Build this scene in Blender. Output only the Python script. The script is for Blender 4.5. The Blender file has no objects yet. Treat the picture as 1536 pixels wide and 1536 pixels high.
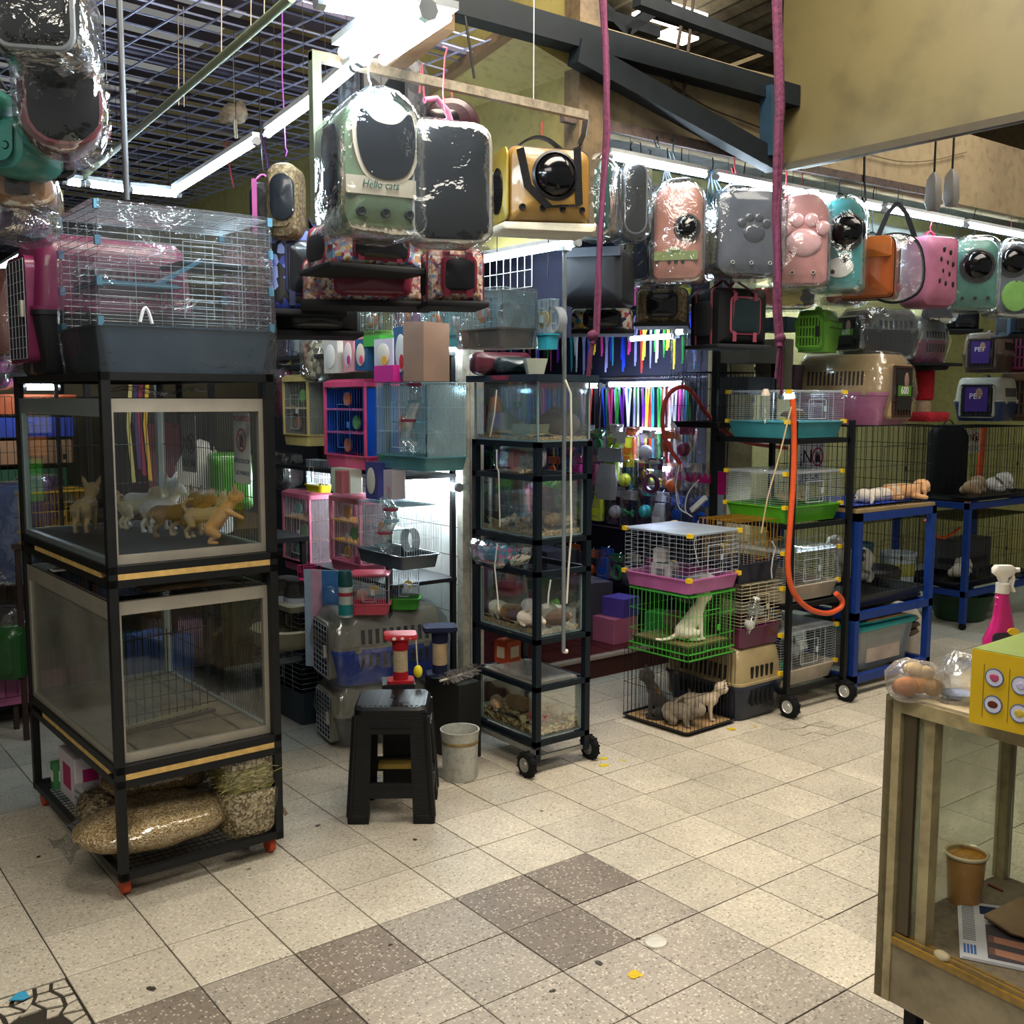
import bpy, bmesh, math, random
import numpy as np
from mathutils import Vector, Matrix, noise
R_ = random.Random(7)
PI = math.pi
sc = bpy.context.scene
COL = sc.collection
# ------------------------------------------------------------------ camera, world, lights, exposure
CAM_F, PITCH, ROLL, YAW = 1561.3, .1081, .0021, .6516          # focal length in px of a 1536 px frame
CAM = Vector((-.7249, -3.4219, 1.713))
_fw = Vector((math.sin(YAW), math.cos(YAW), 0)); _rt = Vector((math.cos(YAW), -math.sin(YAW), 0)); _up = Vector((0, 0, 1))
FWD = _fw*math.cos(PITCH) - _up*math.sin(PITCH); _u = _fw*math.sin(PITCH) + _up*math.cos(PITCH)
RGT = _rt*math.cos(ROLL) + _u*math.sin(ROLL); UPV = -_rt*math.sin(ROLL) + _u*math.cos(ROLL)
cam = bpy.data.cameras.new('camera'); camo = bpy.data.objects.new('camera', cam); COL.objects.link(camo)
cam.sensor_width = 36; cam.lens = CAM_F/1536*36; cam.clip_start = .05; cam.clip_end = 60
camo.matrix_world = Matrix(((RGT.x, UPV.x, -FWD.x, CAM.x), (RGT.y, UPV.y, -FWD.y, CAM.y), (RGT.z, UPV.z, -FWD.z, CAM.z), (0, 0, 0, 1)))
sc.camera = camo
w = bpy.data.worlds.new('hall'); sc.world = w; w.use_nodes = True
w.node_tree.nodes['Background'].inputs[0].default_value = (.80, .82, .78, 1)
w.node_tree.nodes['Background'].inputs[1].default_value = .19
def area(name, loc, size, power, col, look=(0, 0, -1)):
    l = bpy.data.lights.new(name, 'AREA'); l.shape = 'RECTANGLE'; l.size, l.size_y = size; l.energy = power; l.color = col
    o = bpy.data.objects.new(name, l); COL.objects.link(o); o.location = loc
    o.rotation_euler = Vector(look).to_track_quat('-Z', 'Y').to_euler(); return o
area('hall_lamp', (1.6, -1.0, 4.2), (2.6, 1.0), 165, (1, .90, .76), (-.02, .10, -1))
area('hall_lamp', (4.6, -1.1, 4.2), (2.6, 1.0), 70, (1, .90, .78), (0, .15, -1))
area('hall_lamp', (-1.6, -3.4, 4.4), (2.6, 1.2), 78, (1, .92, .80), (.35, .5, -1))
sc.view_settings.view_transform = 'Standard'; sc.view_settings.look = 'None'
sc.view_settings.gamma = 1; sc.view_settings.exposure = .45
sc.view_settings.use_curve_mapping = False
sc.cycles.max_bounces = 8; sc.cycles.diffuse_bounces = 3; sc.cycles.glossy_bounces = 3
sc.cycles.transmission_bounces = 4; sc.cycles.transparent_max_bounces = 40; sc.cycles.caustics_reflective = False; sc.cycles.caustics_refractive = False
sc.cycles.use_denoising = True
# ------------------------------------------------------------------ pixel of the 1536 px photo -> point on a chosen plane (for placing things)
def ray(x, y): return FWD + RGT*((x-768)/CAM_F) - UPV*((y-768)/CAM_F)
def at(x, y, X=None, Y=None, Z=None, D=None):
    d = ray(x, y)
    t = (X-CAM.x)/d.x if X is not None else (Y-CAM.y)/d.y if Y is not None else (Z-CAM.z)/d.z if Z is not None else D
    return CAM + d*t
def dep(p): return (Vector(p)-CAM).dot(FWD)
def mpx(p): return dep(p)/CAM_F                                    # metres covered by one photo pixel at p
# ------------------------------------------------------------------ mesh building
def V(*a): return Vector(a)
class MB:
    def __init__(s): s.v = []; s.f = []; s.sm = []; s.mi = []; s.m = 0
    def add(s, vs, fs, smooth=False):
        b = len(s.v); s.v += [tuple(p) for p in vs]; s.f += [tuple(b+i for i in f) for f in fs]; s.sm += [smooth]*len(fs); s.mi += [s.m]*len(fs); return s
    def box(s, c, d, rz=0, rx=0, ry=0):
        x, y, z = d[0]/2, d[1]/2, d[2]/2
        M_ = Matrix.Rotation(rz, 3, 'Z') @ Matrix.Rotation(ry, 3, 'Y') @ Matrix.Rotation(rx, 3, 'X'); c = Vector(c)
        vs = [c + M_ @ Vector((i*x, j*y, k*z)) for k in (-1, 1) for j in (-1, 1) for i in (-1, 1)]
        return s.add(vs, [(0, 2, 3, 1), (4, 5, 7, 6), (0, 1, 5, 4), (2, 6, 7, 3), (0, 4, 6, 2), (1, 3, 7, 5)])
    def bb(s, x0, x1, y0, y1, z0, z1): return s.box(((x0+x1)/2, (y0+y1)/2, (z0+z1)/2), (x1-x0, y1-y0, z1-z0))
    def bar(s, a, b, w, h=None, n=4):
        a, b = Vector(a), Vector(b); h = h or w; d = b-a
        if d.length < 1e-6: return s
        d.normalize(); u = d.cross(Vector((0, 0, 1))) if abs(d.z) < .95 else d.cross(Vector((0, 1, 0))); u.normalize(); v = u.cross(d)
        if n == 4: o = [(-1, -1), (1, -1), (1, 1), (-1, 1)]
        else: o = [(math.cos(2*PI*i/n), math.sin(2*PI*i/n)) for i in range(n)]
        vs = [p + u*(i*w/2) + v*(j*h/2) for p in (a, b) for i, j in o]
        return s.add(vs, [tuple(range(n-1, -1, -1)), tuple(range(n, 2*n))] + [(i, (i+1) % n, n+(i+1) % n, n+i) for i in range(n)], n > 6)
    def wire(s, a, b, r=.0012):
        return s.bar(a, b, r*2, n=3)
    def rings(s, rs, cap=True, smooth=True, closed=True):
        n = len(rs[0]); fs = []; vs = [p for r in rs for p in r]
        for k in range(len(rs)-1):
            for i in range(n if closed else n-1): fs.append((k*n+i, k*n+(i+1) % n, (k+1)*n+(i+1) % n, (k+1)*n+i))
        if cap: fs += [tuple(range(n-1, -1, -1)), tuple((len(rs)-1)*n+i for i in range(n))]
        return s.add(vs, fs, smooth)
    def tube(s, pts, r, n=6, smooth=True):
        pts = [Vector(p) for p in pts]; rs = []; u = None
        for i, p in enumerate(pts):
            d = (pts[min(i+1, len(pts)-1)]-pts[max(i-1, 0)]).normalized()
            if u is None: u = d.cross(Vector((0, 0, 1))) if abs(d.z) < .9 else d.cross(Vector((1, 0, 0)))
            u = (u - d*u.dot(d)).normalized(); v = d.cross(u); q = r[i] if isinstance(r, (list, tuple)) else r
            rs.append([p + (u*math.cos(2*PI*k/n) + v*math.sin(2*PI*k/n))*q for k in range(n)])
        return s.rings(rs, True, smooth)
    def strip(s, pts, w, t=.003, side=(1, 0, 0)):
        side = Vector(side).normalized(); pts = [Vector(p) for p in pts]; rs = []
        for i, p in enumerate(pts):
            d = (pts[min(i+1, len(pts)-1)]-pts[max(i-1, 0)]).normalized(); nn = d.cross(side).normalized()
            rs.append([p-side*w/2-nn*t/2, p+side*w/2-nn*t/2, p+side*w/2+nn*t/2, p-side*w/2+nn*t/2])
        return s.rings(rs, True, False)
    def lathe(s, prof, c=(0, 0, 0), n=16, axis='Z', sx=1, sy=1):
        c = Vector(c); rs = []
        for r, h in prof:
            ring = []
            for k in range(n):
                a = 2*PI*k/n; x, y = r*sx*math.cos(a), r*sy*math.sin(a)
                ring.append(c + (Vector((x, y, h)) if axis == 'Z' else Vector((h, x, y)) if axis == 'X' else Vector((y, h, x))))
            rs.append(ring)
        mr_ = max(p[0] for p in prof)*.3; hol = len(prof) > 3 and prof[0][0] > mr_ and prof[-1][0] > mr_
        if hol: rs.append([Vector(p) for p in rs[0]])
        return s.rings(rs, not hol)
    def ball(s, c, r, n=12, m=8, sq=(1, 1, 1)):
        return s.lathe([(max(1e-4, r*math.sin(PI*k/m)), -r*sq[2]*math.cos(PI*k/m)) for k in range(m+1)], c, n, 'Z', sq[0], sq[1])
    def extr(s, out, y0, y1, bev=0, bulge=0, smooth=True, nb=2, cx=0, cz=0):
        """outline [(x, z)] in the XZ plane pushed along Y from y0 to y1, edges rounded by bev, faces swollen by bulge"""
        mx = sum(p[0] for p in out)/len(out); mz = sum(p[1] for p in out)/len(out)
        def ring(ins, y):
            res = []
            for x, z in out:
                dx, dz = x-mx, z-mz; L = math.hypot(dx, dz) or 1; k = max(.0, (L-ins)/L); res.append((cx+mx+dx*k, y, cz+mz+dz*k))
            return res
        rs = []
        if bulge:
            R0 = max(math.hypot(p[0]-mx, p[1]-mz) for p in out)
            for q in (.9, .6, .3): rs.append(ring(R0*q, y0 - bulge*(1-(1-q)**2)))
        if bev:
            for k in range(nb+1):
                a = PI/2*k/nb; rs.append(ring(bev*(1-math.sin(a)), y0+bev*(1-math.cos(a))))
            for k in range(nb, -1, -1):
                a = PI/2*k/nb; rs.append(ring(bev*(1-math.sin(a)), y1-bev*(1-math.cos(a))))
        else: rs += [ring(0, y0), ring(0, y1)]
        return s.rings(rs, True, smooth)
    def grid(s, n, m, fn, smooth=True, thick=0):
        vs = [Vector(fn(i/(n-1), j/(m-1))) for j in range(m) for i in range(n)]
        return s.add(vs, [(j*n+i, j*n+i+1, (j+1)*n+i+1, (j+1)*n+i) for j in range(m-1) for i in range(n-1)], smooth)
    def xf(s, M_):
        s.v = [tuple(M_ @ Vector(p)) for p in s.v]; return s
    def jitter(s, a, f=9, seed=0):
        o = Vector((seed*3.1, seed*1.7, 0)); s.v = [tuple(Vector(p) + noise.noise_vector(Vector(p)*f+o)*a) for p in s.v]; return s
    def obj(s, name, mats, parent=None, loc=None, rz=0, kind=None, auto=None):
        me = bpy.data.meshes.new(name); me.from_pydata(s.v, [], s.f)
        me.polygons.foreach_set('use_smooth', s.sm)
        if not isinstance(mats, (list, tuple)): mats = [mats]
        for m in mats: me.materials.append(m)
        if len(mats) > 1: me.polygons.foreach_set('material_index', s.mi)
        me.validate(); me.update()
        if any(s.sm):
            try: me.set_sharp_from_angle(angle=auto or .75)
            except Exception: pass
        o = bpy.data.objects.new(name, me); COL.objects.link(o)
        if parent: o.parent = parent
        if loc is not None: o.location = loc
        if rz: o.rotation_euler.z = rz
        if kind: o['kind'] = kind
        return o
def rect(w, h, rt=.02, rb=None, n=4, z0=0):
    """rounded rectangle outline, width w, from z0 to z0+h, top radius rt, bottom radius rb"""
    rb = rt if rb is None else rb; rt = min(rt, w/2-1e-4, h-1e-4); rb = min(rb, w/2-1e-4, h-rt-1e-4); o = []
    for cx, cz, r, a0 in ((w/2-rb, rb, rb, -PI/2), (w/2-rt, h-rt, rt, 0), (-w/2+rt, h-rt, rt, PI/2), (-w/2+rb, rb, rb, PI)):
        for k in range(n+1): a = a0+PI/2*k/n; o.append((cx+r*math.cos(a), z0+cz+r*math.sin(a)))
    return o
def rrect(w, d, r, z, n=3, cx=0, cy=0): return [(cx+x, cy+y, z) for x, y in rect(w, d, r, n=n, z0=-d/2)]
def oval(w, h, n=20, cx=0, cz=0): return [(cx+w/2*math.cos(2*PI*k/n), cz+h/2*math.sin(2*PI*k/n)) for k in range(n)]
def arc(a, b, h, n=8, d=(0, 0, 1)):
    a, b, d = Vector(a), Vector(b), Vector(d); return [a.lerp(b, k/n) + d*(h*math.sin(PI*k/n)) for k in range(n+1)]
def sag(a, b, h, n=10): return arc(a, b, -h, n)
def hexc(h):
    c = [int(h[i:i+2], 16)/255 for i in (0, 2, 4)]; return tuple(x/12.92 if x <= .04045 else ((x+.055)/1.055)**2.4 for x in c) + (1,)
# ------------------------------------------------------------------ materials
_mc = {}
def _new(name):
    m = bpy.data.materials.new(name); m.use_nodes = True; nt = m.node_tree; return m, nt, nt.nodes, nt.links, nt.nodes['Principled BSDF']
def M(hx, rough=.5, metal=0, var=.12, sc_=14, bump=0, bs=60, coat=0, alpha=1, tr=0, spec=.35, name=None):
    """plain material: colour with a little procedural mottling, optional relief"""
    key = (hx, rough, metal, var, sc_, bump, bs, coat, alpha, tr, spec)
    if key in _mc: return _mc[key]
    m, nt, N, L, b = _new(name or 'paint_'+hx)
    c = hexc(hx); b.inputs['Roughness'].default_value = rough; b.inputs['Metallic'].default_value = metal
    b.inputs['Coat Weight'].default_value = coat; b.inputs['Alpha'].default_value = alpha; b.inputs['Specular IOR Level'].default_value = spec
    tc = N.new('ShaderNodeTexCoord')
    if var:
        nz = N.new('ShaderNodeTexNoise'); nz.inputs['Scale'].default_value = sc_; nz.inputs['Detail'].default_value = 5; L.new(tc.outputs['Object'], nz.inputs['Vector'])
        r = N.new('ShaderNodeValToRGB'); r.color_ramp.elements[0].position = .3; r.color_ramp.elements[1].position = .7
        r.color_ramp.elements[0].color = tuple(x*(1-var) for x in c[:3])+(1,); r.color_ramp.elements[1].color = tuple(min(1, x*(1+var)) for x in c[:3])+(1,)
        L.new(nz.outputs['Fac'], r.inputs['Fac']); L.new(r.outputs['Color'], b.inputs['Base Color'])
    else: b.inputs['Base Color'].default_value = c
    if bump:
        n2 = N.new('ShaderNodeTexNoise'); n2.inputs['Scale'].default_value = bs; n2.inputs['Detail'].default_value = 3; L.new(tc.outputs['Object'], n2.inputs['Vector'])
        bp = N.new('ShaderNodeBump'); bp.inputs['Strength'].default_value = bump; bp.inputs['Distance'].default_value = .01
        L.new(n2.outputs['Fac'], bp.inputs['Height']); L.new(bp.outputs['Normal'], b.inputs['Normal'])
    if tr:
        t = N.new('ShaderNodeBsdfTransparent'); t.inputs['Color'].default_value = tuple(.5+.5*x for x in c[:3])+(1,); mx = N.new('ShaderNodeMixShader'); mx.inputs[0].default_value = tr
        L.new(b.outputs[0], mx.inputs[1]); L.new(t.outputs[0], mx.inputs[2]); L.new(mx.outputs[0], N['Material Output'].inputs['Surface'])
    _mc[key] = m; return m
def clear(name, tint=(1, 1, 1), gloss=.06, edge=.5, rough=.03, bump=0, bs=20, milk=0, milkc=(.8, .85, .85), stretch=(1, 1, 1), ridge=False):
    """thin clear sheet: glass or plastic film"""
    if name in _mc: return _mc[name]
    m, nt, N, L, b = _new(name); N.remove(b)
    t = N.new('ShaderNodeBsdfTransparent'); t.inputs[0].default_value = tint+(1,)
    g = N.new('ShaderNodeBsdfGlossy'); g.inputs['Roughness'].default_value = rough; g.inputs['Color'].default_value = (1, 1, 1, 1)
    lw = N.new('ShaderNodeLayerWeight'); lw.inputs['Blend'].default_value = .35
    mr = N.new('ShaderNodeMapRange'); mr.inputs[3].default_value = gloss; mr.inputs[4].default_value = edge; L.new(lw.outputs['Fresnel'], mr.inputs[0])
    mx = N.new('ShaderNodeMixShader'); L.new(mr.outputs[0], mx.inputs[0]); L.new(t.outputs[0], mx.inputs[1]); L.new(g.outputs[0], mx.inputs[2]); out = mx
    if bump:
        tc = N.new('ShaderNodeTexCoord'); mp = N.new('ShaderNodeMapping'); mp.inputs['Scale'].default_value = stretch; L.new(tc.outputs['Object'], mp.inputs['Vector'])
        n2 = N.new('ShaderNodeTexNoise'); n2.inputs['Scale'].default_value = bs; n2.inputs['Detail'].default_value = 4; n2.inputs['Distortion'].default_value = .6; L.new(mp.outputs[0], n2.inputs['Vector'])
        bp = N.new('ShaderNodeBump'); bp.inputs['Strength'].default_value = bump; bp.inputs['Distance'].default_value = .03
        L.new(n2.outputs['Fac'], bp.inputs['Height']); L.new(bp.outputs['Normal'], g.inputs['Normal']); L.new(bp.outputs['Normal'], lw.inputs['Normal'])
    if milk:
        d = N.new('ShaderNodeBsdfDiffuse'); d.inputs[0].default_value = milkc+(1,)
        m2 = N.new('ShaderNodeMixShader'); m2.inputs[0].default_value = milk; L.new(mx.outputs[0], m2.inputs[1]); L.new(d.outputs[0], m2.inputs[2]); out = m2
        if ridge:
            n3 = N.new('ShaderNodeTexNoise'); n3.inputs['Scale'].default_value = 3; tc = N.new('ShaderNodeTexCoord'); L.new(tc.outputs['Object'], n3.inputs['Vector'])
            mm = N.new('ShaderNodeMath'); mm.operation = 'MULTIPLY'; mm.inputs[1].default_value = milk*2; L.new(n3.outputs['Fac'], mm.inputs[0]); L.new(mm.outputs[0], m2.inputs[0])
    L.new(out.outputs[0], N['Material Output'].inputs['Surface']); _mc[name] = m; return m
def glow(name, col, st):
    if name in _mc: return _mc[name]
    m, nt, N, L, b = _new(name); b.inputs['Base Color'].default_value = col+(1,); b.inputs['Emission Color'].default_value = col+(1,); b.inputs['Emission Strength'].default_value = st; _mc[name] = m; return m
def spots(name, cols, scale=20, rough=.6, kind='F1', bump=0, stretch=(1, 1, 1), soft=False, rnd=1):
    """voronoi cells each taking one of cols: printed cloth, chips, sawdust, terrazzo"""
    if name in _mc: return _mc[name]
    m, nt, N, L, b = _new(name); b.inputs['Roughness'].default_value = rough
    tc = N.new('ShaderNodeTexCoord'); mp = N.new('ShaderNodeMapping'); mp.inputs['Scale'].default_value = stretch; L.new(tc.outputs['Object'], mp.inputs['Vector'])
    v = N.new('ShaderNodeTexVoronoi'); v.inputs['Scale'].default_value = scale; v.inputs['Randomness'].default_value = rnd; L.new(mp.outputs[0], v.inputs['Vector'])
    sp = N.new('ShaderNodeSeparateColor'); L.new(v.outputs['Color'], sp.inputs[0])
    r = N.new('ShaderNodeValToRGB'); r.color_ramp.interpolation = 'LINEAR' if soft else 'CONSTANT'; e = r.color_ramp.elements
    for i, h in enumerate(cols):
        q = e[i] if i < 2 else e.new(0); q.position = i/len(cols)
    for i, h in enumerate(cols): e[i].position = i/len(cols); e[i].color = hexc(h)
    L.new(sp.outputs[0], r.inputs[0]); L.new(r.outputs[0], b.inputs['Base Color'])
    if bump:
        bp = N.new('ShaderNodeBump'); bp.inputs['Strength'].default_value = bump; bp.inputs['Distance'].default_value = .01; L.new(v.outputs['Distance'], bp.inputs['Height']); L.new(bp.outputs['Normal'], b.inputs['Normal'])
    _mc[name] = m; return m
def dots(name, base, dot, scale=30, size=.3, rough=.6, alpha0=False):
    """round dots of colour dot on base"""
    if name in _mc: return _mc[name]
    m, nt, N, L, b = _new(name); b.inputs['Roughness'].default_value = rough
    tc = N.new('ShaderNodeTexCoord'); v = N.new('ShaderNodeTexVoronoi'); v.inputs['Scale'].default_value = scale; v.inputs['Randomness'].default_value = .25; L.new(tc.outputs['Object'], v.inputs['Vector'])
    r = N.new('ShaderNodeValToRGB'); r.color_ramp.interpolation = 'CONSTANT'; r.color_ramp.elements[0].color = hexc(dot); r.color_ramp.elements[1].color = hexc(base); r.color_ramp.elements[1].position = size
    L.new(v.outputs['Distance'], r.inputs[0]); L.new(r.outputs[0], b.inputs['Base Color']); _mc[name] = m; return m
def furmat():
    if 'fur' in _mc: return _mc['fur']
    m, nt, N, L, b = _new('fur'); b.inputs['Roughness'].default_value = .85; b.inputs['Sheen Weight'].default_value = .3
    a = N.new('ShaderNodeAttribute'); a.attribute_name = 'Col'; tc = N.new('ShaderNodeTexCoord')
    n = N.new('ShaderNodeTexNoise'); n.inputs['Scale'].default_value = 160; n.inputs['Detail'].default_value = 3; L.new(tc.outputs['Object'], n.inputs['Vector'])
    mr = N.new('ShaderNodeMapRange'); mr.inputs[3].default_value = .75; mr.inputs[4].default_value = 1.25; L.new(n.outputs['Fac'], mr.inputs[0])
    vm = N.new('ShaderNodeVectorMath'); vm.operation = 'SCALE'; L.new(a.outputs['Color'], vm.inputs[0]); L.new(mr.outputs[0], vm.inputs['Scale']); L.new(vm.outputs[0], b.inputs['Base Color'])
    bp = N.new('ShaderNodeBump'); bp.inputs['Strength'].default_value = .6; bp.inputs['Distance'].default_value = .004; L.new(n.outputs['Fac'], bp.inputs['Height']); L.new(bp.outputs['Normal'], b.inputs['Normal'])
    _mc['fur'] = m; return m
def stained(name, base, dark, scale=2.5, rough=.6, amt=.45, fine=40):
    """wall or metal sheet with broad stains and fine scratches of its own"""
    if name in _mc: return _mc[name]
    m, nt, N, L, b = _new(name); b.inputs['Roughness'].default_value = rough; tc = N.new('ShaderNodeTexCoord')
    n = N.new('ShaderNodeTexNoise'); n.inputs['Scale'].default_value = scale; n.inputs['Detail'].default_value = 8; n.inputs['Roughness'].default_value = .65; L.new(tc.outputs['Object'], n.inputs['Vector'])
    r = N.new('ShaderNodeValToRGB'); r.color_ramp.elements[0].position = amt-.15; r.color_ramp.elements[1].position = amt+.15; r.color_ramp.elements[0].color = hexc(dark); r.color_ramp.elements[1].color = hexc(base)
    L.new(n.outputs['Fac'], r.inputs[0])
    n2 = N.new('ShaderNodeTexNoise'); n2.inputs['Scale'].default_value = fine; n2.inputs['Detail'].default_value = 6; L.new(tc.outputs['Object'], n2.inputs['Vector'])
    r2 = N.new('ShaderNodeMapRange'); r2.inputs[1].default_value = .3; r2.inputs[2].default_value = .5; r2.inputs[3].default_value = .75; L.new(n2.outputs['Fac'], r2.inputs[0])
    vm = N.new('ShaderNodeVectorMath'); vm.operation = 'SCALE'; L.new(r.outputs[0], vm.inputs[0]); L.new(r2.outputs[0], vm.inputs['Scale']); L.new(vm.outputs[0], b.inputs['Base Color'])
    bp = N.new('ShaderNodeBump'); bp.inputs['Strength'].default_value = .15; bp.inputs['Distance'].default_value = .01; L.new(n2.outputs['Fac'], bp.inputs['Height']); L.new(bp.outputs['Normal'], b.inputs['Normal'])
    _mc[name] = m; return m
def terrazzo(name, base, chip, darkchip, amt=.28):
    if name in _mc: return _mc[name]
    m, nt, N, L, b = _new(name); b.inputs['Roughness'].default_value = .55; tc = N.new('ShaderNodeTexCoord'); oi = N.new('ShaderNodeObjectInfo')
    ad = N.new('ShaderNodeVectorMath'); ad.operation = 'ADD'; L.new(tc.outputs['Object'], ad.inputs[0]); L.new(oi.outputs['Location'], ad.inputs[1])
    v = N.new('ShaderNodeTexVoronoi'); v.inputs['Scale'].default_value = 105; L.new(ad.outputs[0], v.inputs['Vector']); sp = N.new('ShaderNodeSeparateColor'); L.new(v.outputs['Color'], sp.inputs[0])
    r = N.new('ShaderNodeValToRGB'); r.color_ramp.interpolation = 'CONSTANT'; e = r.color_ramp.elements; e[0].color = hexc(darkchip); e[1].position = .14; e[1].color = hexc(base); q = e.new(1-amt); q.color = hexc(chip)
    L.new(sp.outputs[0], r.inputs[0])
    r1 = N.new('ShaderNodeMapRange'); r1.inputs[1].default_value = .30; r1.inputs[2].default_value = .5; L.new(v.outputs['Distance'], r1.inputs[0])
    mx = N.new('ShaderNodeMix'); mx.data_type = 'RGBA'; L.new(r1.outputs[0], mx.inputs[0]); L.new(r.outputs[0], mx.inputs[6]); mx.inputs[7].default_value = hexc(base)
    n = N.new('ShaderNodeTexNoise'); n.inputs['Scale'].default_value = 1.7; n.inputs['Detail'].default_value = 9; n.inputs['Roughness'].default_value = .7; L.new(ad.outputs[0], n.inputs['Vector'])
    mr = N.new('ShaderNodeMapRange'); mr.inputs[1].default_value = .3; mr.inputs[2].default_value = .7; mr.inputs[3].default_value = .70; mr.inputs[4].default_value = 1.12; L.new(n.outputs['Fac'], mr.inputs[0])
    nf = N.new('ShaderNodeTexNoise'); nf.inputs['Scale'].default_value = 75; nf.inputs['Detail'].default_value = 6; nf.inputs['Roughness'].default_value = .75; L.new(ad.outputs[0], nf.inputs['Vector'])
    mf = N.new('ShaderNodeMapRange'); mf.inputs[1].default_value = .32; mf.inputs[2].default_value = .62; mf.inputs[3].default_value = .68; mf.inputs[4].default_value = 1.10; L.new(nf.outputs['Fac'], mf.inputs[0])
    m3 = N.new('ShaderNodeMath'); m3.operation = 'MULTIPLY'; L.new(mr.outputs[0], m3.inputs[0]); L.new(mf.outputs[0], m3.inputs[1])
    rn = N.new('ShaderNodeMapRange'); rn.inputs[3].default_value = .86; rn.inputs[4].default_value = 1.08; L.new(oi.outputs['Random'], rn.inputs[0])
    mu = N.new('ShaderNodeMath'); mu.operation = 'MULTIPLY'; L.new(m3.outputs[0], mu.inputs[0]); L.new(rn.outputs[0], mu.inputs[1])
    vm = N.new('ShaderNodeVectorMath'); vm.operation = 'SCALE'; L.new(mx.outputs[2], vm.inputs[0]); L.new(mu.outputs[0], vm.inputs['Scale']); L.new(vm.outputs[0], b.inputs['Base Color'])
    _mc[name] = m; return m
GLASS = clear('glass', (.95, .975, .97), .025, .35); WRAP = clear('plastic_wrap', (.95, .965, .97), .055, .55, .06, .75, 7, .014, (.85, .9, .95))
FILM = clear('clear_film', (.96, .965, .97), .05, .45, .05, .5, 7)
DIRTYGLASS = clear('dirty_glass', (.88, .92, .84), .05, .4, .06, 0, 9, .34, (.50, .50, .37), ridge=True)
BLACK = M('0e1012', .5, spec=.2); IRON = M('1c1d1e', .45, .15, .15, spec=.25); ALU = M('aaa294', .42, .45, .08); SILV = M('a9b8bb', .3, .7, .06)
WHITE = M('e4e4e0', .5); WIREW = M('c3cdd4', .35, .5, 0); WIREB = M('101214', .4, .3, 0); RUBBER = M('0e0f10', .8, bump=.2, spec=.2); CHROME = M('c8c8c8', .2, 1, 0); DARK = M('08090b', .8, var=0)
SAW = spots('sawdust', ['c9a878', 'e0c694', 'b58e58', 'd8bc86', 'f0dcb0'], 150, .9, bump=1.0)
PAPER = M('ddd8cc', .7); BROWNCARD = M('8a6a48', .8)
# ------------------------------------------------------------------ things
def tag(o, label=None, cat=None, group=None, kind=None):
    if label: o['label'] = label
    if cat: o['category'] = cat
    if group: o['group'] = group
    if kind: o['kind'] = kind
    return o
def thing(name, label, cat, loc=(0, 0, 0), rz=0, group=None):
    o = bpy.data.objects.new(name, None); COL.objects.link(o); o.location = loc; o.rotation_euler.z = rz; o.empty_display_size = .05
    return tag(o, label, cat, group)
def kids(o): return [c for c in _links if False]
def copy_tree(o, parent=None, children=None):
    c = o.copy(); COL.objects.link(c); c.parent = parent
    for ch in list(o.children): copy_tree(ch, c)
    return c
FACE = -YAW                                                       # rotation that turns a thing's front to the aisle where the photo was taken
_tc = {}
def text(s, size, mat, parent=None, loc=(0, 0, 0), rot=(PI/2, 0, 0), name='lettering', align='CENTER', ext=.0008, sx=1, italic=0):
    """flat lettering, turned into a mesh"""
    c = bpy.data.curves.new(name, 'FONT'); c.body = s; c.size = size; c.align_x = align; c.align_y = 'CENTER'; c.extrude = ext; c.resolution_u = 2; c.shear = italic
    t = bpy.data.objects.new(name, c); COL.objects.link(t); bpy.context.view_layer.update()
    me = bpy.data.meshes.new_from_object(t.evaluated_get(bpy.context.evaluated_depsgraph_get())); bpy.data.objects.remove(t)
    o = bpy.data.objects.new(name, me); COL.objects.link(o); me.materials.clear(); me.materials.append(mat); o.parent = parent; o.location = loc; o.rotation_euler = rot; o.scale = (sx, 1, 1); return o
# ================================================================== SETTING
def struct(name, mb, mats, parent=None, **k):
    o = mb.obj(name, mats, parent, **k)
    if not parent: o['kind'] = 'structure'
    return o
TY = .2886; TX = .3
T_light = terrazzo('terrazzo_light', 'c2b8a4', 'd9d0be', '8d8372', .3)
T_mid = terrazzo('terrazzo_mid', 'a2988a', 'c9c0ae', '6c645a', .34)
T_dark = terrazzo('terrazzo_dark', '7e7265', 'c4b9a6', '544b44', .26)
T_shade_grey = terrazzo('terrazzo_shade_grey', 'aeb0a6', 'b9bab0', '8f9188', .1)  # light terrazzo again, with the back floor's cool lamplight and shade in its colour
floor = struct('floor', MB().bb(-3, 9.5, -4.6, 6, -.06, -.006), M('2e2820', .9))
_tiles = []
for n in range(-10, 31):
    for j in range(-14, 16):
        c = V((n+.5)*TX, -(j+.5)*TY, 0); d = dep(c)
        if d < .6: continue
        x = (c-CAM).dot(RGT)/d*CAM_F+768; y = 768-(c-CAM).dot(UPV)/d*CAM_F
        if -700 < x < 2300 and y < 2300 and c.y < 3: _tiles.append((d + (0 if -140 < x < 1680 and y < 1640 else 50), n, j))
_tiles.sort()
_tm = {}
def tile_mesh(mat):
    if mat.name not in _tm:
        b = MB(); x, y = TX/2-.0022, TY/2-.0022
        b.rings([[(-x, -y, -.012), (x, -y, -.012), (x, y, -.012), (-x, y, -.012)], [(-x, -y, -.0012), (x, -y, -.0012), (x, y, -.0012), (-x, y, -.0012)], [(-x+.002, -y+.002, 0), (x-.002, -y+.002, 0), (x-.002, y-.002, 0), (-x+.002, y-.002, 0)]], True, False)
        me = bpy.data.meshes.new('floor_tile'); me.from_pydata(b.v, [], b.f); me.materials.append(mat); _tm[mat.name] = me
    return _tm[mat.name]
_brk = at(1245, 1085, Z=0); BR2 = (int(_brk.x//TX), int((-_brk.y)//TY))
far = MB(); nt_ = 0
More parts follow.
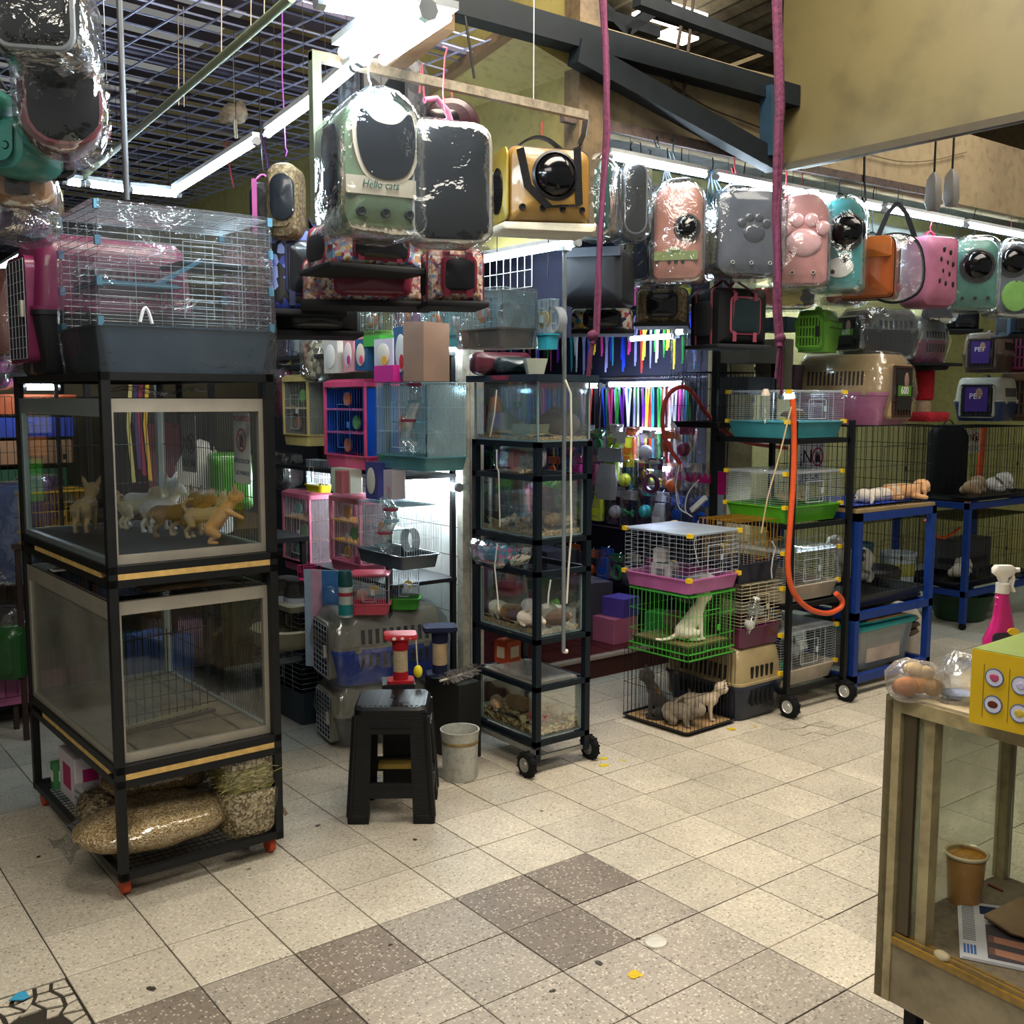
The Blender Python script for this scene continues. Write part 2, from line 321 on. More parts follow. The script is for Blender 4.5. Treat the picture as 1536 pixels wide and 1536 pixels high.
for d, n, j in _tiles:
    if (n, j) in ((-1, 1), (-1, 2), BR2): continue
    if n < 6 and j >= 2: m = T_dark if (n, j) in ((2, 2), (5, 2), (4, 2), (0, 2), (1, 3), (4, 3)) else T_light if (n, j) == (7, 9) else T_mid
    elif j < -4: m = T_shade_grey
    else: m = T_light
    if nt_ < 292:
        o = bpy.data.objects.new('floor_tile', tile_mesh(m)); COL.objects.link(o); o.parent = floor
        o.location = ((n+.5)*TX, -(j+.5)*TY, R_.uniform(-.0012, .0008)); o.rotation_euler = (R_.uniform(-.0015, .0015), R_.uniform(-.0015, .0015), R_.uniform(-.002, .002)); nt_ += 1
    else: far.bb(n*TX+.0015, (n+1)*TX-.0015, -(j+1)*TY+.0015, -j*TY-.0015, -.012, 0)
far.obj('far_tiles', T_shade_grey, floor, kind='stuff')
def shards(n, j, k, miss, mat, gap=.006):
    g = [[(n*TX + TX*(a+(R_.uniform(-.35, .35) if 0 < a < k else 0))/k, -j*TY - TY*(b+(R_.uniform(-.35, .35) if 0 < b < k else 0))/k) for b in range(k+1)] for a in range(k+1)]
    for a in range(k):
        for b in range(k):
            if (a, b) in miss: continue
            q = [g[a][b], g[a][b+1], g[a+1][b+1], g[a+1][b]]; mx = sum(p[0] for p in q)/4; my = sum(p[1] for p in q)/4; z = R_.uniform(-.004, 0)
            q = [(mx+(x-mx)*(1-gap*k/TX), my+(y-my)*(1-gap*k/TX)) for x, y in q]
            MB().rings([[(x-mx, y-my, -.012) for x, y in q], [(x-mx, y-my, z) for x, y in q]], True, False).obj('tile_shard', mat, floor, loc=(mx, my, 0))
shards(-1, 1, 6, {(3, 3), (3, 4), (2, 3), (2, 4), (3, 5), (2, 5), (4, 4), (4, 5), (1, 4), (1, 5)}, T_light, .012)
shards(-1, 2, 5, {(2, 0), (3, 0), (1, 0), (3, 1), (2, 1)}, T_mid, .01)
shards(BR2[0], BR2[1], 3, set(), T_light, .005)
MB().bb(-.3, 0, -.8, -.29, -.02, -.014).obj('hole_bed', stained('hole', '6b6253', '2b2620', 9), floor)
# maroon tiled platform of the recess and its step
plat = struct('trim_1', MB().bb(2.42, 4.36, 1.26, 5, -.02, .128), M('3a1712', .5))
for i in range(8):
    for k in range(6):
        if i*.25 < 1.9: MB().bb(2.43+i*.25+.004, 2.43+(i+1)*.25-.004, 1.30+k*.25, 1.30+(k+1)*.25-.006, .12, .135).obj('platform_tile', M('4a1d17', .28, var=.25, sc_=7), plat)
MB().bb(2.42, 4.36, 1.245, 1.30, .12, .137).obj('step_edge', M('8d8478', .5), plat)
# walls
WY = stained('yellow_wall', 'a3965a', '8b7d46', 1.6, .55, .42, 25)
WB = stained('beige_wall', '9c8c6c', '82725a', 1.3, .7, .4, 18)
WP = stained('panel_wall', '625938', '51492e', .5, .5, .45, 4)
wl = struct('wall_left', MB().bb(2.3, 2.42, .97, 8.5, 0, 2.4), M('2a2a2e', .8))
WT = M('d5ddd8', .22, var=.06, coat=.4)
for i in range(9):
    for k in range(16):
        y0 = 1.0+i*.152
        MB().bb(2.292, 2.301, y0+.002, y0+.150, k*.15+.003, (k+1)*.15-.001).obj('wall_tile', WT, wl)
struct('trim_2', MB().bb(2.285, 2.33, .94, .985, 0, 2.42).bb(2.34, 2.425, .95, .975, 0, 2.42), stained('door_frame', 'b9b7a8', '77746a', 6, .5))
struct('wall_left_upper', MB().bb(2.3, 2.4, .08, 8.5, 2.42, 4.3), WY)
struct('trim_3', MB().bb(2.27, 2.42, .04, .14, 2.42, 4.2), stained('corner_post', '6b5a40', '3f3528', 5))
zt = at(900, 70, Y=.02).z
struct('wall_front_upper', MB().bb(2.4, 9.4, .1, .22, 2.9, zt+.12), WB)
struct('trim_4', MB().bar((2.2, .07, 2.9), (3.67, .07, 2.9), .03, .045).bar((3.67, .07, 2.9), (5.05, .07, 2.92), .03, .04), stained('pipe_rust', '5a4a44', '33302f', 20, .6))
struct('wall_right_upper', MB().bb(3.67, 3.8, -2.6, .1, 2.89, 5.2), WP)
struct('trim_5', MB().bb(3.655, 3.69, -2.6, .08, 2.865, 2.9), M('3c3628', .6))
b = MB(); rs = []
for i in range(80):                                                # corrugated soffit over the stalls
    x = 2.35+i*.09; rs.append([(x, .2, 3.0+(.018 if i % 2 else 0)), (x, 3.2, 3.0+(.018 if i % 2 else 0)), (x, 3.2, 3.03+(.018 if i % 2 else 0)), (x, .2, 3.03+(.018 if i % 2 else 0))])
b.rings(rs, True, False); struct('ceiling', b, M('7c8178', .6, .2, .15))
for y in (.9, 1.8, 2.6): struct('trim_6', MB().bb(2.42, 9, y, y+.06, 2.93, 2.995), M('8f8a5a', .6))
struct('wall_back', MB().bb(4.5, 9.5, 2.6, 2.72, 0, 3.05), stained('back_wall', 'c4b97e', 'a89a60', 1.2, .6, .4))
struct('wall_right', MB().bb(9.3, 9.42, -2, 2.6, 0, 3.05), WY)
struct('wall_middle', MB().bb(4.40, 4.5, 1.1, 5.1, 0, 3.0), M('2c2f38', .7))
struct('wall_recess_back', MB().bb(2.3, 4.5, 5, 5.1, 0, 3.0), M('20222b', .7))
struct('wall_pillar', MB().bb(4.30, 4.53, .94, 1.12, 0, 3.0), stained('pillar_paint', 'aea276', '7f7250', 3, .6, .38))
struct('trim_7', MB().bb(4.225, 4.285, .95, 1.02, 0, 2.95), M('15171c', .5))
struct('wall_far_left', MB().bb(-3.2, 2.3, 3.4, 3.5, 0, 2.45), M('4a4230', .8, var=.3, sc_=3))
struct('wall_far_left_rear', MB().bb(-3.2, 2.3, 8.5, 8.6, 0, 4.2), M('3a342c', .8, var=.3, sc_=3))
struct('wall_far_left_side', MB().bb(-3.3, -3.2, 0, 8.6, 0, 4.2), M('4a4433', .8, var=.3, sc_=3))
# steel beams over the front
STEEL = M('0e151a', .6, 0, .2, spec=.2); STEEL2 = M('1a1e22', .6, .1, .3, spec=.2)
p0, p1 = at(690, 8, Y=.02), at(1165, 140, Y=.02); zb = (p0.z+p1.z)/2
tr = thing('roof_truss', 'dark blue-grey steel truss with a sloping brace above the lamp row', 'roof truss', (2.2, .02, zb-.8))
def loc_(p, o): return Vector(p) - o.location
MB().bar(loc_((1.35, .02, zb), tr), loc_((3.66, .02, zb), tr), .09, .10).obj('top_chord', STEEL, tr)
a, c = at(862, 78, Y=.0), at(1160, 243, Y=.0); MB().bar(loc_(a, tr), loc_(c, tr), .07, .1).obj('brace', STEEL, tr)
a, c = at(1153, 130, Y=-.02), at(1153, 235, Y=-.02); MB().bar(loc_(a, tr), loc_(c, tr), .05, .07).obj('post', M('22394a', .5, .1), tr)
# roof: corrugated sheets on rafters, daylight through gaps
ROOFM = stained('roof_sheet', '8d8470', '4c443a', 3, .8, .5)
b = MB(); rs = []
for i in range(150):
    x = -3+i*.085; z = .03*(i % 2); rs.append([(x, -4, 4.9+z), (x, 3.6, 4.35+z), (x, 3.6, 4.37+z), (x, -4, 4.92+z)])
b.rings(rs, True, False); struct('roof', b, ROOFM)
rf = struct('roof_rafters', MB().bar((-3, .5, 4.42), (9.4, .5, 4.42), .06, .08), STEEL2)
for y in (-.5, -1.4): MB().bar((-3, y, 4.5), (9.4, y, 4.5), .05, .07).obj('purlin', STEEL2, rf)
for (x0, y0, x1, y1, Y_) in ((955, 0, 1160, 75, -.2), (900, 22, 985, 50, .3), (935, 50, 1000, 0, .3), (890, 0, 940, 52, .3)):
    MB().bar(at(x0, y0, Y=Y_), at(x1, y1, Y=Y_), .05, .05).obj('rafter', STEEL2, rf)
MB().bar(at(900, 80, Y=.5), at(1160, 135, Y=.5), .1, .12).bar(at(1010, 130, Y=.5), at(1160, 75, Y=.5), .02, .02).obj('purlin', M('6e6247', .8), rf)
for x0, y0, x1, y1 in ((965, 0, 1045, 38), (985, 48, 1010, 18)):
    p = at((x0+x1)/2, (y0+y1)/2, Z=4.33)
sk = thing('skylight', 'bright skylight sheet in the roof behind the truss', 'skylight', at(1005, 22, Z=4.30)); MB().box((0, 0, 0), (.42, .3, .02)).box((.35, .28, 0), (.3, .16, .02)).obj('sheet', glow('sky_glow', (1, .93, .75), 5), sk); MB().bb(-.25, .25, -.03, .03, -.05, -.02).obj('batten', STEEL2, sk)
rods = struct('trim_8', MB().bar(at(1028, 0, Y=.04), at(1005, 140, Y=.04), .016, n=6).bar(at(1040, 0, Y=.05), at(1025, 145, Y=.05), .016, n=6), M('2e2018', .7))
# left mesh ceiling (welded wire on angle frames) under a dark slatted roof
A6 = math.radians(5.5)
def cut(o, planes):                                                # keep what lies behind the front beam and left of the yellow wall
    bm = bmesh.new(); bm.from_mesh(o.data); bpy.context.view_layer.update(); mi = o.matrix_world.inverted()
    for co, no in planes:
        bmesh.ops.bisect_plane(bm, geom=bm.verts[:]+bm.edges[:]+bm.faces[:], plane_co=mi @ V(*co), plane_no=(mi.to_3x3() @ V(*no)), clear_outer=True)
    bm.to_mesh(o.data); bm.free()
b = MB(); CELL = .135
for i in range(-50, 30): b.bar((i*CELL, -4, 0), (i*CELL, 7.5, 0), .0065)
for i in range(-40, 60): b.bar((-4.6, i*CELL, .004), (3, i*CELL, .004), .0065)
MESHM = M('a4a9c8', .45, .3, .1)
PL = [((0, .04, 0), (0, -1, 0)), ((2.29, 0, 0), (1, 0, 0)), ((1.93, .04, 0), (1, -.2, 0)), ((0, 8.4, 0), (0, 1, 0)), ((-3.1, 0, 0), (-1, 0, 0))]
co = b.obj('ceiling_mesh', MESHM, loc=(.6, 1.5, 3.2), rz=A6, kind='structure'); cut(co, PL)
b = MB()
for i in range(48): b.box((0, -3+i*.26, .0), (9, .2, .012), rx=.12)
slat = b.obj('roof_slats', M('453a42', .8, var=.35, sc_=2), loc=(0, .5, 3.5), rz=A6); slat['kind'] = 'structure'; cut(slat, PL)
b = MB()
for k in range(9): b.bar((-3, .3+k*.95, 0), (2.6, .3+k*.95, 0), .035, .03)
o = b.obj('ceiling_mesh_frame', M('5c586c', .5, .4), loc=(0, 0, 3.225), rz=A6); o['kind'] = 'structure'; cut(o, PL)
BRN = M('7b6246', .7)
struct('trim_9', MB().bar((1.3, .06, 3.22), (2.3, .06, 3.24), .03, .06).bar((1.93, .04, 3.2), (2.3, 1.9, 3.2), .05, .04), BRN)
struct('trim_10', MB().rings([[(1.96, .08, 3.19), (2.31, .08, 3.1), (2.31, .08, 3.16), (1.96, .08, 3.23)], [(2.29, 1.75, 3.19), (2.31, 1.75, 3.14), (2.31, 1.75, 3.16), (2.29, 1.75, 3.23)]], True, False), WY)
q0, q1 = at(808, 49, X=2.27), at(661, 156, X=2.27); struct('trim_11', MB().bar(q0, q1, .03, .03).bar(at(846, 265, X=2.26), at(905, 110, X=2.5), .022, .022), M('1b1c1e', .5))
GREENP = M('8d9a7c', .5, .1); q0, q1 = at(125, 265, Z=2.80), at(437, -4, Z=2.80)
o = MB().bar((0, 0, 0), q1-q0, .028, n=10).obj('conduit_pipe', GREENP, loc=q0); tag(o, 'pale green pipe running diagonally under the mesh ceiling', 'pipe')
q0, q1 = at(596, 90, Z=2.82), at(668, 30, Z=2.82)
o = MB().bar((0, 0, 0), q1-q0, .06, .05).obj('timber_batten', BRN, loc=q0); tag(o, 'brown timber batten beside the brightest lamp cluster', 'timber batten')
# ------------------------------------------------------------------ tube lights
TUBE = glow('tube_glow', (.72, .88, 1.0), 42)
TUBE3 = glow('tube_glow_bright', (.80, .94, 1.0), 110)
TUBE2 = glow('tube_glow_violet', (.66, .74, 1.0), 40)
FIX = M('c9cfd2', .4); CAPM = M('b9bec2', .3, .6)
def tube_light(p, q, label, r=.014, fix=True, mat=None, group=None, name='tube_light', up=(0, 0, 1), multi=1, hang=0):
    p, q = Vector(p), Vector(q); c = (p+q)/2; t = thing(name, label, 'light', c, group=group)
    d = (q-p); n = d.normalized(); up = Vector(up); sd = n.cross(up).normalized()
    for k in range(multi):
        o_ = sd*((k-(multi-1)/2)*r*4)
        MB().bar(p-c+n*.012+o_, q-c-n*.012+o_, r*2, n=10).obj('tube', mat or TUBE, t)
    if fix: MB().bar(p-c+up*(r*1.9), q-c+up*(r*1.9), r*2.2*(1 if multi == 1 else multi*1.8), r*1.3).obj('batten', FIX, t)
    for e, s_ in ((p-c, 1), (q-c, -1)): MB().bar(e-n*s_*.012, e+n*s_*.012, r*2.4*(1 if multi == 1 else 1.5), n=8).obj('end_cap', CAPM, t)
    if hang:
        for f_ in (.2, .8):
            e = p.lerp(q, f_)-c; MB().wire(e+up*r*2, e+V(0, 0, hang-c.z), .0012).obj('hanger_wire', IRON, t)
    return t
def tl(x0, y0, x1, y1, label, flat=True, **k):
    pl = {a: k.pop(a) for a in ('X', 'Y', 'Z', 'D') if a in k}; p, q = at(x0, y0, **pl), at(x1, y1, **pl)
    if flat and 'Z' not in pl: z = (p.z+q.z)/2; p.z = q.z = z
    return tube_light(p, q, label, **k)
tl(96, 272, 123, 276, 'short white tube lamp at the far left end of the ceiling row', Z=2.72, hang=3.2)
tl(131, 276, 190, 284, 'white tube lamp directly above the left end of the plastic-wrapped cage', Z=2.72, hang=3.2)
tl(195, 285, 268, 292, 'white tube lamp above the wrapped cage that meets the diagonal lamp', Z=2.72, hang=3.2)
tl(262, 288, 384, 212, 'diagonal white tube lamp with its low end over the wrapped cage', Z=2.72, hang=3.2)
tl(401, 201, 472, 150, 'diagonal white tube lamp second up from the wrapped cage', Z=2.72, hang=3.2)
tl(479, 145, 532, 100, 'diagonal white tube lamp between the bar post and the dark bags', Z=2.72, hang=3.2)
tl(543, 86, 640, 16, 'wide bright lamp cluster glaring at the top of the diagonal row', Z=2.72, hang=3.2, multi=3, r=.016)
tl(480, -2, 578, 16, 'bright tube lamp crossing the top edge of the picture', Z=2.74, hang=3.2, multi=2, r=.016)
tl(716, 394, 866, 361, 'white tube lamp on the grey conduit in front of the yellow wall', X=2.2)
for i, (a, b_, c_, d_, s_) in enumerate(((868, 212, 902, 219, 'short white tube lamp at the left end of the long right-hand row'), (914, 222, 1060, 255, 'long white tube lamp above the dotted green carrier'), (1074, 262, 1160, 282, 'white tube lamp ending at the right-hand purple rope, over the grey carrier'), (1172, 286, 1252, 301, 'white tube lamp just right of the right-hand purple rope'), (1284, 314, 1320, 322, 'short white tube lamp over the orange carrier'), (1328, 323, 1443, 341, 'white tube lamp above the pink carrier with holes'), (1450, 343, 1545, 359, 'white tube lamp running out of the right edge of the picture'))):
    p, q = at(a, b_, Y=.12), at(c_, d_, Y=.12); p.z = q.z = 2.79; tube_light(p, q, s_, hang=2.9)
for i, (a, b_) in enumerate(((960, 1000), (1285, 1325), (1332, 1362), (1340, 1392))):
    pass
for x, l_ in ((2.7, 'behind the white-dotted teal pack'), (4.75, 'behind the slate grey pack'), (5.95, 'behind the orange carrier'), (7.15, 'behind the turquoise pack')):
    tube_light((x, 1.5, 2.88), (x+1.05, 1.5, 2.88), 'white tube lamp of the row deeper in the shop, '+l_, up=(0, 0, 1), hang=3.0)
for x, l_ in ((4.7, 'nearer the pillar'), (6.1, 'farther from the pillar')):
    tube_light((x, 2.2, 2.80), (x+1.2, 2.2, 2.80), 'unseen tube lamp added to brighten the right-hand bay, '+l_, up=(0, 0, 1), hang=3.0)  # extra row out of sight, added to brighten the back wall
for (x0, y0, x1, y1, s_) in ((946, 512, 1011, 500, 'violet-white strip lamp highest on the accessory wall'), (1014, 499, 1029, 496, 'short violet-white strip lamp at the right end of the highest lamp on the accessory wall'), (880, 579, 900, 578, 'short strip lamp touching the shelf top of the glass tank rack'), (914, 579, 1026, 573, 'long violet-white strip lamp across the middle of the accessory wall'), (942, 645, 1010, 646, 'strip lamp half hidden by the hanging leashes'), (976, 704, 1010, 702, 'small strip lamp lowest on the accessory wall, behind toy packs')):
    tl(x0, y0, x1, y1, s_, X=4.22, mat=TUBE2, r=.017, up=(1, 0, 0))
for x0, y0, x1, s_ in ((1100, 572, 1119, 'small lamp beside the pillar at the height of the wire cage tops'), (1098, 689, 1119, 'small violet lamp low beside the pillar'), (1172, 595, 1191, 'small lamp above the orange hose')):
    p = at(x0, y0, Y=.4 if x0 > 1150 else 1.0); q = at(x1, y0, Y=.4 if x0 > 1150 else 1.0); tube_light(p, q, s_, r=.014)
tl(-4, 407, 40, 381, 'white tube lamp far back at the left edge of the picture', Z=2.5)
tl(36, 580, 86, 582, 'small lamp above the cages behind the glass trolley', Y=2.3)
p, q = at(641, 521, X=2.24), at(690, 513, X=2.24); q.z = p.z; tube_light(p, q, 'white tube lamp on the tiled wall over the blue hamster cages', up=(1, 0, 0), r=.02, mat=TUBE3)
p, q = at(560, 716, X=2.24), at(688, 710, X=2.24); q.z = p.z; tube_light(p, q, 'white tube lamp on the tiled wall under the tall wrapped cage', up=(1, 0, 0), r=.02, mat=TUBE3)
struct('wall_far_back', MB().bb(2.4, 9.5, 3.6, 3.7, 2.4, 5.2), WB)
struct('wall_far_right', MB().bb(9.4, 9.5, -4, 3.6, 3, 5.2), WB)
# ================================================================== BUILDERS
def capsules(parts):
    """parts: (p0, p1, r0, r1) -> overlapping closed shapes, later fused into one skin"""
    b = MB()
    for p0, p1, r0, r1 in parts:
        p0, p1 = Vector(p0), Vector(p1); d = p1-p0; L = d.length
        if L < 1e-5: b.ball(p0, r0, 12, 8); continue
        d.normalize(); u = d.cross(Vector((0, 0, 1))) if abs(d.z) < .9 else d.cross(Vector((1, 0, 0))); u.normalize(); v = d.cross(u); rs = []
        for k in range(4): a = PI/2*(k+.15)/4; rs.append((p0-d*r0*math.cos(a), r0*math.sin(a)))
        rs.append((p0, r0)); rs.append((p1, r1))
        for k in range(3, -1, -1): a = PI/2*(k+.15)/4; rs.append((p1+d*r1*math.cos(a), r1*math.sin(a)))
        b.rings([[c+(u*math.cos(2*PI*i/12)+v*math.sin(2*PI*i/12))*r for i in range(12)] for c, r in rs])
    return b
def fuse(b, vox, smooth=4):
    me = bpy.data.meshes.new('t'); me.from_pydata(b.v, [], b.f); o = bpy.data.objects.new('t', me); COL.objects.link(o)
    m = o.modifiers.new('r', 'REMESH'); m.mode = 'VOXEL'; m.voxel_size = vox; m.use_smooth_shade = True
    m2 = o.modifiers.new('s', 'SMOOTH'); m2.factor = .5; m2.iterations = smooth
    bpy.context.view_layer.update(); r = bpy.data.meshes.new_from_object(o.evaluated_get(bpy.context.evaluated_depsgraph_get())); bpy.data.objects.remove(o); return r
EYE = M('0b0806', .15, var=0); NOSE = M('1a1311', .4, var=0); PINKN = M('c08078', .5, var=0)
def pose(kind, k):
    """skeleton in units of shoulder height, nose towards +X; returns capsules, head centre, muzzle tip, ear length"""
    q = []
    hd = V(.80, 0, 1.28); mz = V(1.08, 0, 1.17)
    if kind == 'stand':
        q += [((-.42, 0, .84), (0, 0, .80), .24, .25), ((0, 0, .80), (.42, 0, .84), .25, .28), ((.46, 0, .9), (.7, 0, 1.15), .2, .17)]
        for s in (-1, 1):
            q += [((.42, s*.15, .75), (.38, s*.17, .42), .13, .085), ((.38, s*.17, .42), (.43, s*.17, .08), .08, .065), ((.43, s*.17, .06), (.52, s*.17, .05), .07, .055)]
            q += [((-.45, s*.14, .75), (-.34, s*.18, .48), .2, .12), ((-.34, s*.18, .48), (-.58, s*.17, .28), .1, .065), ((-.58, s*.17, .28), (-.54, s*.17, .07), .065, .06), ((-.54, s*.17, .06), (-.45, s*.17, .05), .07, .055)]
    elif kind == 'sit':
        hd = V(.42, 0, 1.38); mz = V(.70, 0, 1.28)
        q += [((-.25, 0, .28), (.02, 0, .62), .28, .26), ((.02, 0, .62), (.2, 0, .95), .26, .22), ((.2, 0, .95), (.36, 0, 1.25), .19, .17)]
        for s in (-1, 1):
            q += [((.22, s*.14, .85), (.28, s*.15, .45), .12, .08), ((.28, s*.15, .45), (.3, s*.15, .06), .075, .06), ((.3, s*.15, .06), (.4, s*.15, .05), .07, .055)]
            q += [((-.2, s*.18, .26), (.12, s*.24, .26), .2, .12), ((.12, s*.24, .26), (-.05, s*.22, .07), .1, .07), ((-.05, s*.22, .06), (.2, s*.22, .05), .07, .06)]
    elif kind == 'rear':                                           # up on the hind legs, paws forward
        hd = V(.62, 0, 1.62); mz = V(.86, 0, 1.62)
        q += [((-.25, 0, .5), (.02, 0, .85), .26, .25), ((.02, 0, .85), (.28, 0, 1.2), .25, .24), ((.3, 0, 1.2), (.52, 0, 1.5), .18, .16)]
        for s in (-1, 1):
            q += [((.3, s*.15, 1.15), (.58, s*.17, 1.0), .12, .075), ((.58, s*.17, 1.0), (.82, s*.14, .88), .07, .06)]
            q += [((-.25, s*.15, .45), (-.02, s*.22, .3), .2, .12), ((-.02, s*.22, .3), (-.3, s*.2, .14), .1, .065), ((-.3, s*.2, .07), (-.05, s*.22, .05), .07, .06)]
    elif kind == 'lie':
        hd = V(.72, .05, .42); mz = V(.98, .1, .3)
        q += [((-.5, 0, .26), (0, 0, .28), .25, .26), ((0, 0, .28), (.4, 0, .28), .26, .24), ((.4, 0, .3), (.6, 0, .38), .19, .17)]
        for s in (-1, 1): q += [((.35, s*.2, .15), (.75, s*.2, .08), .1, .07), ((-.45, s*.2, .16), (-.15, s*.28, .1), .17, .09), ((-.15, s*.28, .09), (-.4, s*.3, .07), .08, .06)]
    elif kind == 'flat':                                           # asleep on its side, head down
        hd = V(.62, -.08, .2); mz = V(.85, -.2, .13)
        q += [((-.5, 0, .2), (0, .02, .22), .2, .23), ((0, .02, .22), (.35, 0, .22), .23, .2), ((.35, 0, .2), (.55, -.05, .2), .16, .15)]
        for x in (.25, -.4): q += [((x, -.12, .12), (x+.1, -.42, .07), .1, .06), ((x, -.12, .2), (x+.02, -.38, .16), .09, .055)]
    elif kind == 'crouch':
        hd = V(.62, 0, .62); mz = V(.84, 0, .52)
        q += [((-.4, 0, .42), (0, 0, .46), .3, .3), ((0, 0, .46), (.3, 0, .46), .3, .25), ((.35, 0, .5), (.5, 0, .58), .2, .18)]
        for s in (-1, 1): q += [((.25, s*.18, .35), (.32, s*.18, .06), .12, .07), ((-.35, s*.2, .3), (-.1, s*.26, .16), .2, .1), ((-.1, s*.26, .09), (-.3, s*.25, .06), .08, .06), ((.32, s*.18, .05), (.4, s*.18, .05), .065, .055)]
    return q, hd, mz
def animal(label, cat, loc, s, rz, kind='stand', col='c9a06a', patches=(), ears='up', tail='up', name=None, group=None, belly=None, turn=0, fat=1, headk=1, vox=None, nod=0):
    q, hd, mz = pose(kind, 1); q = [(Vector(a), Vector(b), r0*fat, r1*fat) if max(r0, r1) > .15 else (Vector(a), Vector(b), r0, r1) for a, b, r0, r1 in q]
    Rt = Matrix.Rotation(turn, 3, 'Z') @ Matrix.Rotation(nod, 3, 'Y'); hp = Vector(hd)
    H = lambda v: hp + Rt @ (Vector(v)*headk)
    cat_ = cat in ('kitten', 'cat')
    mzv = Vector(mz)-Vector(hd)
    q += [(H((-.04, 0, 0)), H((.05, 0, .02)), .245*headk, .225*headk), (H((.12, 0, -.04)), H(mzv*(.55 if cat_ else .9)), .15*headk, (.10 if cat_ else .095)*headk)]
    for sd in (-1, 1):
        if ears == 'up': q += [(H((-.05, sd*.16, .12)), H((-.02, sd*.24, .30)), .09*headk, .065*headk), (H((-.02, sd*.23, .28)), H((0, sd*.29, .44)), .062*headk, .022*headk)]
        elif ears == 'small': q += [(H((-.02, sd*.14, .14)), H((0, sd*.19, .27)), .075*headk, .05*headk), (H((0, sd*.19, .27)), H((.01, sd*.21, .35)), .045*headk, .015*headk)]
        elif ears == 'down': q += [(H((-.05, sd*.2, .1)), H((-.06, sd*.28, -.08)), .085*headk, .07*headk), (H((-.06, sd*.28, -.08)), H((-.02, sd*.27, -.2)), .07*headk, .05*headk)]
    b0 = q[0][0]
    tb = {'stand': V(-.62, 0, .92), 'sit': V(-.5, 0, .15), 'rear': V(-.45, 0, .4), 'lie': V(-.72, 0, .22), 'flat': V(-.68, 0, .18), 'crouch': V(-.66, 0, .38)}[kind]
    T = {'up': [(0, 0, 0), (-.12, 0, .18), (-.14, 0, .38), (-.08, 0, .5)], 'curl': [(0, 0, 0), (-.12, 0, .2), (-.02, .03, .36), (.12, .05, .36), (.16, .06, .24)], 'down': [(0, 0, 0), (-.1, 0, -.12), (-.13, 0, -.35), (-.1, 0, -.5)],
         'low': [(0, 0, 0), (-.2, 0, -.1), (-.42, .03, -.14 if kind != 'stand' else -.35), (-.6, .08, -.12 if kind != 'stand' else -.45)], 'arch': [(0, 0, 0), (-.14, 0, .22), (0, .02, .42), (.22, .04, .46)], 'none': []}[tail]
    for i in range(len(T)-1): q.append((tb+Vector(T[i]), tb+Vector(T[i+1]), .075-.012*i, .063-.012*i))
    b = capsules(q); me = fuse(b, vox or .026, 3)
    n = len(me.vertices); co = np.empty(n*3); me.vertices.foreach_get('co', co); co = co.reshape(-1, 3)
    c = np.tile(np.array(hexc(col)), (n, 1)); c[:, :3] = np.minimum(c[:, :3]*1.3, .85); c[:, 3] = 1
    if belly: k = np.clip((.62-co[:, 2])/.25, 0, 1)[:, None]; c = c*(1-k)+np.array(hexc(belly))*k
    nz = np.array([noise.noise(Vector(p)*5)*.12 for p in co])
    for pc, pr_, ph in patches:
        dd = np.linalg.norm(co-np.array(pc), axis=1)+nz; k = np.clip((pr_-dd)/.06, 0, 1)[:, None]; c = c*(1-k)+np.array(hexc(ph))*k
    if ears == 'up':
        for sd in (-1, 1):
            e = np.array(H((.05, sd*.25, .3))); dd = np.linalg.norm(co-e, axis=1); k = np.clip((.09-dd)/.05, 0, 1)[:, None]; c = c*(1-k)+np.array(hexc('c89488'))*k
    ca = me.color_attributes.new('Col', 'FLOAT_COLOR', 'POINT'); ca.data.foreach_set('color', c.astype(np.float32).ravel())
    me.materials.clear(); me.materials.append(furmat()); me.transform(Matrix.Scale(s, 4))
    o = bpy.data.objects.new(name or cat.replace(' ', '_'), me); COL.objects.link(o); me.name = name or cat; tag(o, label, cat, group); o.location = loc; o.rotation_euler.z = rz
    for sd in (-1, 1): MB().ball(H((.19, sd*.105, .06))*s, .034*s, 8, 6).obj('eye', EYE, o)
    tip = H(mzv*(.55 if cat_ else .9)) + Rt @ V(.085, 0, .03)*headk; MB().ball(tip*s, .034*s, 8, 6).obj('nose', PINKN if cat_ and col > 'c0' else NOSE, o)
    return o
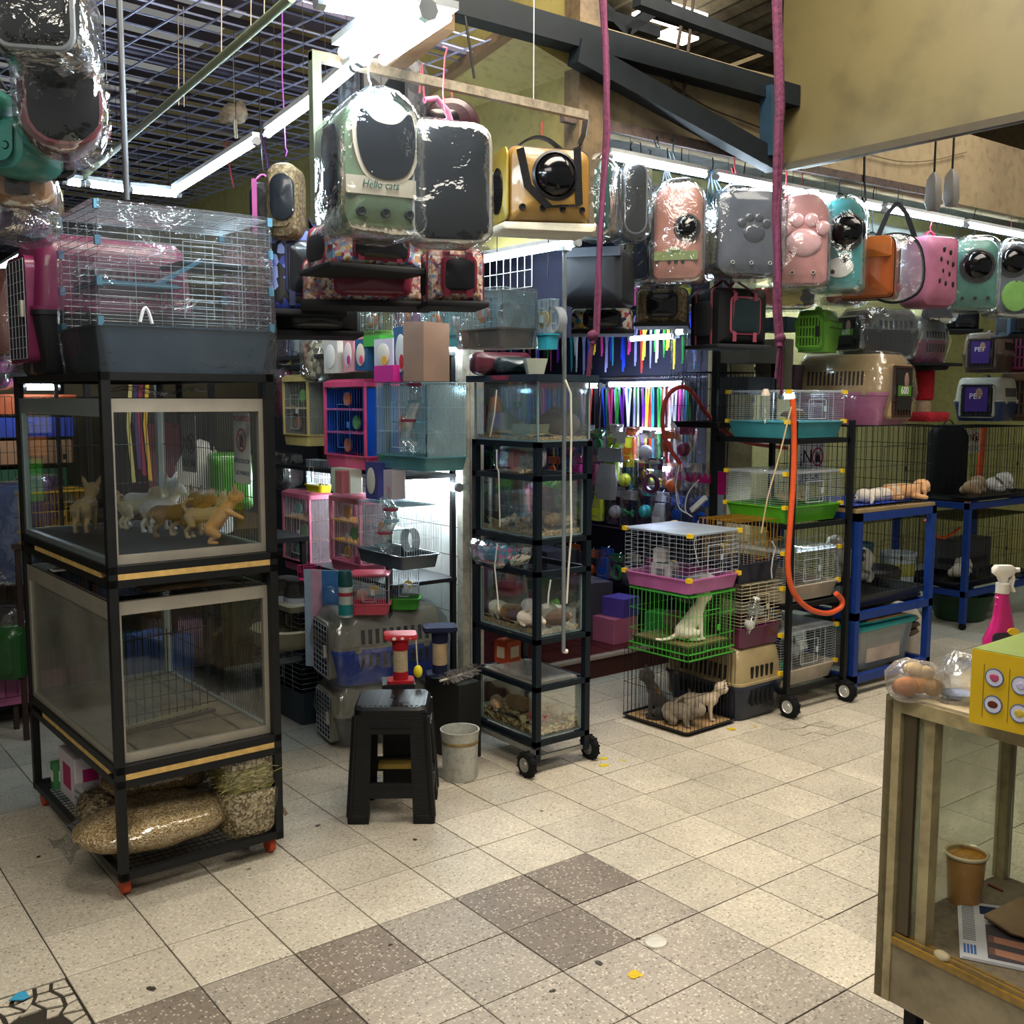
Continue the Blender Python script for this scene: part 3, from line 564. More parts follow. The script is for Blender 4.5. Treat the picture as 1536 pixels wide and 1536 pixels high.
def lump(label, cat, loc, s, rz, col='b08850', patches=(), name=None, group=None, ears='round', squat=1):
    """guinea pig / rabbit: one plump body with a blunt head"""
    q = [((-.35, 0, .3*squat), (.1, 0, .32*squat), .3, .31), ((.1, 0, .32*squat), (.42, 0, .33*squat), .28, .22), ((.42, 0, .32*squat), (.62, 0, .27*squat), .19, .12)]
    for sd in (-1, 1):
        q += [((.25, sd*.13, .12), (.34, sd*.14, .04), .08, .05), ((-.3, sd*.18, .1), (-.15, sd*.2, .04), .1, .06)]
        if ears == 'round': q += [((.36, sd*.13, .48), (.33, sd*.2, .54), .07, .045)]
        else: q += [((.32, sd*.08, .5), (.02, sd*.13, .72), .07, .05), ((.02, sd*.13, .72), (-.12, sd*.13, .72), .05, .025)]
    me = fuse(capsules(q), .03, 3); n = len(me.vertices); co = np.empty(n*3); me.vertices.foreach_get('co', co); co = co.reshape(-1, 3)
    c = np.tile(np.array(hexc(col)), (n, 1)); nz = np.array([noise.noise(Vector(p)*5)*.14 for p in co])
    for pc, pr_, ph in patches:
        dd = np.linalg.norm(co-np.array(pc), axis=1)+nz; k = np.clip((pr_-dd)/.06, 0, 1)[:, None]; c = c*(1-k)+np.array(hexc(ph))*k
    ca = me.color_attributes.new('Col', 'FLOAT_COLOR', 'POINT'); ca.data.foreach_set('color', c.astype(np.float32).ravel()); me.materials.clear(); me.materials.append(furmat()); me.transform(Matrix.Scale(s, 4))
    o = bpy.data.objects.new(name or cat.replace(' ', '_'), me); COL.objects.link(o); tag(o, label, cat, group); o.location = loc; o.rotation_euler.z = rz
    for sd in (-1, 1): MB().ball((.52*s, sd*.13*s, .38*s*squat), .028*s, 8, 6).obj('eye', EYE, o)
    return o
RIGHT = -YAW; AWAY = PI/2-YAW; LEFT_ = PI-YAW; TOWARD = -PI/2-YAW      # headings as seen from the aisle
def wires(b, o, u, v, nu, nv, r=.0012, ru=None, rv=None):
    """lattice: nu+1 wires running along v spaced over u, nv+1 wires running along u spaced over v"""
    o, u, v = Vector(o), Vector(u), Vector(v)
    for i in range(nu+1 if nu else 0): b.wire(o+u*(i/nu), o+u*(i/nu)+v, ru or r)
    for j in range(nv+1 if nv else 0): b.wire(o+v*(j/nv), o+v*(j/nv)+u, rv or r)
    return b
def tray(w, d, h, t=.004, flare=.93, rim=.008, r=.02):
    b = MB(); rs = [rrect(w*flare, d*flare, r, 0), rrect(w, d, r, h), rrect(w+rim*2, d+rim*2, r+rim, h), rrect(w+rim*2, d+rim*2, r+rim, h+.006), rrect(w-t, d-t, r, h+.006), rrect(w*flare-t, d*flare-t, r*.8, t)]
    return b.rings(rs, True, True)
def cage(label, loc, rz, w, d, h, tray_h=.07, trayc='4a5a66', barc=None, nv=18, nh=6, nvd=None, clips=None, top='wire', wrap=None, r=.0013, cat='cage', name='wire_cage', group=None, door=True, floor_=None, thick=.0024, dense='v', flare=.93):
    """animal cage: moulded tray, four wire sides, top, door, corner clips"""
    t = thing(name, label, cat, loc, rz, group); bm_ = barc or WIREW; nvd = nvd or max(4, int(nv*d/w))
    if tray_h: tray(w, d, tray_h, flare=flare).obj('tray', trayc if not isinstance(trayc, str) else M(trayc, .4, coat=.2), t)
    z0 = tray_h; H = h-tray_h; x, y = w/2-.004, d/2-.004
    for nm, o, u, nn in (('wire_front', (-x, -y, z0), (2*x, 0, 0), nv), ('wire_back', (-x, y, z0), (2*x, 0, 0), nv), ('wire_side', (-x, -y, z0), (0, 2*y, 0), nvd), ('wire_side', (x, -y, z0), (0, 2*y, 0), nvd)):
        b = MB()
        wires(b, o, u, (0, 0, H), nn, nh, r, ru=r if dense == 'v' else thick/2, rv=thick/2 if dense == 'v' else r)
        b.obj(nm, bm_, t, kind='stuff')
    b = MB()
    if top == 'wire': wires(b, (-x, -y, h), (2*x, 0, 0), (0, 2*y, 0), nv, nh, r, rv=thick/2); b.obj('wire_top', bm_, t, kind='stuff')
    elif top: rb = rrect(w, d, .012, h-.004); b.rings([rb, rrect(w, d, .012, h+.004), rrect(w-.02, d-.02, .01, h+.010)]).obj('roof_plate', top, t)
    if door:
        b = MB(); dw, dh = w*.3, H*.62; wires(b, (-dw/2, -y-.005, z0+H*.12), (dw, 0, 0), (0, 0, dh), 1, 1, .002); b.box((dw/2-.012, -y-.009, z0+H*.45), (.018, .006, .03)); b.obj('door_frame', bm_, t)
    if clips:
        cm = M(clips, .4, var=0)
        for i in (-1, 1):
            for j in (-1, 1):
                for k in (z0+.004, h): MB().box((i*x, j*y, k), (.026, .026, .022)).obj('corner_clip', cm, t)
    if wrap:
        b = MB(); b.rings([rrect(w+.02, d+.02, .03, -.002), rrect(w+.035, d+.035, .03, tray_h), rrect(w+.03, d+.03, .03, h*.6), rrect(w+.02, d+.02, .03, h+.012), rrect(w*.6, d*.6, .02, h+.02)], True, True).jitter(.012, 7, R_.random()*9); b.obj('plastic_wrap', wrap, t)
    if floor_: MB().bb(-x+.01, x-.01, -y+.01, y-.01, .008, .02).obj('bedding', floor_, t)
    return t
def slots(b, x, y0, y1, z0, z1, n, wd, side=1, tilt=0):
    for i in range(n):
        y = y0+(y1-y0)*(i+.5)/n; b.box((x, y, (z0+z1)/2), (.003, wd, z1-z0), ry=tilt*side)
def carrier(label, loc, rz, W, L, H, top='a59c8b', bot='2b3a6b', doorc=None, nslot=9, bslots=True, wrap=False, group=None, gate='wire', card=None, split=.45, door_dark='1a1d28', handle=True, clear_top=False, name='pet_carrier', cardt=None):
    """plastic travel kennel: door on local -Y, tapered lid over a tapered tub"""
    t = thing(name, label, 'pet carrier', loc, rz, group); hs = H*split
    tm = top if not isinstance(top, str) else M(top, .42, coat=.25, bump=.08, bs=120); bmx = bot if not isinstance(bot, str) else M(bot, .42, coat=.25, bump=.08, bs=120)
    MB().rings([rrect(W*.84, L*.86, .05, 0), rrect(W*.88, L*.9, .06, .02), rrect(W*.97, L*.98, .05, hs-.02), rrect(W, L, .05, hs-.018), rrect(W, L, .05, hs)]).obj('tub', bmx, t)
    MB().rings([rrect(W, L, .05, hs), rrect(W, L, .05, hs+.012), rrect(W*.95, L*.96, .05, hs+.014), rrect(W*.90, L*.93, .05, H*.8), rrect(W*.85, L*.885, .05, H*.95), rrect(W*.76, L*.81, .05, H)]).obj('lid', tm, t)
    k = M(door_dark, .7, var=0)
    for sd in (-1, 1):
        b = MB(); 
        for i in range(nslot):
            y = -L*.28+L*.62*(i+.5)/nslot; z = H*.66; xx = W*.5*(.957-.05*(z-hs)/(H*.8-hs)); b.box((sd*(xx-.0005), y, z), (.006, L*.62/nslot*.5, H*.2), ry=-sd*math.atan2(W*.025, H*.8-hs))
        b.obj('lid_vents', k, t)
        if bslots:
            b = MB()
            for i in range(nslot): y = -L*.28+L*.62*(i+.5)/nslot; b.box((sd*W*.478, y, hs*.66), (.006, L*.62/nslot*.42, hs*.36), ry=sd*.09)
            b.obj('tub_vents', k, t)
    b = MB()
    for i in range(5): b.box((-W*.2+W*.4*i/4, L*.474, H*.64), (W*.045, .008, H*.2), rx=-.08); b.box((-W*.2+W*.4*i/4, L*.487, hs*.62), (W*.045, .012, hs*.42), rx=.05)
    b.obj('rear_vents', k, t, kind='stuff')
    dz0, dz1, dw = H*.12, H*.82, W*.62; yf = -L/2+.002
    MB().extr(rect(dw+.03, dz1-dz0+.03, .04, .03, z0=dz0-.015), yf-.012, yf+.03).obj('door_surround', tm, t)
    MB().extr(rect(dw, dz1-dz0, .035, .025, z0=dz0), yf-.0135, yf+.0).obj('opening', k, t)
    g = MB()
    if gate == 'wire': wires(g, (-dw/2, yf-.016, dz0), (dw, 0, 0), (0, 0, dz1-dz0), 5, 9, .0016); gm = WIREW
    else: 
        for i in range(7): g.box((-dw/2+dw*(i+.5)/7, yf-.016, (dz0+dz1)/2), (dw/7*.45, .008, dz1-dz0))
        for z in (dz0, dz0+(dz1-dz0)*.33, dz0+(dz1-dz0)*.66, dz1): g.box((0, yf-.017, z), (dw, .009, .012))
        gm = M(doorc or '1c1a1b', .45)
    gt = g.obj('door', gm, t); MB().box((dw*.42, yf-.022, (dz0+dz1)/2), (.022, .012, .06)).obj('latch', M('b9b6a8' if gate == 'wire' else '2a2a2a', .4), gt)
    if handle: MB().strip(arc((0, -L*.12, H-.004), (0, L*.12, H-.004), .028, 8), .026, .008, (1, 0, 0)).obj('handle', tm, t)
    if card:
        c = MB().box((0, yf-.026, (dz0+dz1)/2+.01), (dw*.72, .002, (dz1-dz0)*.8)).obj('product_card', M(card, .4, var=.05), t)
    if cardt:
        cw, ch = dw*.72, (dz1-dz0)*.8; cz_ = (dz0+dz1)/2+.01; tx, tc_, bc_ = cardt
        if bc_: MB().box((0, yf-.0285, cz_-ch*.02), (cw*.9, .002, ch*.26)).obj('card_band', M(bc_, .4), t)
        MB().ball((cw*.12, yf-.028, cz_+ch*.24), cw*.2, 12, 8, (.8, .12, 1.3)).obj('card_dog_picture', M('8a6a5c', .5), t); text(tx, cw*.36, M(tc_, .5, var=0), t, (-cw*.02, yf-.0305, cz_-ch*.02 if bc_ else cz_+ch*.12), ext=.0006)
    for sd in (-1, 1):
        for y in (-L*.3, L*.3): MB().box((sd*W*.5, y, hs), (.012, .03, .03)).obj('clasp', tm, t)
    if wrap: MB().rings([rrect(W*.92, L*.94, .05, -.003), rrect(W+.03, L+.05, .06, hs), rrect(W*.98, L+.03, .06, H*.8), rrect(W*.8, L*.84, .06, H+.014)]).jitter(.014, 8, R_.random()*9).obj('plastic_wrap', WRAP, t)
    return t
def frame(b, x0, x1, y0, y1, z, s=.025, h=None):
    h = h or s
    b.bb(x0, x1, y0, y0+s, z-h/2, z+h/2).bb(x0, x1, y1-s, y1, z-h/2, z+h/2).bb(x0, x0+s, y0, y1, z-h/2, z+h/2).bb(x1-s, x1, y0, y1, z-h/2, z+h/2); return b
def caster(p, parent, col='b8482a', r=.033):
    c = bpy.data.objects.new('caster', None)
    o = MB().box((0, 0, .045), (.05, .05, .01)).bar((-.015, 0, .02), (-.015, 0, .045), .006, .03).bar((.015, 0, .02), (.015, 0, .045), .006, .03).obj('caster', M('222222', .5, .4), parent, loc=p)
    MB().lathe([(.004, -.012), (r, -.012), (r, .012), (.004, .012)], (0, 0, r-.045+.012), 18, 'X').obj('wheel', M(col, .5), o); return o
# ================================================================== GLASS TROLLEY WITH THE PUPPIES
tz = math.radians(1.2); Xa = V(math.cos(tz), math.sin(tz), 0); Ya = V(-math.sin(tz), math.cos(tz), 0); TN = V(.275, .085, 0); TW, TD = .605, 1.13
def TP(x, y, z): return TN + Xa*x + Ya*y + V(0, 0, z)
tcen = TP(TW/2, TD/2, 0)
tro = thing('display_trolley', 'tall black steel trolley on orange casters holding two glass puppy boxes', 'trolley', tcen, tz)
hw, hd_ = TW/2, TD/2
for i in (-1, 1):
    for j in (-1, 1):
        MB().bb(i*hw-(.03 if i > 0 else 0), i*hw+(0 if i > 0 else .03), j*hd_-(.03 if j > 0 else 0), j*hd_+(0 if j > 0 else .03), .065, 1.80).obj('post', IRON, tro)
        o = caster((i*(hw-.03), j*(hd_-.06), .033), tro)
for z in (1.785, 1.143, 1.097, .457, .408, .082): frame(MB(), -hw, hw, -hd_, hd_, z, .026).obj('rail', IRON, tro)
PINE = M('c9a562', .6, var=.2, sc_=30)
for z in (1.12, .4325):
    for s_ in (-1, 1): MB().bb(-hw+.03, hw-.03, s_*hd_-(.02 if s_ > 0 else 0), s_*hd_+(0 if s_ > 0 else .02), z-.010, z+.010).obj('wood_strip', PINE, tro)
    MB().bb(-hw+.002, -hw+.02, -hd_+.1, hd_-.2, z-.010, z+.008).obj('wood_strip', PINE, tro)
MB().bb(-hw+.005, hw-.005, -hd_+.005, hd_-.005, 1.785, 1.797).obj('top_board', M('2b2a2a', .6), tro)
b = MB(); wires(b, (-hw+.02, -hd_+.02, .088), (TW-.04, 0, 0), (0, TD-.04, 0), 22, 34, .0018); b.obj('shelf_mesh', WIREB, tro, kind='stuff')
def glass_box(label, z0, z1, floor_mat, beige):
    t = thing('glass_display_box', label, 'display case', tcen+V(0, 0, z0), tz); H = z1-z0; x, y = hw-.012, hd_-.032; FA = ALU; s = .034
    b = MB(); b.bb(-x, x, -y, -y+.022, 0, s*.9).bb(-x, x, -y, -y+.022, H-.045, H).bb(-x, -x+s, -y, -y+.022, s*.9, H-.045).bb(x-s, x, -y, -y+.022, s*.9, H-.045); b.obj('front_frame', FA, t)
    b = MB(); b.bb(-x-.002, -x+.018, -y+.022, y, 0, .022).bb(-x-.002, -x+.018, -y+.022, y, H-.06, H).bb(-x-.002, -x+.018, y-.03, y, .022, H-.06); b.obj('side_frame', ALU if beige else SILV, t)
    b = MB(); b.bb(-x, x, y-.02, y, 0, .022).bb(-x, x, y-.02, y, H-.03, H).bb(x-.03, x, y-.03, y, .0, H).bb(x-.018, x, -y, y, 0, .022).bb(x-.018, x, -y, y, H-.03, H); b.obj('rear_frame', SILV, t)
    MB().bb(-x+s, x-s, -y+.008, -y+.013, s*.9, H-.045).obj('front_pane', GLASS, t)
    MB().bb(-x+.004, -x+.008, -y+.022, y-.03, .022, H-.06).obj('side_pane', GLASS if not beige else clear('side_glass', (.9, .92, .88), .10, .6, .08, 0, 9, .22, (.45, .43, .36), ridge=True), t)
    b = MB(); wires(b, (x-.009, -y, .02), (0, 2*y, 0), (0, 0, H-.05), 46, 3, .0017); b.obj('wire_side', WIREB, t, kind='stuff')
    b = MB(); wires(b, (-x, y-.009, .02), (2*x, 0, 0), (0, 0, H-.05), 24, 3, .0017); b.obj('wire_back', WIREB, t, kind='stuff')
    b = MB(); wires(b, (-x, -y+.02, H+.002), (2*x, 0, 0), (0, 2*y-.02, 0), 8, 30, .0015); b.obj('wire_top', WIREB, t, kind='stuff')
    MB().bb(-x+.01, x-.01, -y+.02, y-.02, .004, .014).obj('floor_board', floor_mat, t)
    return t
gb1 = glass_box('upper glass-fronted box holding a litter of tan and white puppies', 1.157, 1.712, M('1c1e21', .75, bump=.3, bs=200), False)
gb2 = glass_box('empty lower glass-fronted box with slatted floor and loose black grille', .471, 1.03, stained('grimy_board', '6b6148', '3a3426', 6, .7, .5), True)
for k in range(5): MB().bb(-.27, .27, -.48+k*.21, -.475+k*.21, .014, .017).obj('floor_slat', WIREB, gb2)
b = MB(); 
for k in range(3): b.bb(-.2+k*.19, -.193+k*.19, -.5, .5, .015, .019)
b.obj('floor_runner', WIREB, gb2)
g_ = thing('loose_grille', 'loose black wire grille standing inside the empty lower glass box', 'grille', TP(.08, .30, .487), tz-.02)
b = MB(); wires(b, (0, 0, 0), (.40, .10, 0), (0, 0, .36), 12, 0, .0022)
for z in (.02, .19, .34): b.bar((0, 0, z), (.40, .10, z), .004)
b.bar((-.01, -.02, .004), (.42, .08, .004), .012); b.obj('bars', WIREB, g_); MB().bar((0, 0, .02), (.4, .1, .02), .012).obj('foot_bar', M('8b8466', .6), g_)
# tray of junk lying on top of the lower box
o = MB().grid(10, 8, lambda u, v: (u*.42, v*.3, .012+.02*math.sin(u*5)*math.sin(v*4))).obj('crumpled_sheet', M('5a4a33', .6), loc=TP(.15, .05, 1.036), rz=tz); tag(o, 'brown crumpled sheet lying on top of the lower glass box', 'sheet')
o = MB().rings([[(0, 0, 0), (.09, 0, 0), (.09, .05, 0), (0, .05, 0)], [(0, 0, .008), (.09, 0, .008), (.09, .05, .008), (0, .05, .008)]], True, False).obj('white_card', WHITE, loc=TP(.03, .78, 1.036), rz=tz); tag(o, 'small white card on the left rim of the lower glass box', 'card')
o = MB().grid(8, 5, lambda u, v: (u*.34, v*.10, .016+.01*math.sin(u*9)+.008*math.sin(v*6))).obj('plastic_roll', FILM, loc=TP(.05, .02, 1.722), rz=tz); tag(o, 'clear crumpled plastic lying on top of the upper glass box', 'plastic sheet')
# warning signs wired to the back of the upper box
def sign(px, py, w, h, lines, label, X=None, Y=None, rz=0, parent_pt=None):
    p = at(px, py, X=X) if X is not None else at(px, py, Y=Y); t = thing('warning_sign', label, 'sign', p, rz)
    MB().extr(rect(w, h, .012, z0=-h/2), -.001, .001).obj('card', M('e4e2de', .5, var=.05), t)
    for s_, z, sz, c, *xo in lines:
        xo = xo[0] if xo else 0
        if s_ == 'icon':
            r = sz; b = MB(); b.lathe([(r*.82, -.0012), (r, -.0012), (r, .0), (r*.82, .0)], (xo, -.002, z), 24, 'Y'); b.bar((xo-r*.62, -.0028, z+r*.62), (xo+r*.62, -.0028, z-r*.62), r*.18, .001); b.obj('ban_ring', M('c0303a', .5, var=0), t)
            MB().extr([(-r*.4, z-r*.6), (r*.3, z-r*.6), (r*.42, z-.1*r), (r*.3, z+r*.1), (r*.22, z+r*.6), (r*.05, z+r*.1), (-r*.1, z+r*.65), (-r*.2, z+.1*r), (-r*.42, z+r*.3)], -.0022, -.001, smooth=False, cx=xo).obj('hand_icon', M('1a1a1a', .5, var=0), t)
        else: text(s_, sz, M(c, .5, var=0), t, (xo, -.0018, z), ext=.0004)
    return t
xs = TP(TW-.03, 0, 0).x
sign(283, 665, .17, .24, [('¡N', .0, .085, '14182c', -.045), ('icon', .0, .042, '', .035), ('TOCAR', -.085, .045, '20305c')], 'white no-touching sign on the wire behind the glass, left of the pair', X=xs, rz=-PI/2)
sign(363, 672, .15, .27, [('PROHIBIDO', .11, .03, 'b02a30'), ('icon', .03, .045, ''), ('INTRODUCIR', -.05, .024, '20305c'), ('LAS MANOS', -.095, .024, '20305c')], 'white prohibition sign with red heading on the wire behind the glass, right of the pair', X=xs+.002, rz=-PI/2)
# the litter
FZ = 1.157+.0145
def pup(px, py, label, s, rz, **k):
    p = at(px, py, Z=FZ)-TN; x, y = p.dot(Xa), p.dot(Ya); m = s*.62; x = min(max(x, .04+m*abs(math.cos(rz))), TW-.05-m*1.3*abs(math.cos(rz))); y = min(max(y, .06+m*.8), TD-.2)
    return animal(label, 'puppy', TP(x, y, FZ), s, rz, **k)
TAN = 'a87c48'; CRM = 'c4ab84'; WHT = 'ddd8cc'; BRN_ = '6e5430'
pup(129, 797, 'cream puppy seen from behind through the left pane of the glass box', .128, AWAY+.1, kind='stand', col='c2a67c', tail='down', ears='up')
pup(206, 792, 'cream white puppy with a curled tail at the left of the litter', .112, AWAY-.75, kind='stand', col='cdbf9c', tail='curl', ears='down', turn=.3)
pup(188, 786, 'tan puppy half hidden behind the post of the glass box', .105, LEFT_+.2, kind='stand', col='a5763c', tail='none', ears='down')
pup(240, 797, 'white puppy standing with its back to the front pane', .125, AWAY-.5, kind='stand', col='dcdad0', tail='none', ears='up', turn=-.6)
pup(262, 785, 'white puppy with raised head and pink ears, behind the brown one', .135, RIGHT+.35, kind='stand', col='dedacd', tail='none', ears='up', turn=-.7)
pup(259, 805, 'brown puppy standing sideways in the middle of the litter', .118, RIGHT+.35, kind='stand', col='7a5c34', tail='down', ears='up', turn=.6, patches=[((.8, 0, 1.3), .35, '8d6c42')])
pup(306, 808, 'pale beige puppy with an arched tail between the two tan ones', .112, RIGHT-.2, kind='stand', col='b59c74', tail='arch', ears='up', turn=.3)
pup(335, 815, 'tan puppy rearing up with pointed ears nearest the front pane', .108, RIGHT+.25, kind='rear', col='b0814a', tail='none', ears='up', turn=.1)
pup(354, 797, 'brown puppy with a dark snout looking right, at the right end of the litter', .112, RIGHT+.1, kind='stand', col='93683a', tail='none', ears='up', belly='c8b390', nod=.25)
# ------------------------------------------------------------------ goods on the bottom shelf
def sack(label, c, w, d, h, rz, mat=SAW, seed=0, tilt=0, group=None, cat='bag', name='bedding_bag', film=True, twoc=None):
    """stuffed clear bag lying on its side, pinched at both ends"""
    t = thing(name, label, cat, c, rz, group)
    def body(gr):
        b = MB(); rs = []
        for k in range(17):
            u = k/16; e = math.sin(PI*u)**.42 if 0 < u < 1 else .10; e = max(e, .12); tw = max(.05, math.sin(PI*u)**.6)
            rs.append([((u-.5)*w, math.cos(a)*d/2*e*gr*(1+.05*math.sin(5*u+a*2+seed)), h/2+tilt*(u-.5)+math.sin(a)*h/2*tw*gr*(1+.07*math.sin(7*u+seed+a*3))) for a in [2*PI*i/20 for i in range(20)]])
        b.rings(rs); return b.jitter(h*.07, 9, seed)
    body(.97).obj('filling', mat, t)
    if film:
        b = body(1.03)
        b.obj('film', FILM, t)
        for s_ in (-1, 1): b = MB().grid(5, 5, lambda u, v: (s_*(w*.485+u*.05), (v-.5)*d*.4*(1+u*.6), h/2+tilt*s_*.5+.012*math.sin(v*9+u*4)-.02*u)); b.obj('film_end', FILM, t)
    return t
SZ = .096
SAW2 = spots('sawdust_dark', ['a8865a', 'c4a070', '8d6a3e', 'b89868'], 160, .9, bump=1.0)
HAY = spots('hay', ['9a9150', 'b8ae6a', '6e6a34', 'cfc48a', '857a40'], 60, .8, bump=1.0, stretch=(1, 5, 3)); CHOP = spots('chopped_straw', ['b9a274', 'd6c598', '8a7448', 'e6d8b4', '6f5a34'], 130, .9, bump=1.0)
sack('large clear bag of sawdust lying across the front of the bottom shelf', TP(.20, .185, SZ), .62, .38, .175, tz+.04, SAW, 1)
sack('clear bag of sawdust lying on top of the large front bag', TP(.27, .36, SZ+.11), .44, .28, .17, tz-.1, SAW2, 2, tilt=.02)
sack('small bag of sawdust wedged between the front bag and the straw bag', TP(.44, .30, SZ), .26, .22, .13, tz-.5, SAW2, 3)
sack('clear bag of dark bedding pellets behind the near post', TP(.12, .50, SZ+.02), .34, .22, .12, tz+.8, spots('pellets', ['6b5a40', '8d7a58', '4a3d2a', 'a9987a'], 90, .9, bump=1), 4)
t = thing('straw_bag', 'clear upright bag of chopped straw at the right end of the bottom shelf', 'bag', TP(.505, .115, SZ), tz-.08)
MB().rings([rrect(.17, .18, .05, 0), rrect(.21, .21, .06, .03), rrect(.22, .22, .06, .16), rrect(.2, .2, .06, .17)]).jitter(.01, 9, 3).obj('straw', CHOP, t)
MB().rings([rrect(.18, .19, .05, -.002), rrect(.222, .222, .06, .03), rrect(.232, .232, .06, .18)]).jitter(.01, 9, 3).obj('film', FILM, t)
t = thing('hay_bag', 'clear bag of green hay stacked on the chopped straw bag', 'bag', TP(.50, .12, SZ+.175), tz-.05)
MB().rings([rrect(.2, .2, .06, 0), rrect(.23, .22, .07, .03), rrect(.23, .22, .07, .10)]).jitter(.012, 11, 4).obj('hay', HAY, t)
b = MB()
for k in range(260):
    a = V(R_.uniform(-.1, .1), R_.uniform(-.115, .0), R_.uniform(.0, .10)); d_ = V(R_.gauss(0, 1), R_.gauss(0, .3), R_.gauss(0, .35)).normalized()*R_.uniform(.02, .05); b.bar(a-d_, a+d_, .0022, n=3)
b.obj('hay_stalks', M('aba35c', .7, var=.4, sc_=50), t, kind='stuff')
MB().rings([rrect(.23, .22, .07, .09), rrect(.225, .215, .07, .13), rrect(.15, .15, .06, .155)]).jitter(.012, 9, 5).obj('straw', CHOP, t)
MB().rings([rrect(.205, .205, .06, -.002), rrect(.242, .232, .07, .03), rrect(.24, .23, .07, .13), rrect(.14, .14, .06, .165)]).jitter(.012, 9, 6).obj('film', FILM, t)
def carton(label, loc, size, rz, col, cat='box', name='carton', bands=(), group=None, lbl=None, tilt=0):
    t = thing(name, label, cat, loc, rz, group); w_, d_, h_ = size
    b = MB().rings([rrect(w_, d_, .003, 0, 1), rrect(w_, d_, .003, h_, 1)], True, False); b.obj('body', M(col, .6, var=.06), t)
    MB().bb(-w_/2+.004, w_/2-.004, -d_/2+.004, d_/2-.004, h_, h_+.002).obj('flap', M(col, .55, var=.1), t)
    for (x, z, a, c, hx) in bands: MB().box((x*w_, -d_/2-.001, z*h_), (a*w_, .003, c*h_)).obj('print_panel', M(hx, .5, var=.05), t); MB().box((-w_/2-.001, x*d_, z*h_), (.003, a*d_*.9, c*h_)).obj('print_panel', M(hx, .5, var=.05), t)
    if lbl: text(lbl[0], lbl[1], M(lbl[2], .5, var=0), t, (0, -d_/2-.004, lbl[3]*h_)); text(lbl[0], lbl[1], M(lbl[2], .5, var=0), t, (-w_/2-.004, 0, lbl[3]*h_), (PI/2, 0, -PI/2))
    if tilt: t.rotation_euler.y = tilt
    return t
carton('white and magenta carton standing on the left side of the bottom shelf', TP(.12, .83, SZ), (.12, .22, .19), tz, 'c9c0c4', bands=[(0, .5, .5, .5, 'a01e5c')])
carton('grey striped carton lying behind the dark pellets bag', TP(.16, .66, SZ), (.2, .14, .09), tz+.1, 'a8a7ac', bands=[(0, .5, .9, .12, '6b7078'), (0, .8, .9, .1, '6b7078')])
carton('small green carton at the back of the bottom shelf', TP(.09, .98, SZ), (.1, .05, .11), tz, '3f7a4c', bands=[(0, .5, .6, .4, 'd8d4c0')])
o = MB().grid(6, 6, lambda u, v: (.06*u, .07*v-.03, .03*math.sin(u*4)+.01*math.cos(v*7)+.03)).obj('film_scrap', M('b88f74', .5, tr=.4), loc=TP(.61, .12, SZ), rz=tz); tag(o, 'torn end of a plastic bag poking out past the right post', 'plastic scrap')
# ================================================================== BAGS AND PACKS
BLK = M('0b0c0e', .6, bump=.2, bs=150, spec=.2); BLKG = M('07080a', .14, coat=.25, var=.05, spec=.3); MESHC = M('23262c', .8, bump=.5, bs=300)
def place(cx, cy, wpx, hpx, **pl):
    """centre pixel and pixel size -> point at the middle of the thing and its size in metres"""
    p = at(cx, cy, **pl); k = mpx(p); return p, wpx*k, hpx*k
CATW = [(-.40, .30), (-.46, .62), (-.42, .92), (-.36, 1.0), (-.28, .93), (-.20, .84), (-.05, .80), (.12, .80), (.24, .86), (.33, .98), (.40, .97), (.44, .80), (.46, .55), (.42, .28), (.32, .10), (.15, .02), (-.08, 0), (-.28, .08)]
def smooth_out(o, n=2):
    for _ in range(n):
        r = []
        for i in range(len(o)):
            a, b = o[i], o[(i+1) % len(o)]; r += [(a[0]*.75+b[0]*.25, a[1]*.75+b[1]*.25), (a[0]*.25+b[0]*.75, a[1]*.25+b[1]*.75)]
        o = r
    return o
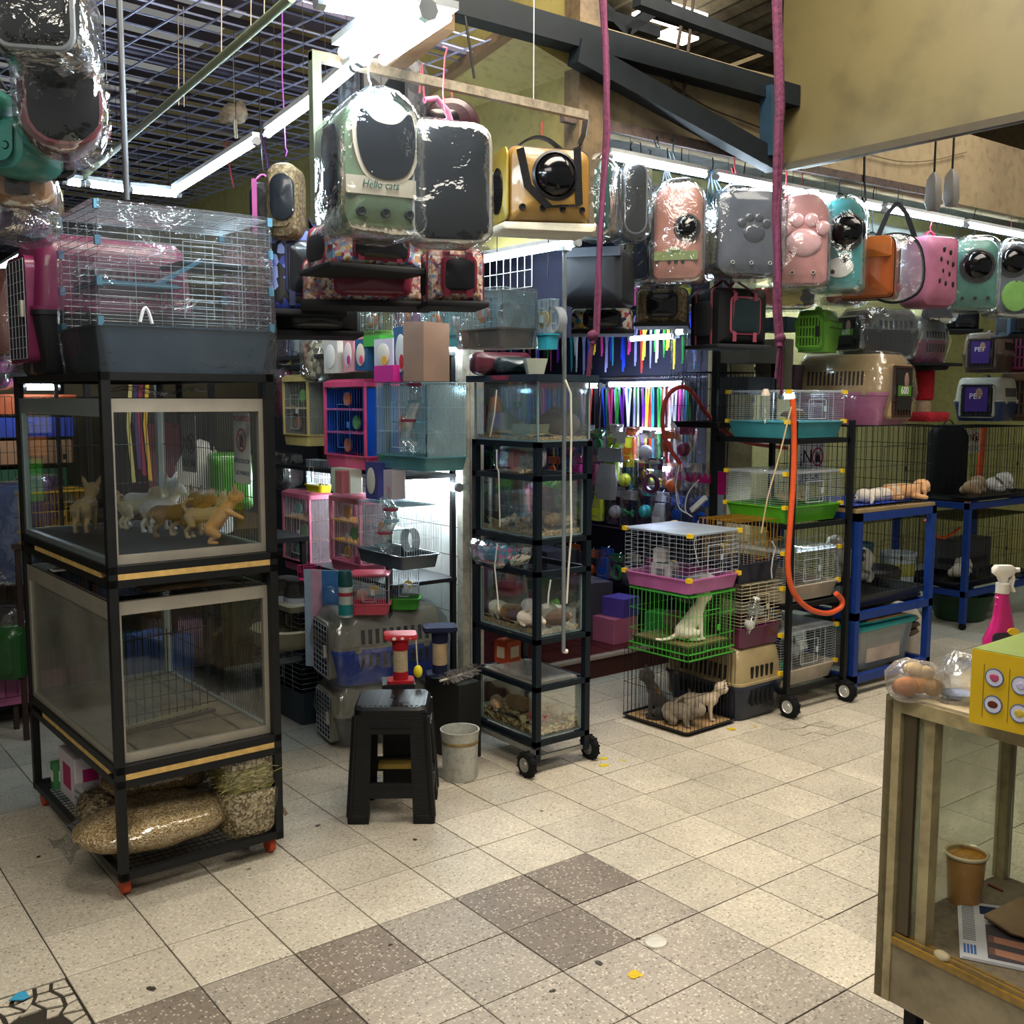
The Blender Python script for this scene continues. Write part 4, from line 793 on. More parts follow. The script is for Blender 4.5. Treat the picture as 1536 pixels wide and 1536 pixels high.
def pack(label, cx, cy, wpx, hpx, rz=FACE, d=.2, col='8a9a78', top=.09, bot=.04, feats=(), handle='131417', hook=None, hookc='16181a', straps=True, wrap=True, cat='pet backpack', name='pet_backpack', side=None, trim=None, bulge=.02, group=None, wk=1.0, base=None, wm=None, tie=None, rough=.35, **pl):
    p, w, h = place(cx, cy, wpx, hpx, **pl); w *= wk
    t = thing(name, label, cat, p-V(0, 0, h/2), rz, group); cm = col if not isinstance(col, str) else M(col, rough, coat=.25, bump=.06, bs=90); o_ = rect(w, h, top, bot, 6)
    MB().extr(o_, -d/2, d/2, min(.045, d*.25), bulge).obj('shell', cm, t)
    if trim: MB().extr(rect(w+.008, h+.008, top, bot, 6, z0=-.004), -d*.31, -d*.25, .004).extr(rect(w+.008, h+.008, top, bot, 6, z0=-.004), d*.2, d*.25, .004).obj('piping', M(trim, .5), t)
    if base: MB().extr(rect(w+.01, h*.14, .02, .03, 4, z0=-.004), -d/2-.006, d/2+.006, .01).obj('base', M(base, .5), t)
    if side:
        for s_ in (-1, 1): MB().extr(rect(d*.62, h*.6, .04, .03, 5, z0=h*.18), -.003, .003, .002).xf(Matrix.Translation((s_*(w/2+.001), 0, 0)) @ Matrix.Rotation(PI/2, 4, 'Z')).obj('side_window', M(side, .6) if isinstance(side, str) else side, t)
    yf = -d/2-bulge*.75
    for f in feats:
        k = f[0]
        if k == 'dome':
            _, x, z, r = f[:4]; x *= w; z *= h; r *= w; q = [(r*math.cos(a), -r*.62*math.sin(a)) for a in [PI/2*i/6 for i in range(6)]]+[(.001, -r*.62)]
            MB().lathe([(r*1.14, .012), (r*1.16, -.006), (r*1.04, -.012), (r, 0)], (x, yf, z), 28, 'Y').obj('dome_ring', M(f[4] if len(f) > 4 else '1a1b1f', .35), t); MB().lathe([(r, .01)]+q, (x, yf, z), 28, 'Y').obj('bubble_window', f[5] if len(f) > 5 else BLKG, t)
        elif k == 'cat':
            _, x, z, sw, sh, c, bc = f
            for nm, g, y_, hx in (('window_border', 1.14, .004, bc), ('window', 1, .008, c)):
                o2 = smooth_out([(x*w+a*sw*w*g, z*h+(b-.5)*sh*h*g) for a, b in CATW]); MB().extr(o2, yf-y_, yf+.012).obj(nm, M(hx, .5) if nm != 'window' else M(hx, .25, coat=.5), t)
        elif k == 'panel':
            _, x, z, sw, sh, c, bc, r = f
            if bc: MB().extr([(a+x*w, b) for a, b in rect(sw*w+.018, sh*h+.018, r+.008, z0=z*h-.009)], yf-.004, yf+.02, .003).obj('window_border', M(bc, .45), t)
            MB().extr([(a+x*w, b) for a, b in rect(sw*w, sh*h, r, z0=z*h)], yf-.007, yf+.02, .002, .008).obj('window', c if not isinstance(c, str) else M(c, .25, coat=.4), t)
        elif k == 'vents':
            _, n, z, sp, r, c = f
            for i in range(n):
                x = (i-(n-1)/2)*sp*w; MB().lathe([(r*.55, .01), (r*.55, -.002), (r*.8, -.006), (r, -.003), (r, .01)], (x, yf+.004, z*h), 14, 'Y').obj('vent', M(c, .4), t); MB().lathe([(.001, -.0005), (r*.6, -.0005), (r*.6, .004), (.001, .004)], (x, yf+.0035, z*h), 12, 'Y').obj('vent_hole', DARK, t)
        elif k == 'dots':
            _, nx, nz, x0, x1, z0, z1, r, c = f; b = MB()
            for i in range(nx):
                for j in range(nz): b.lathe([(.0005, -.002), (r*.9, -.002), (r, 0), (r, .004)], (w*(x0+(x1-x0)*(i+.5)/nx), yf+.002, h*(z0+(z1-z0)*(j+.5)/nz)), 10, 'Y')
            b.obj('vent_dots', M(c, .6, var=0), t)
        elif k == 'band': MB().extr(rect(w*f[3], h*f[2], .004, z0=h*f[1]), yf-.003, yf+.015).obj('band', M(f[4], .5), t)
        elif k == 'text': text(f[1], f[2], M(f[5], .5, var=0), t, (f[3]*w, yf-.0085, f[4]*h), sx=f[6] if len(f) > 6 else 1, italic=.25)
        elif k == 'oval': MB().extr(oval(f[3]*w, f[4]*h, 22, f[1]*w, f[2]*h), yf-f[6] if len(f) > 6 else yf-.004, yf+.012, .002, .004).obj(f[7] if len(f) > 7 else 'patch', f[5] if not isinstance(f[5], str) else M(f[5], .4, coat=.3), t)
        elif k == 'paw':
            _, x, z, r, c = f; mm = c if not isinstance(c, str) else M(c, .15, coat=.5); b = MB(); b.ball((x*w, yf, z*h), r*w, 16, 8, (1, .35, .8))
            for a in (-.9, -.3, .3, .9): b.ball((x*w+math.sin(a)*r*w*1.35, yf, z*h+math.cos(a)*r*w*1.3), r*w*.42, 12, 6, (1, .5, 1))
            b.obj('paw_bubble', mm, t)
        elif k == 'strap': MB().strip([(f[1]*w, yf-.004, h*1.0), (f[1]*w, yf-.005, 0)], f[2], .003).obj('front_strap', M(f[3], .6), t)
        elif k == 'flap': MB().extr(rect(w*.96, h*f[1], .03, .01, z0=h*(1-f[1])-.004), yf-.006, yf+.02, .003).obj('flap', M(f[2], .5), t)
    if handle: MB().strip(arc((-.045, 0, h-.006), (.045, 0, h-.006), .045, 10), .018, .006, (0, 1, 0)).obj('handle', M(handle, .6), t)
    if straps:
        for s_ in (-1, 1): MB().strip(arc((s_*w*.25, d/2, h*.9), (s_*w*.3, d/2, h*.12), .05, 10, (0, 1, -.3)), .035, .008, (1, 0, 0)).obj('shoulder_strap', BLK, t)
    if hook is not None:
        zt_ = hook-t.location.z; MB().tube([(0, 0, h+.03), (.006, 0, h+.05), (0, 0, h+.06), (R_.uniform(-.015, .015), 0, (h+zt_)/2), (0, 0, zt_-.01), (.008, 0, zt_+.016), (-.006, 0, zt_+.02)], .0028, 6).obj('hook', M(hookc, .4), t)
    if wrap:
        g = .014; ww, hh, dd = w/2+g, h+g*2, d/2+g+bulge
        b = MB().extr(rect(2*ww, hh, top+.01, bot+.02, 5, z0=-g), -dd, dd, .035, .01).jitter(.011, 10, R_.random()*9); b.obj('plastic_wrap', wm or WRAP, t)
        if tie:
            b = MB().grid(9, 9, lambda u, v: (w*.35+(u-.5)*.06*(1-v*.6)+.01*math.sin(v*11), -dd+.03*math.sin(u*7+v*5), -g-v*tie)); b.obj('wrap_tail', WRAP, t)
    return t
# ---- bar A with the nearest bags
bq0, bq1 = at(474, 86, Y=-.42), at(872, 171, Y=-.42); bq1.z = bq0.z = (bq0.z+bq1.z)/2
BARZ = bq0.z
o = thing('hanging_rail', 'mottled grey steel rail carrying the green and yellow carriers', 'rail', bq0)
MB().bar((-.02, 0, 0), (1.1, 0, 0), .024, .03).obj('rail_tube', stained('rail_paint', '8a7f6c', '5b5245', 30), o)
MB().bar((-.005, 0, .01), (-.005, 0, -.5), .03).obj('end_post', M('7c8470', .5, .2), o)
for x in (.25, .85): MB().wire((x, 0, .01), (x, 0, 3.2-BARZ+.05 if x < .6 else 3.5-BARZ), .002).obj('hanger_wire', WIREW, o)
MB().tube([(1.1, 0, 0), (1.35, .3, .03), (1.5, .5, .05)], .012).obj('rail_end', M('55483c', .6), o)
pack('sage green pet backpack with a cat-shaped window, front of the near rail', 555, 253, 118, 196, rz=FACE+.48, d=.235, D=3.12, col='76896a', top=.13, bot=.03, feats=[('cat', 0, .60, .80, .50, '0b0c10', 'b7a58c'), ('band', .24, .13, .985, 'b7a58c'), ('text', 'Hello cats', .031, -.08, .31, '24503f', .9), ('vents', 3, .12, .3, .014, '25302a')], side='1b1d22', hook=BARZ, hookc='c4d6d0', tie=.02, wk=1.05, straps=False)
pack('pink pet backpack with a big smoked rectangular window, in clear wrap beside the green one', 668, 286, 112, 166, rz=FACE+.22, d=.22, D=3.2, col='b07c72', top=.05, bot=.05, feats=[('panel', 0, .015, .97, .965, '0a0d11', 'b9b1a8', .04), ('oval', -.25, .84, .06, .03, 'a08a58'), ('oval', -.02, .84, .06, .03, 'a08a58')], hook=BARZ, hookc='d45a64', handle='d79ab4', tie=.03, straps=False)
pack('dark patterned pet bag with a magenta strap, hung behind the green one', 575, 142, 130, 104, rz=FACE+.15, d=.2, D=3.75, col=spots('dark_floral', ['15181f', '1d222c', '2c3038', '101218', '3a3d42'], 50, .6), top=.09, feats=[('panel', -.02, .05, .5, .8, '0e1116', '20242c', .03), ('strap', -.02, .022, '8e2350')], hook=BARZ, wrap=False, straps=False, trim='20242c')
pack('maroon mesh pet bag with a pink tubular handle, behind the smoked-window pack', 676, 195, 86, 84, rz=FACE+.1, d=.2, D=3.8, col='2e141c', top=.10, feats=[('text', 'ADVENTURE', .018, -.1, .42, '7f9460'), ('panel', -.15, .1, .55, .6, '120d12', None, .03)], hook=BARZ, hookc='d45a64', handle=None, wrap=False, straps=False)
_t = thing('padded_tube', 'pink padded tube handle arching over the smoked-window pack', 'padded tube', at(655, 190, D=3.62)); MB().tube([(-.05, 0, .08), (0, 0, .095), (.045, 0, .06), (.07, 0, .0), (.075, 0, -.08)], .011, 10).obj('padding', M('c8799a', .5), _t); MB().tube([(-.05, 0, .08), (-.06, 0, .2), (-.07, .0, BARZ-_t.location.z)], .003).obj('hook', M('d45a64', .4), _t)
# ochre duffel with round end window
t = pack('ochre yellow pet carrier with a smoked dome and black straps, hung by a red hook', 812, 285, 112, 108, rz=FACE+.30, d=.24, D=3.95, col='8a6a34', top=.04, bot=.02, feats=[('dome', .02, .60, .24), ('vents', 4, .17, .24, .012, '16181c')], trim='15171c', handle=None, hook=None, wrap=False, straps=False, cat='pet carrier', name='pet_carrier', wk=1.14)
w_ = .36; MB().strip(arc((-.12, 0, .27), (.10, 0, .27), .06, 12), .03, .008, (0, 1, 0)).obj('handle', BLK, t)
MB().tube([(0, 0, .33), (.0, 0, BARZ-t.location.z)], .003).obj('hook', M('a8242e', .4), t)
MB().strip([(.09, -.142, .27), (.10, -.142, .06), (-.02, -.142, .05), (-.1, -.142, .12), (-.13, -.142, .25)], .03, .004, (1, 0, .4)).obj('carry_strap', BLK, t)
MB().extr(rect(.225, .262, .04, .02, z0=.005), -.004, .004, .002).xf(Matrix.Translation((-.168, 0, 0)) @ Matrix.Rotation(PI/2, 4, 'Z')).obj('end_panel', M('94822c', .4), t)
MB().extr(oval(.13, .17, 24, 0, .12), -.005, .005).xf(Matrix.Translation((-.173, 0, 0)) @ Matrix.Rotation(PI/2, 4, 'Z')).obj('end_window', BLKG, t)
MB().extr(rect(.36, .03, .01, z0=-.03), -.11, .11, .01).jitter(.008, 9, 3).obj('base_cloth', M('c3bda8', .6), t)
# ---- soft printed carriers below
PRINT1 = spots('blue_pink_print', ['7fa0c4', 'c4889a', 'd4d0cc', '4f6fa8', 'c9a45e', '9a3a52', 'dcdcd8', '7fa0c4'], 75, .7)
PRINT2 = spots('berry_print', ['c4a49a', 'a45a6a', '7a8aa8', 'd0bca8', 'b08070', '6a4a58', 'd8c8b8', 'b88a5a'], 95, .7)
PRINT3 = spots('blue_camo', ['0e1014', '0e1014', '2c3c8c', '0e1014', '5a70c0', '12141a', '8a9ad8', '0e1014'], 34, .6)
PRINT4 = spots('cartoon_print', ['d8d4c8', '4f9ac0', 'c9bfa0', 'c04a5a', 'd8d4c8', 'd0a83a', '2a2f58', 'e0dcd0'], 42, .6)
WOVEN = spots('woven_beige', ['7a6c50', '5c5038', '8c7e60', '6a5c44'], 110, .8, bump=.15)
def soft(label, cx, cy, wpx, hpx, rz, d, col, trim='7a2338', win='15171c', top=.03, base='101217', **pl):
    t = pack(label, cx, cy, wpx, hpx, rz, d, col, top=top, bot=.01, feats=[('panel', .02, .22, .55, .6, win, trim, .02)], trim=trim, wrap=False, straps=False, handle=None, cat='soft pet carrier', name='soft_carrier', bulge=.006, side=MESHC, **pl)
    k = mpx(t.location); w, h = wpx*k, hpx*k
    MB().extr(rect(w+.02, .02, .006, z0=-.012), -d/2-.012, d/2+.012, .004).obj('base_board', M(base, .7), t)
    for s_ in (-1, 1): MB().strip([(s_*w*.2, -d/2-.01, .02), (s_*w*.2, -d/2-.012, h*.9), (s_*w*.12, -.0, h+.05), (s_*w*.2, d/2+.012, h*.9)], .022, .003, (1, 0, 0)).obj('handle_strap', M(trim if trim != '101217' else '2b2d33', .6), t)
    return t
soft('open soft carrier in blue and pink print with a black base, under the green backpack', 545, 376, 150, 62, FACE+.55, .26, PRINT1, D=3.55)
soft('soft carrier in small berry print with a dark window, low on the near rail', 678, 418, 84, 80, FACE+.25, .2, PRINT2, D=3.6)
soft('long soft carrier with maroon pocket and berry print below the open blue and pink one', 552, 427, 190, 62, FACE+.2, .24, PRINT2, win='6d2a3c', D=3.8)
soft('black soft carrier with bright blue splashes beside the wrapped cage', 455, 410, 108, 120, FACE+.3, .24, PRINT3, trim='22284a', D=4.0)
soft('low black soft carrier under the blue-splashed one', 470, 482, 130, 40, FACE+.25, .3, BLK, trim='101217', D=4.15)
pack('woven beige pet bag with a dark window, behind the green backpack', 430, 305, 40, 112, FACE-.1, .16, WOVEN, D=3.85, top=.05, feats=[('panel', .1, .22, .72, .6, '20262e', None, .05)], wrap=False, straps=False, handle=None, hook=3.2, hookc='8a4aa0', wk=1.2)
pack('black pet bag with pink strap behind the woven one', 396, 318, 34, 80, FACE, .2, BLK, D=4.3, top=.05, feats=[('strap', -.1, .02, 'b05a9a')], wrap=False, straps=False, handle='b05a9a', hook=3.2)
# ---- upper left cluster, close to the lens
pack('big black backpack in crackling clear wrap at the top left corner', 70, 36, 118, 128, FACE+.22, .24, M('0c0e14', .25, coat=.5, var=.1), D=2.55, top=.05, bot=.04, feats=[('panel', -.02, .06, .84, .88, BLKG, 'a0a4a8', .03)], hook=3.2, tie=.04, wm=clear('heavy_wrap', (.93, .95, .96), .08, .7, .06, .8, 12, .015, (.85, .9, .95)))
pack('black and dusty pink capsule pack hanging under the big black one', 92, 172, 112, 122, FACE+.35, .22, 'a0646a', D=2.75, top=.03, bot=.12, feats=[('panel', .06, .06, .86, .9, BLKG, '8c5058', .07)], tie=.05, handle=None, hook=2.82)
pack('teal hard pack with two round vents at the left edge under the black bags', 34, 226, 84, 84, FACE-.2, .2, '3f8078', D=2.85, top=.03, bot=.06, feats=[('vents', 3, .42, .2, .012, '12302c')], wrap=False, handle=None, hook=2.85)
pack('pack with a smoked dome cut by the left edge of the picture', -14, 168, 60, 70, FACE, .18, '2c6a5c', D=2.8, top=.05, feats=[('dome', .2, .5, .36)], wrap=False, hook=2.85)
pack('tan and orange carrier in brown-tinted wrap below the teal pack', 36, 288, 84, 52, FACE+.3, .22, 'a06a40', D=3.0, top=.03, feats=[('panel', 0, .2, .4, .5, '3a2a20', None, .01)], tie=.02, handle=None, hook=2.6, straps=False)
pack('purple and white wrapped carrier lowest in the upper left cluster', 24, 332, 66, 50, FACE-.2, .2, '5c4468', D=3.1, top=.04, feats=[('band', .6, .25, .9, 'c9c4cc')], handle=None, hook=2.5, straps=False)
o = MB().bar((0, 0, 0), V(0, 0, 3.2-at(190, 300, D=2.95).z), .018, n=10).obj('hanging_conduit', M('6d7176', .4, .4), loc=at(190, 300, D=2.95)); tag(o, 'grey metal rod hanging down in front of the wrapped cage top', 'rod')
t = thing('film_streamer', 'twisted strip of clear film dangling beside the grey metal rod', 'plastic strip', at(160, 120, D=2.8)); MB().grid(5, 26, lambda u, v: ((u-.5)*.014*(1+.5*math.sin(v*21)), .01*math.sin(v*17+u*2), -.28*v)).obj('strip', FILM, t); MB().wire((0, 0, 0), (0, 0, 3.2-t.location.z), .001).obj('thread', WIREW, t)
# strings hanging from the mesh
for i, (x0, x1, y1) in enumerate(((264, 268, 158), (270, 276, 160), (328, 332, 78), (372, 376, 60), (390, 396, 40))):
    p = at(x1, y1, Z=2.83 if i < 2 else 2.9); q = V(p.x+.01, p.y, 3.2); o = MB().bar((0, 0, 0), q-p, .003, n=4).obj('string', M('a99a84', .8), loc=p); tag(o, (['left string of the tan pair tied to the green pipe', 'right string of the tan pair tied to the green pipe'][i] if i < 2 else ['', '', 'single pale string over the green pipe with a red tie', 'pale string tied at the top stretch of the green pipe, left one', 'pale string tied at the top stretch of the green pipe, right one'][i]), 'string', 'strings tied to the green pipe' if i < 2 else None)
for i, (x, y, c, s_) in enumerate(((345, 265, 'd8606a', 'pink plastic hook hanging from the mesh above the wrapped cage'), (398, 240, '7a4a9a', 'thin purple hook left of the woven beige bag'), (705, 92, '1c1d20', 'black wire hook on the yellow slope above the near rail'))):
    Z_ = 3.2
    p = at(x, y, Z=3.0); o = MB().tube([(0, 0, .20), (-.02, 0, .19), (-.022, 0, .16), (0, 0, .05), (.02, 0, -.06)], .006 if i < 2 else .005).obj('plastic_hook', M(c, .4), loc=p); tag(o, s_, 'hook')
t = thing('dried_bundle', 'small dried bundle of leaves hanging from the mesh ceiling', 'bundle', at(352, 172, Z=2.95)); MB().ball((-.02, 0, 0), .04, 10, 8, (1, .7, 1)).ball((.025, 0, .01), .04, 10, 8, (1, .7, 1)).jitter(.03, 18).obj('leaves', M('8f8270', .8, var=.4, sc_=40), t); MB().bar((0, 0, -.02), (.005, 0, -.1), .012).bar((0, 0, .02), (0, 0, .25), .003).obj('stalk', M('b5ad98', .7), t)
# ================================================================== WRAPPED CAGE AND KENNEL ON THE TROLLEY
cz = 1.797
t = cage('large blue-based wire cage in clear plastic wrap on top of the glass trolley', TP(.335, .295, cz), tz-.02, .61, .46, .55, tray_h=.155, trayc=M('34485a', .35, coat=.3), nv=5, nh=17, nvd=4, r=.0016, thick=.0026, dense='h', wrap=WRAP, door=False, flare=.90)
x, y = .305, .23
BLU = M('3f6f88', .35, coat=.3)
MB().bb(-x+.01, -.03, -y+.02, y-.1, .29, .305).obj('platform', BLU, t); MB().bb(.05, x-.01, -.05, y-.02, .40, .412).obj('platform', M('24404e', .4), t)
MB().rings([[(-.07, -.1, .30), (-.07, .02, .30), (-.07, .02, .312), (-.07, -.1, .312)], [(.10, -.1, .405), (.10, .02, .405), (.10, .02, .417), (.10, -.1, .417)]], True, False).obj('ramp', BLU, t)
for i, j in ((-1, -1), (1, -1), (-1, 1), (1, 1)): 
    for z in (.17, .30, .43, .545): MB().box((i*(x-.004), j*(y-.004), z), (.018, .018, .03)).obj('corner_joint', M('5d93b0', .35), t)
b = MB(); wires(b, (-.02, -y-.004, .19), (.21, 0, 0), (0, 0, .26), 2, 4, .0018); b.obj('door_frame', WIREW, t)
MB().tube(arc((-.18, -y-.02, .17), (-.14, -y-.02, .165), .05, 8), .006).obj('carry_clip', M('c8ccd0', .2), t)
carrier('large magenta and black travel kennel behind the wrapped cage, its door to the left', TP(.27, .80, cz), tz-PI/2, .40, .62, .52, top='6e2048', bot='1c1b20', doorc='8f8f96', nslot=12, split=.46, door_dark='241a22')
sack('clear bag of brown carriers parts beside the magenta kennel', TP(-.09, .98, cz), .22, .2, .34, tz, M('7a4a3a', .5, var=.3, sc_=8), 7) if 0 else None
# ================================================================== CONDUIT, HOSE-LIKE CABLES OF THE CORNER LAMP
t = thing('lamp_pole', 'thin grey conduit hanging in front of the glass tank rack, with a white tip', 'pole', at(847, 380, X=2.17))
zl = at(843, 976, X=2.17).z; MB().bar((0, 0, .02), (0, -.012, zl-t.location.z), .018, n=10).obj('tube', M('7d8488', .35, .4), t); MB().bar((0, -.01, zl-t.location.z), (.02, -.012, zl-t.location.z-.004), .02, n=8).obj('tip', M('d4d2c8', .5), t); MB().box((0, 0, .02), (.05, .03, .02)).obj('bracket', CAPM, t)
o = MB().tube([at(x, y, X=2.15)-at(848, 570, X=2.15) for x, y in ((848, 570), (856, 590), (857, 650), (856, 700), (857, 800), (853, 850), (850, 905))], .0045).obj('white_cable', M('d3cfc0', .5), loc=at(848, 570, X=2.15)); tag(o, 'white flex hanging beside the thin grey conduit', 'cable')
# ================================================================== RIGHT-HAND ROW OF HUNG PACKS
RAILZ = 2.89
def rp(label, cx, cy, w, h, Y=.12, **k): return pack(label, cx, cy, w, h, Y=Y, hook=k.pop('hook', RAILZ), **k)
rp('teal green pet pack with rows of white vent dots and a grey wrapped side', 895, 300, 52, 112, rz=FACE-.35, d=.2, col='0f3f3c', top=.06, feats=[('dots', 4, 6, -.46, .46, .04, .86, .0125, 'c8d4d2')], wk=1.1, tie=.03, hookc='2a50c0')
rp('smoky grey capsule shell wrapped in film, right against the white-dotted teal pack', 945, 302, 44, 118, rz=FACE+.2, d=.14, col=M('3a3e44', .25, coat=.5), top=.10, feats=[('panel', 0, .08, .7, .84, '14171b', '5a6068', .05)], Y=.2)
rp('dusty pink crocodile-print capsule pack with a round smoked window', 1020, 352, 62, 142, rz=FACE-.28, d=.24, col='94665c', top=.09, bot=.03, feats=[('dome', .22, .52, .24, '1a1c1e'), ('band', .20, .09, .9, '5c6a3c'), ('oval', -.05, .30, .30, .07, '5c6a3c'), ('vents', 3, .18, .14, .009, '2a2c20')], wk=1.15, hookc='16181a')
rp('black ribbed side pouch hanging left of the crocodile-print pack', 972, 360, 44, 130, rz=FACE+.5, d=.2, col='14161b', top=.08, feats=[('panel', 0, .1, .7, .5, '1e232b', '2c3038', .03)], Y=.3, hookc='16181a')
rp('glossy slate grey capsule pack with moulded paw bumps and three eyelets', 1115, 352, 104, 126, rz=FACE+.18, d=.2, col=M('4a4f5a', .18, coat=.6), top=.07, bot=.05, feats=[('paw', .02, .48, .17, M('3c414b', .15, coat=.6)), ('vents', 3, .14, .28, .010, 'a9acb0')], hookc='16181a')
PBUB = M('caa0a4', .12, coat=.7, spec=.6)
rp('pink capsule pack with big glossy paw bubbles beside the right-hand purple rope', 1200, 362, 76, 134, rz=FACE-.1, d=.2, col='a87674', top=.11, bot=.03, feats=[('paw', 0, .45, .34, PBUB), ('vents', 2, .13, .4, .011, 'b9a8a0')], hookc='d8404a', tie=.03)
t = rp('aqua and white capsule pack with a smoked dome and a cow picture', 1256, 370, 66, 134, rz=FACE-.45, d=.22, col='3f8688', top=.10, bot=.03, feats=[('dome', .22, .62, .30), ('oval', .12, .24, .5, .22, 'd4d6d2'), ('oval', .2, .32, .18, .12, '16181a'), ('oval', .0, .20, .14, .08, '16181a'), ('oval', -.3, .55, .12, .06, 'd08a70')], wk=1.2, hookc='3a6aa8')
t = rp('orange paw-print duffel carrier with a clear oval end window', 1306, 404, 76, 88, rz=FACE-.55, d=.26, col='9c4e20', top=.05, bot=.03, feats=[('flap', .34, 'c8702e'), ('paw', -.05, .80, .09, '6a4a86'), ('paw', -.2, .42, .06, 'd8b8a0')], trim='16130f', wrap=False, straps=False, cat='pet carrier', name='duffel_carrier', hookc='2c3036')
tc = thing('end_window', 'clear oval plastic window of the orange duffel, with a sticker and a pink ball inside', 'window panel', at(1342, 402, Y=.02)-V(0, 0, .0), FACE-.12)
MB().extr(smooth_out([(-.17, -.11), (-.14, .15), (0, .2), (.14, .15), (.17, -.11), (.06, -.19), (-.06, -.19)]), -.02, .02, .012, .05).obj('pane', clear('bubble_film', (.9, .92, .94), .10, .7, .05, .7, 10, .05), tc)
MB().tube(smooth_out([(-.17, -.11), (-.14, .15), (0, .2), (.14, .15), (.17, -.11), (.06, -.19), (-.06, -.19)])[0:1] and [V(a, .0, b) for a, b in smooth_out([(-.17, -.11), (-.14, .15), (0, .2), (.14, .15), (.17, -.11), (.06, -.19), (-.06, -.19)])]+[V(*(lambda q: (q[0], 0, q[1]))(smooth_out([(-.17, -.11), (-.14, .15), (0, .2), (.14, .15), (.17, -.11), (.06, -.19), (-.06, -.19)])[0]))], .009).obj('rim', BLK, tc)
MB().extr(oval(.07, .12, 20, 0, .06), .012, .018).obj('sticker', M('c9b45a', .4), tc); MB().ball((.01, .01, -.11), .032).obj('ball', M('c8587a', .4), tc)
tc['label'] = 'clear oval window standing out at the end of the orange duffel, yellow sticker and pink ball behind'
MB().strip([V(-.1, .0, .17), V(-.05, 0, .30), V(0, 0, .36)], .03, .006, (1, 0, 0)).strip([V(.1, .0, .17), V(.05, 0, .30), V(0, 0, .36)], .03, .006, (1, 0, 0)).obj('carry_strap', M('23262c', .6), tc); MB().tube([(0, 0, .34), (.004, 0, .42), (0, 0, RAILZ-tc.location.z)], .003).obj('hook', M('2c3036', .4), tc)
t = rp('pink cat carrier with black teardrop holes at its rounded end', 1392, 410, 66, 104, rz=FACE+.35, d=.24, col='9c5e74', top=.04, bot=.06, feats=[('oval', -.02, .8, .07, .08, '1a1418'), ('oval', .16, .76, .07, .08, '1a1418'), ('oval', -.1, .66, .07, .08, '1a1418'), ('oval', .08, .62, .07, .08, '1a1418'), ('oval', .24, .60, .07, .08, '1a1418'), ('oval', -.04, .50, .07, .08, '1a1418'), ('oval', .14, .46, .07, .08, '1a1418'), ('oval', -.12, .36, .07, .08, '1a1418'), ('oval', .05, .33, .07, .08, '1a1418'), ('oval', .26, .32, .07, .08, '1a1418')], wrap=False, straps=False, handle='c02a48', hookc='c02a48', Y=.18)
rp('turquoise capsule pack with a black dome and three vents near the right edge', 1458, 413, 58, 104, rz=FACE-.2, d=.2, col='3f7668', top=.08, bot=.03, feats=[('dome', .02, .60, .34), ('vents', 3, .15, .28, .012, '1a2a26')], wk=1.1, hookc='16181a')
rp('clear-fronted pack with a lime green disc at the right edge of the row', 1512, 420, 50, 108, rz=FACE, d=.2, col=M('5e646a', .3, coat=.3), top=.09, feats=[('dome', -.1, .72, .36), ('oval', .0, .26, .74, .42, '7ab04e'), ('vents', 1, .26, .1, .012, '2a3a20')], wk=1.1, hookc='b03a50')
rp('dark pack half cut by the right edge of the picture', 1548, 405, 40, 100, rz=FACE, d=.2, col='2a3c52', top=.08)
# second tier under the row
t = soft('black and maroon open carrier hanging right of the accessory wall, rim padded pink', 1092, 478, 92, 84, FACE+.45, .26, BLK, trim='7a3444', win='0f1d20', Y=.25); MB().tube([(0, 0, .27), (0, -.02, .34), (0, 0, RAILZ-t.location.z)], .004).obj('strap', BLK, t)
t = pack('large black bag with a dusty flat side hanging behind the left purple rope', 898, 418, 96, 82, FACE-.3, .3, M('10141b', .55), top=.04, bot=.02, wrap=False, straps=False, handle=None, Y=.25, cat='pet carrier', name='soft_carrier', feats=[('band', .82, .16, .9, '262d38')], bulge=.01, hook=RAILZ)
t = soft('black soft carrier with a cartoon-print panel, low beside the left purple rope', 902, 482, 92, 34, FACE-.1, .26, PRINT4, trim='15171c', win='15171c', Y=.5); MB().bar((0, 0, .1), (0, 0, RAILZ-t.location.z), .006).obj('strap', BLK, t)
t = soft('black and woven beige carrier with mesh windows above the strip lamp', 994, 462, 74, 52, FACE-.2, .26, WOVEN, trim='15171c', win='15171c', Y=.5); MB().bar((0, 0, .1), (0, 0, RAILZ-t.location.z), .006).obj('strap', BLK, t)
t = pack('yellow and red cartoon-face bag tucked under the pink bubble pack', 1170, 448, 96, 30, FACE, .2, spots('yellow_red_bag', ['b8a84e', 'c9b85a', 'a0402e', 'b8a84e', '2a2824'], 14, .6), top=.03, wrap=True, straps=False, handle=None, Y=.4, hook=RAILZ)
t = pack('red bag peeping out below the orange duffel', 1262, 444, 60, 26, FACE, .2, '8e1f30', top=.02, wrap=True, straps=False, handle=None, Y=.5, hook=RAILZ)
t = pack('grey film-wrapped bag hanging under the pink cat carrier', 1400, 468, 50, 30, FACE, .2, '5c5a60', top=.03, wrap=True, straps=False, handle=None, Y=.45, hook=RAILZ)
t = soft('plain black carrier base seen under the turquoise pack', 1432, 482, 52, 30, FACE, .3, BLK, trim='101217', Y=.5); MB().bar((0, 0, .1), (0, 0, RAILZ-t.location.z), .006).obj('strap', BLK, t)
t = soft('blue and black carrier under the lime disc pack at the right edge', 1522, 488, 40, 32, FACE, .26, M('24405c', .6), trim='101217', Y=.5); MB().bar((0, 0, .1), (0, 0, RAILZ-t.location.z), .006).obj('strap', BLK, t)
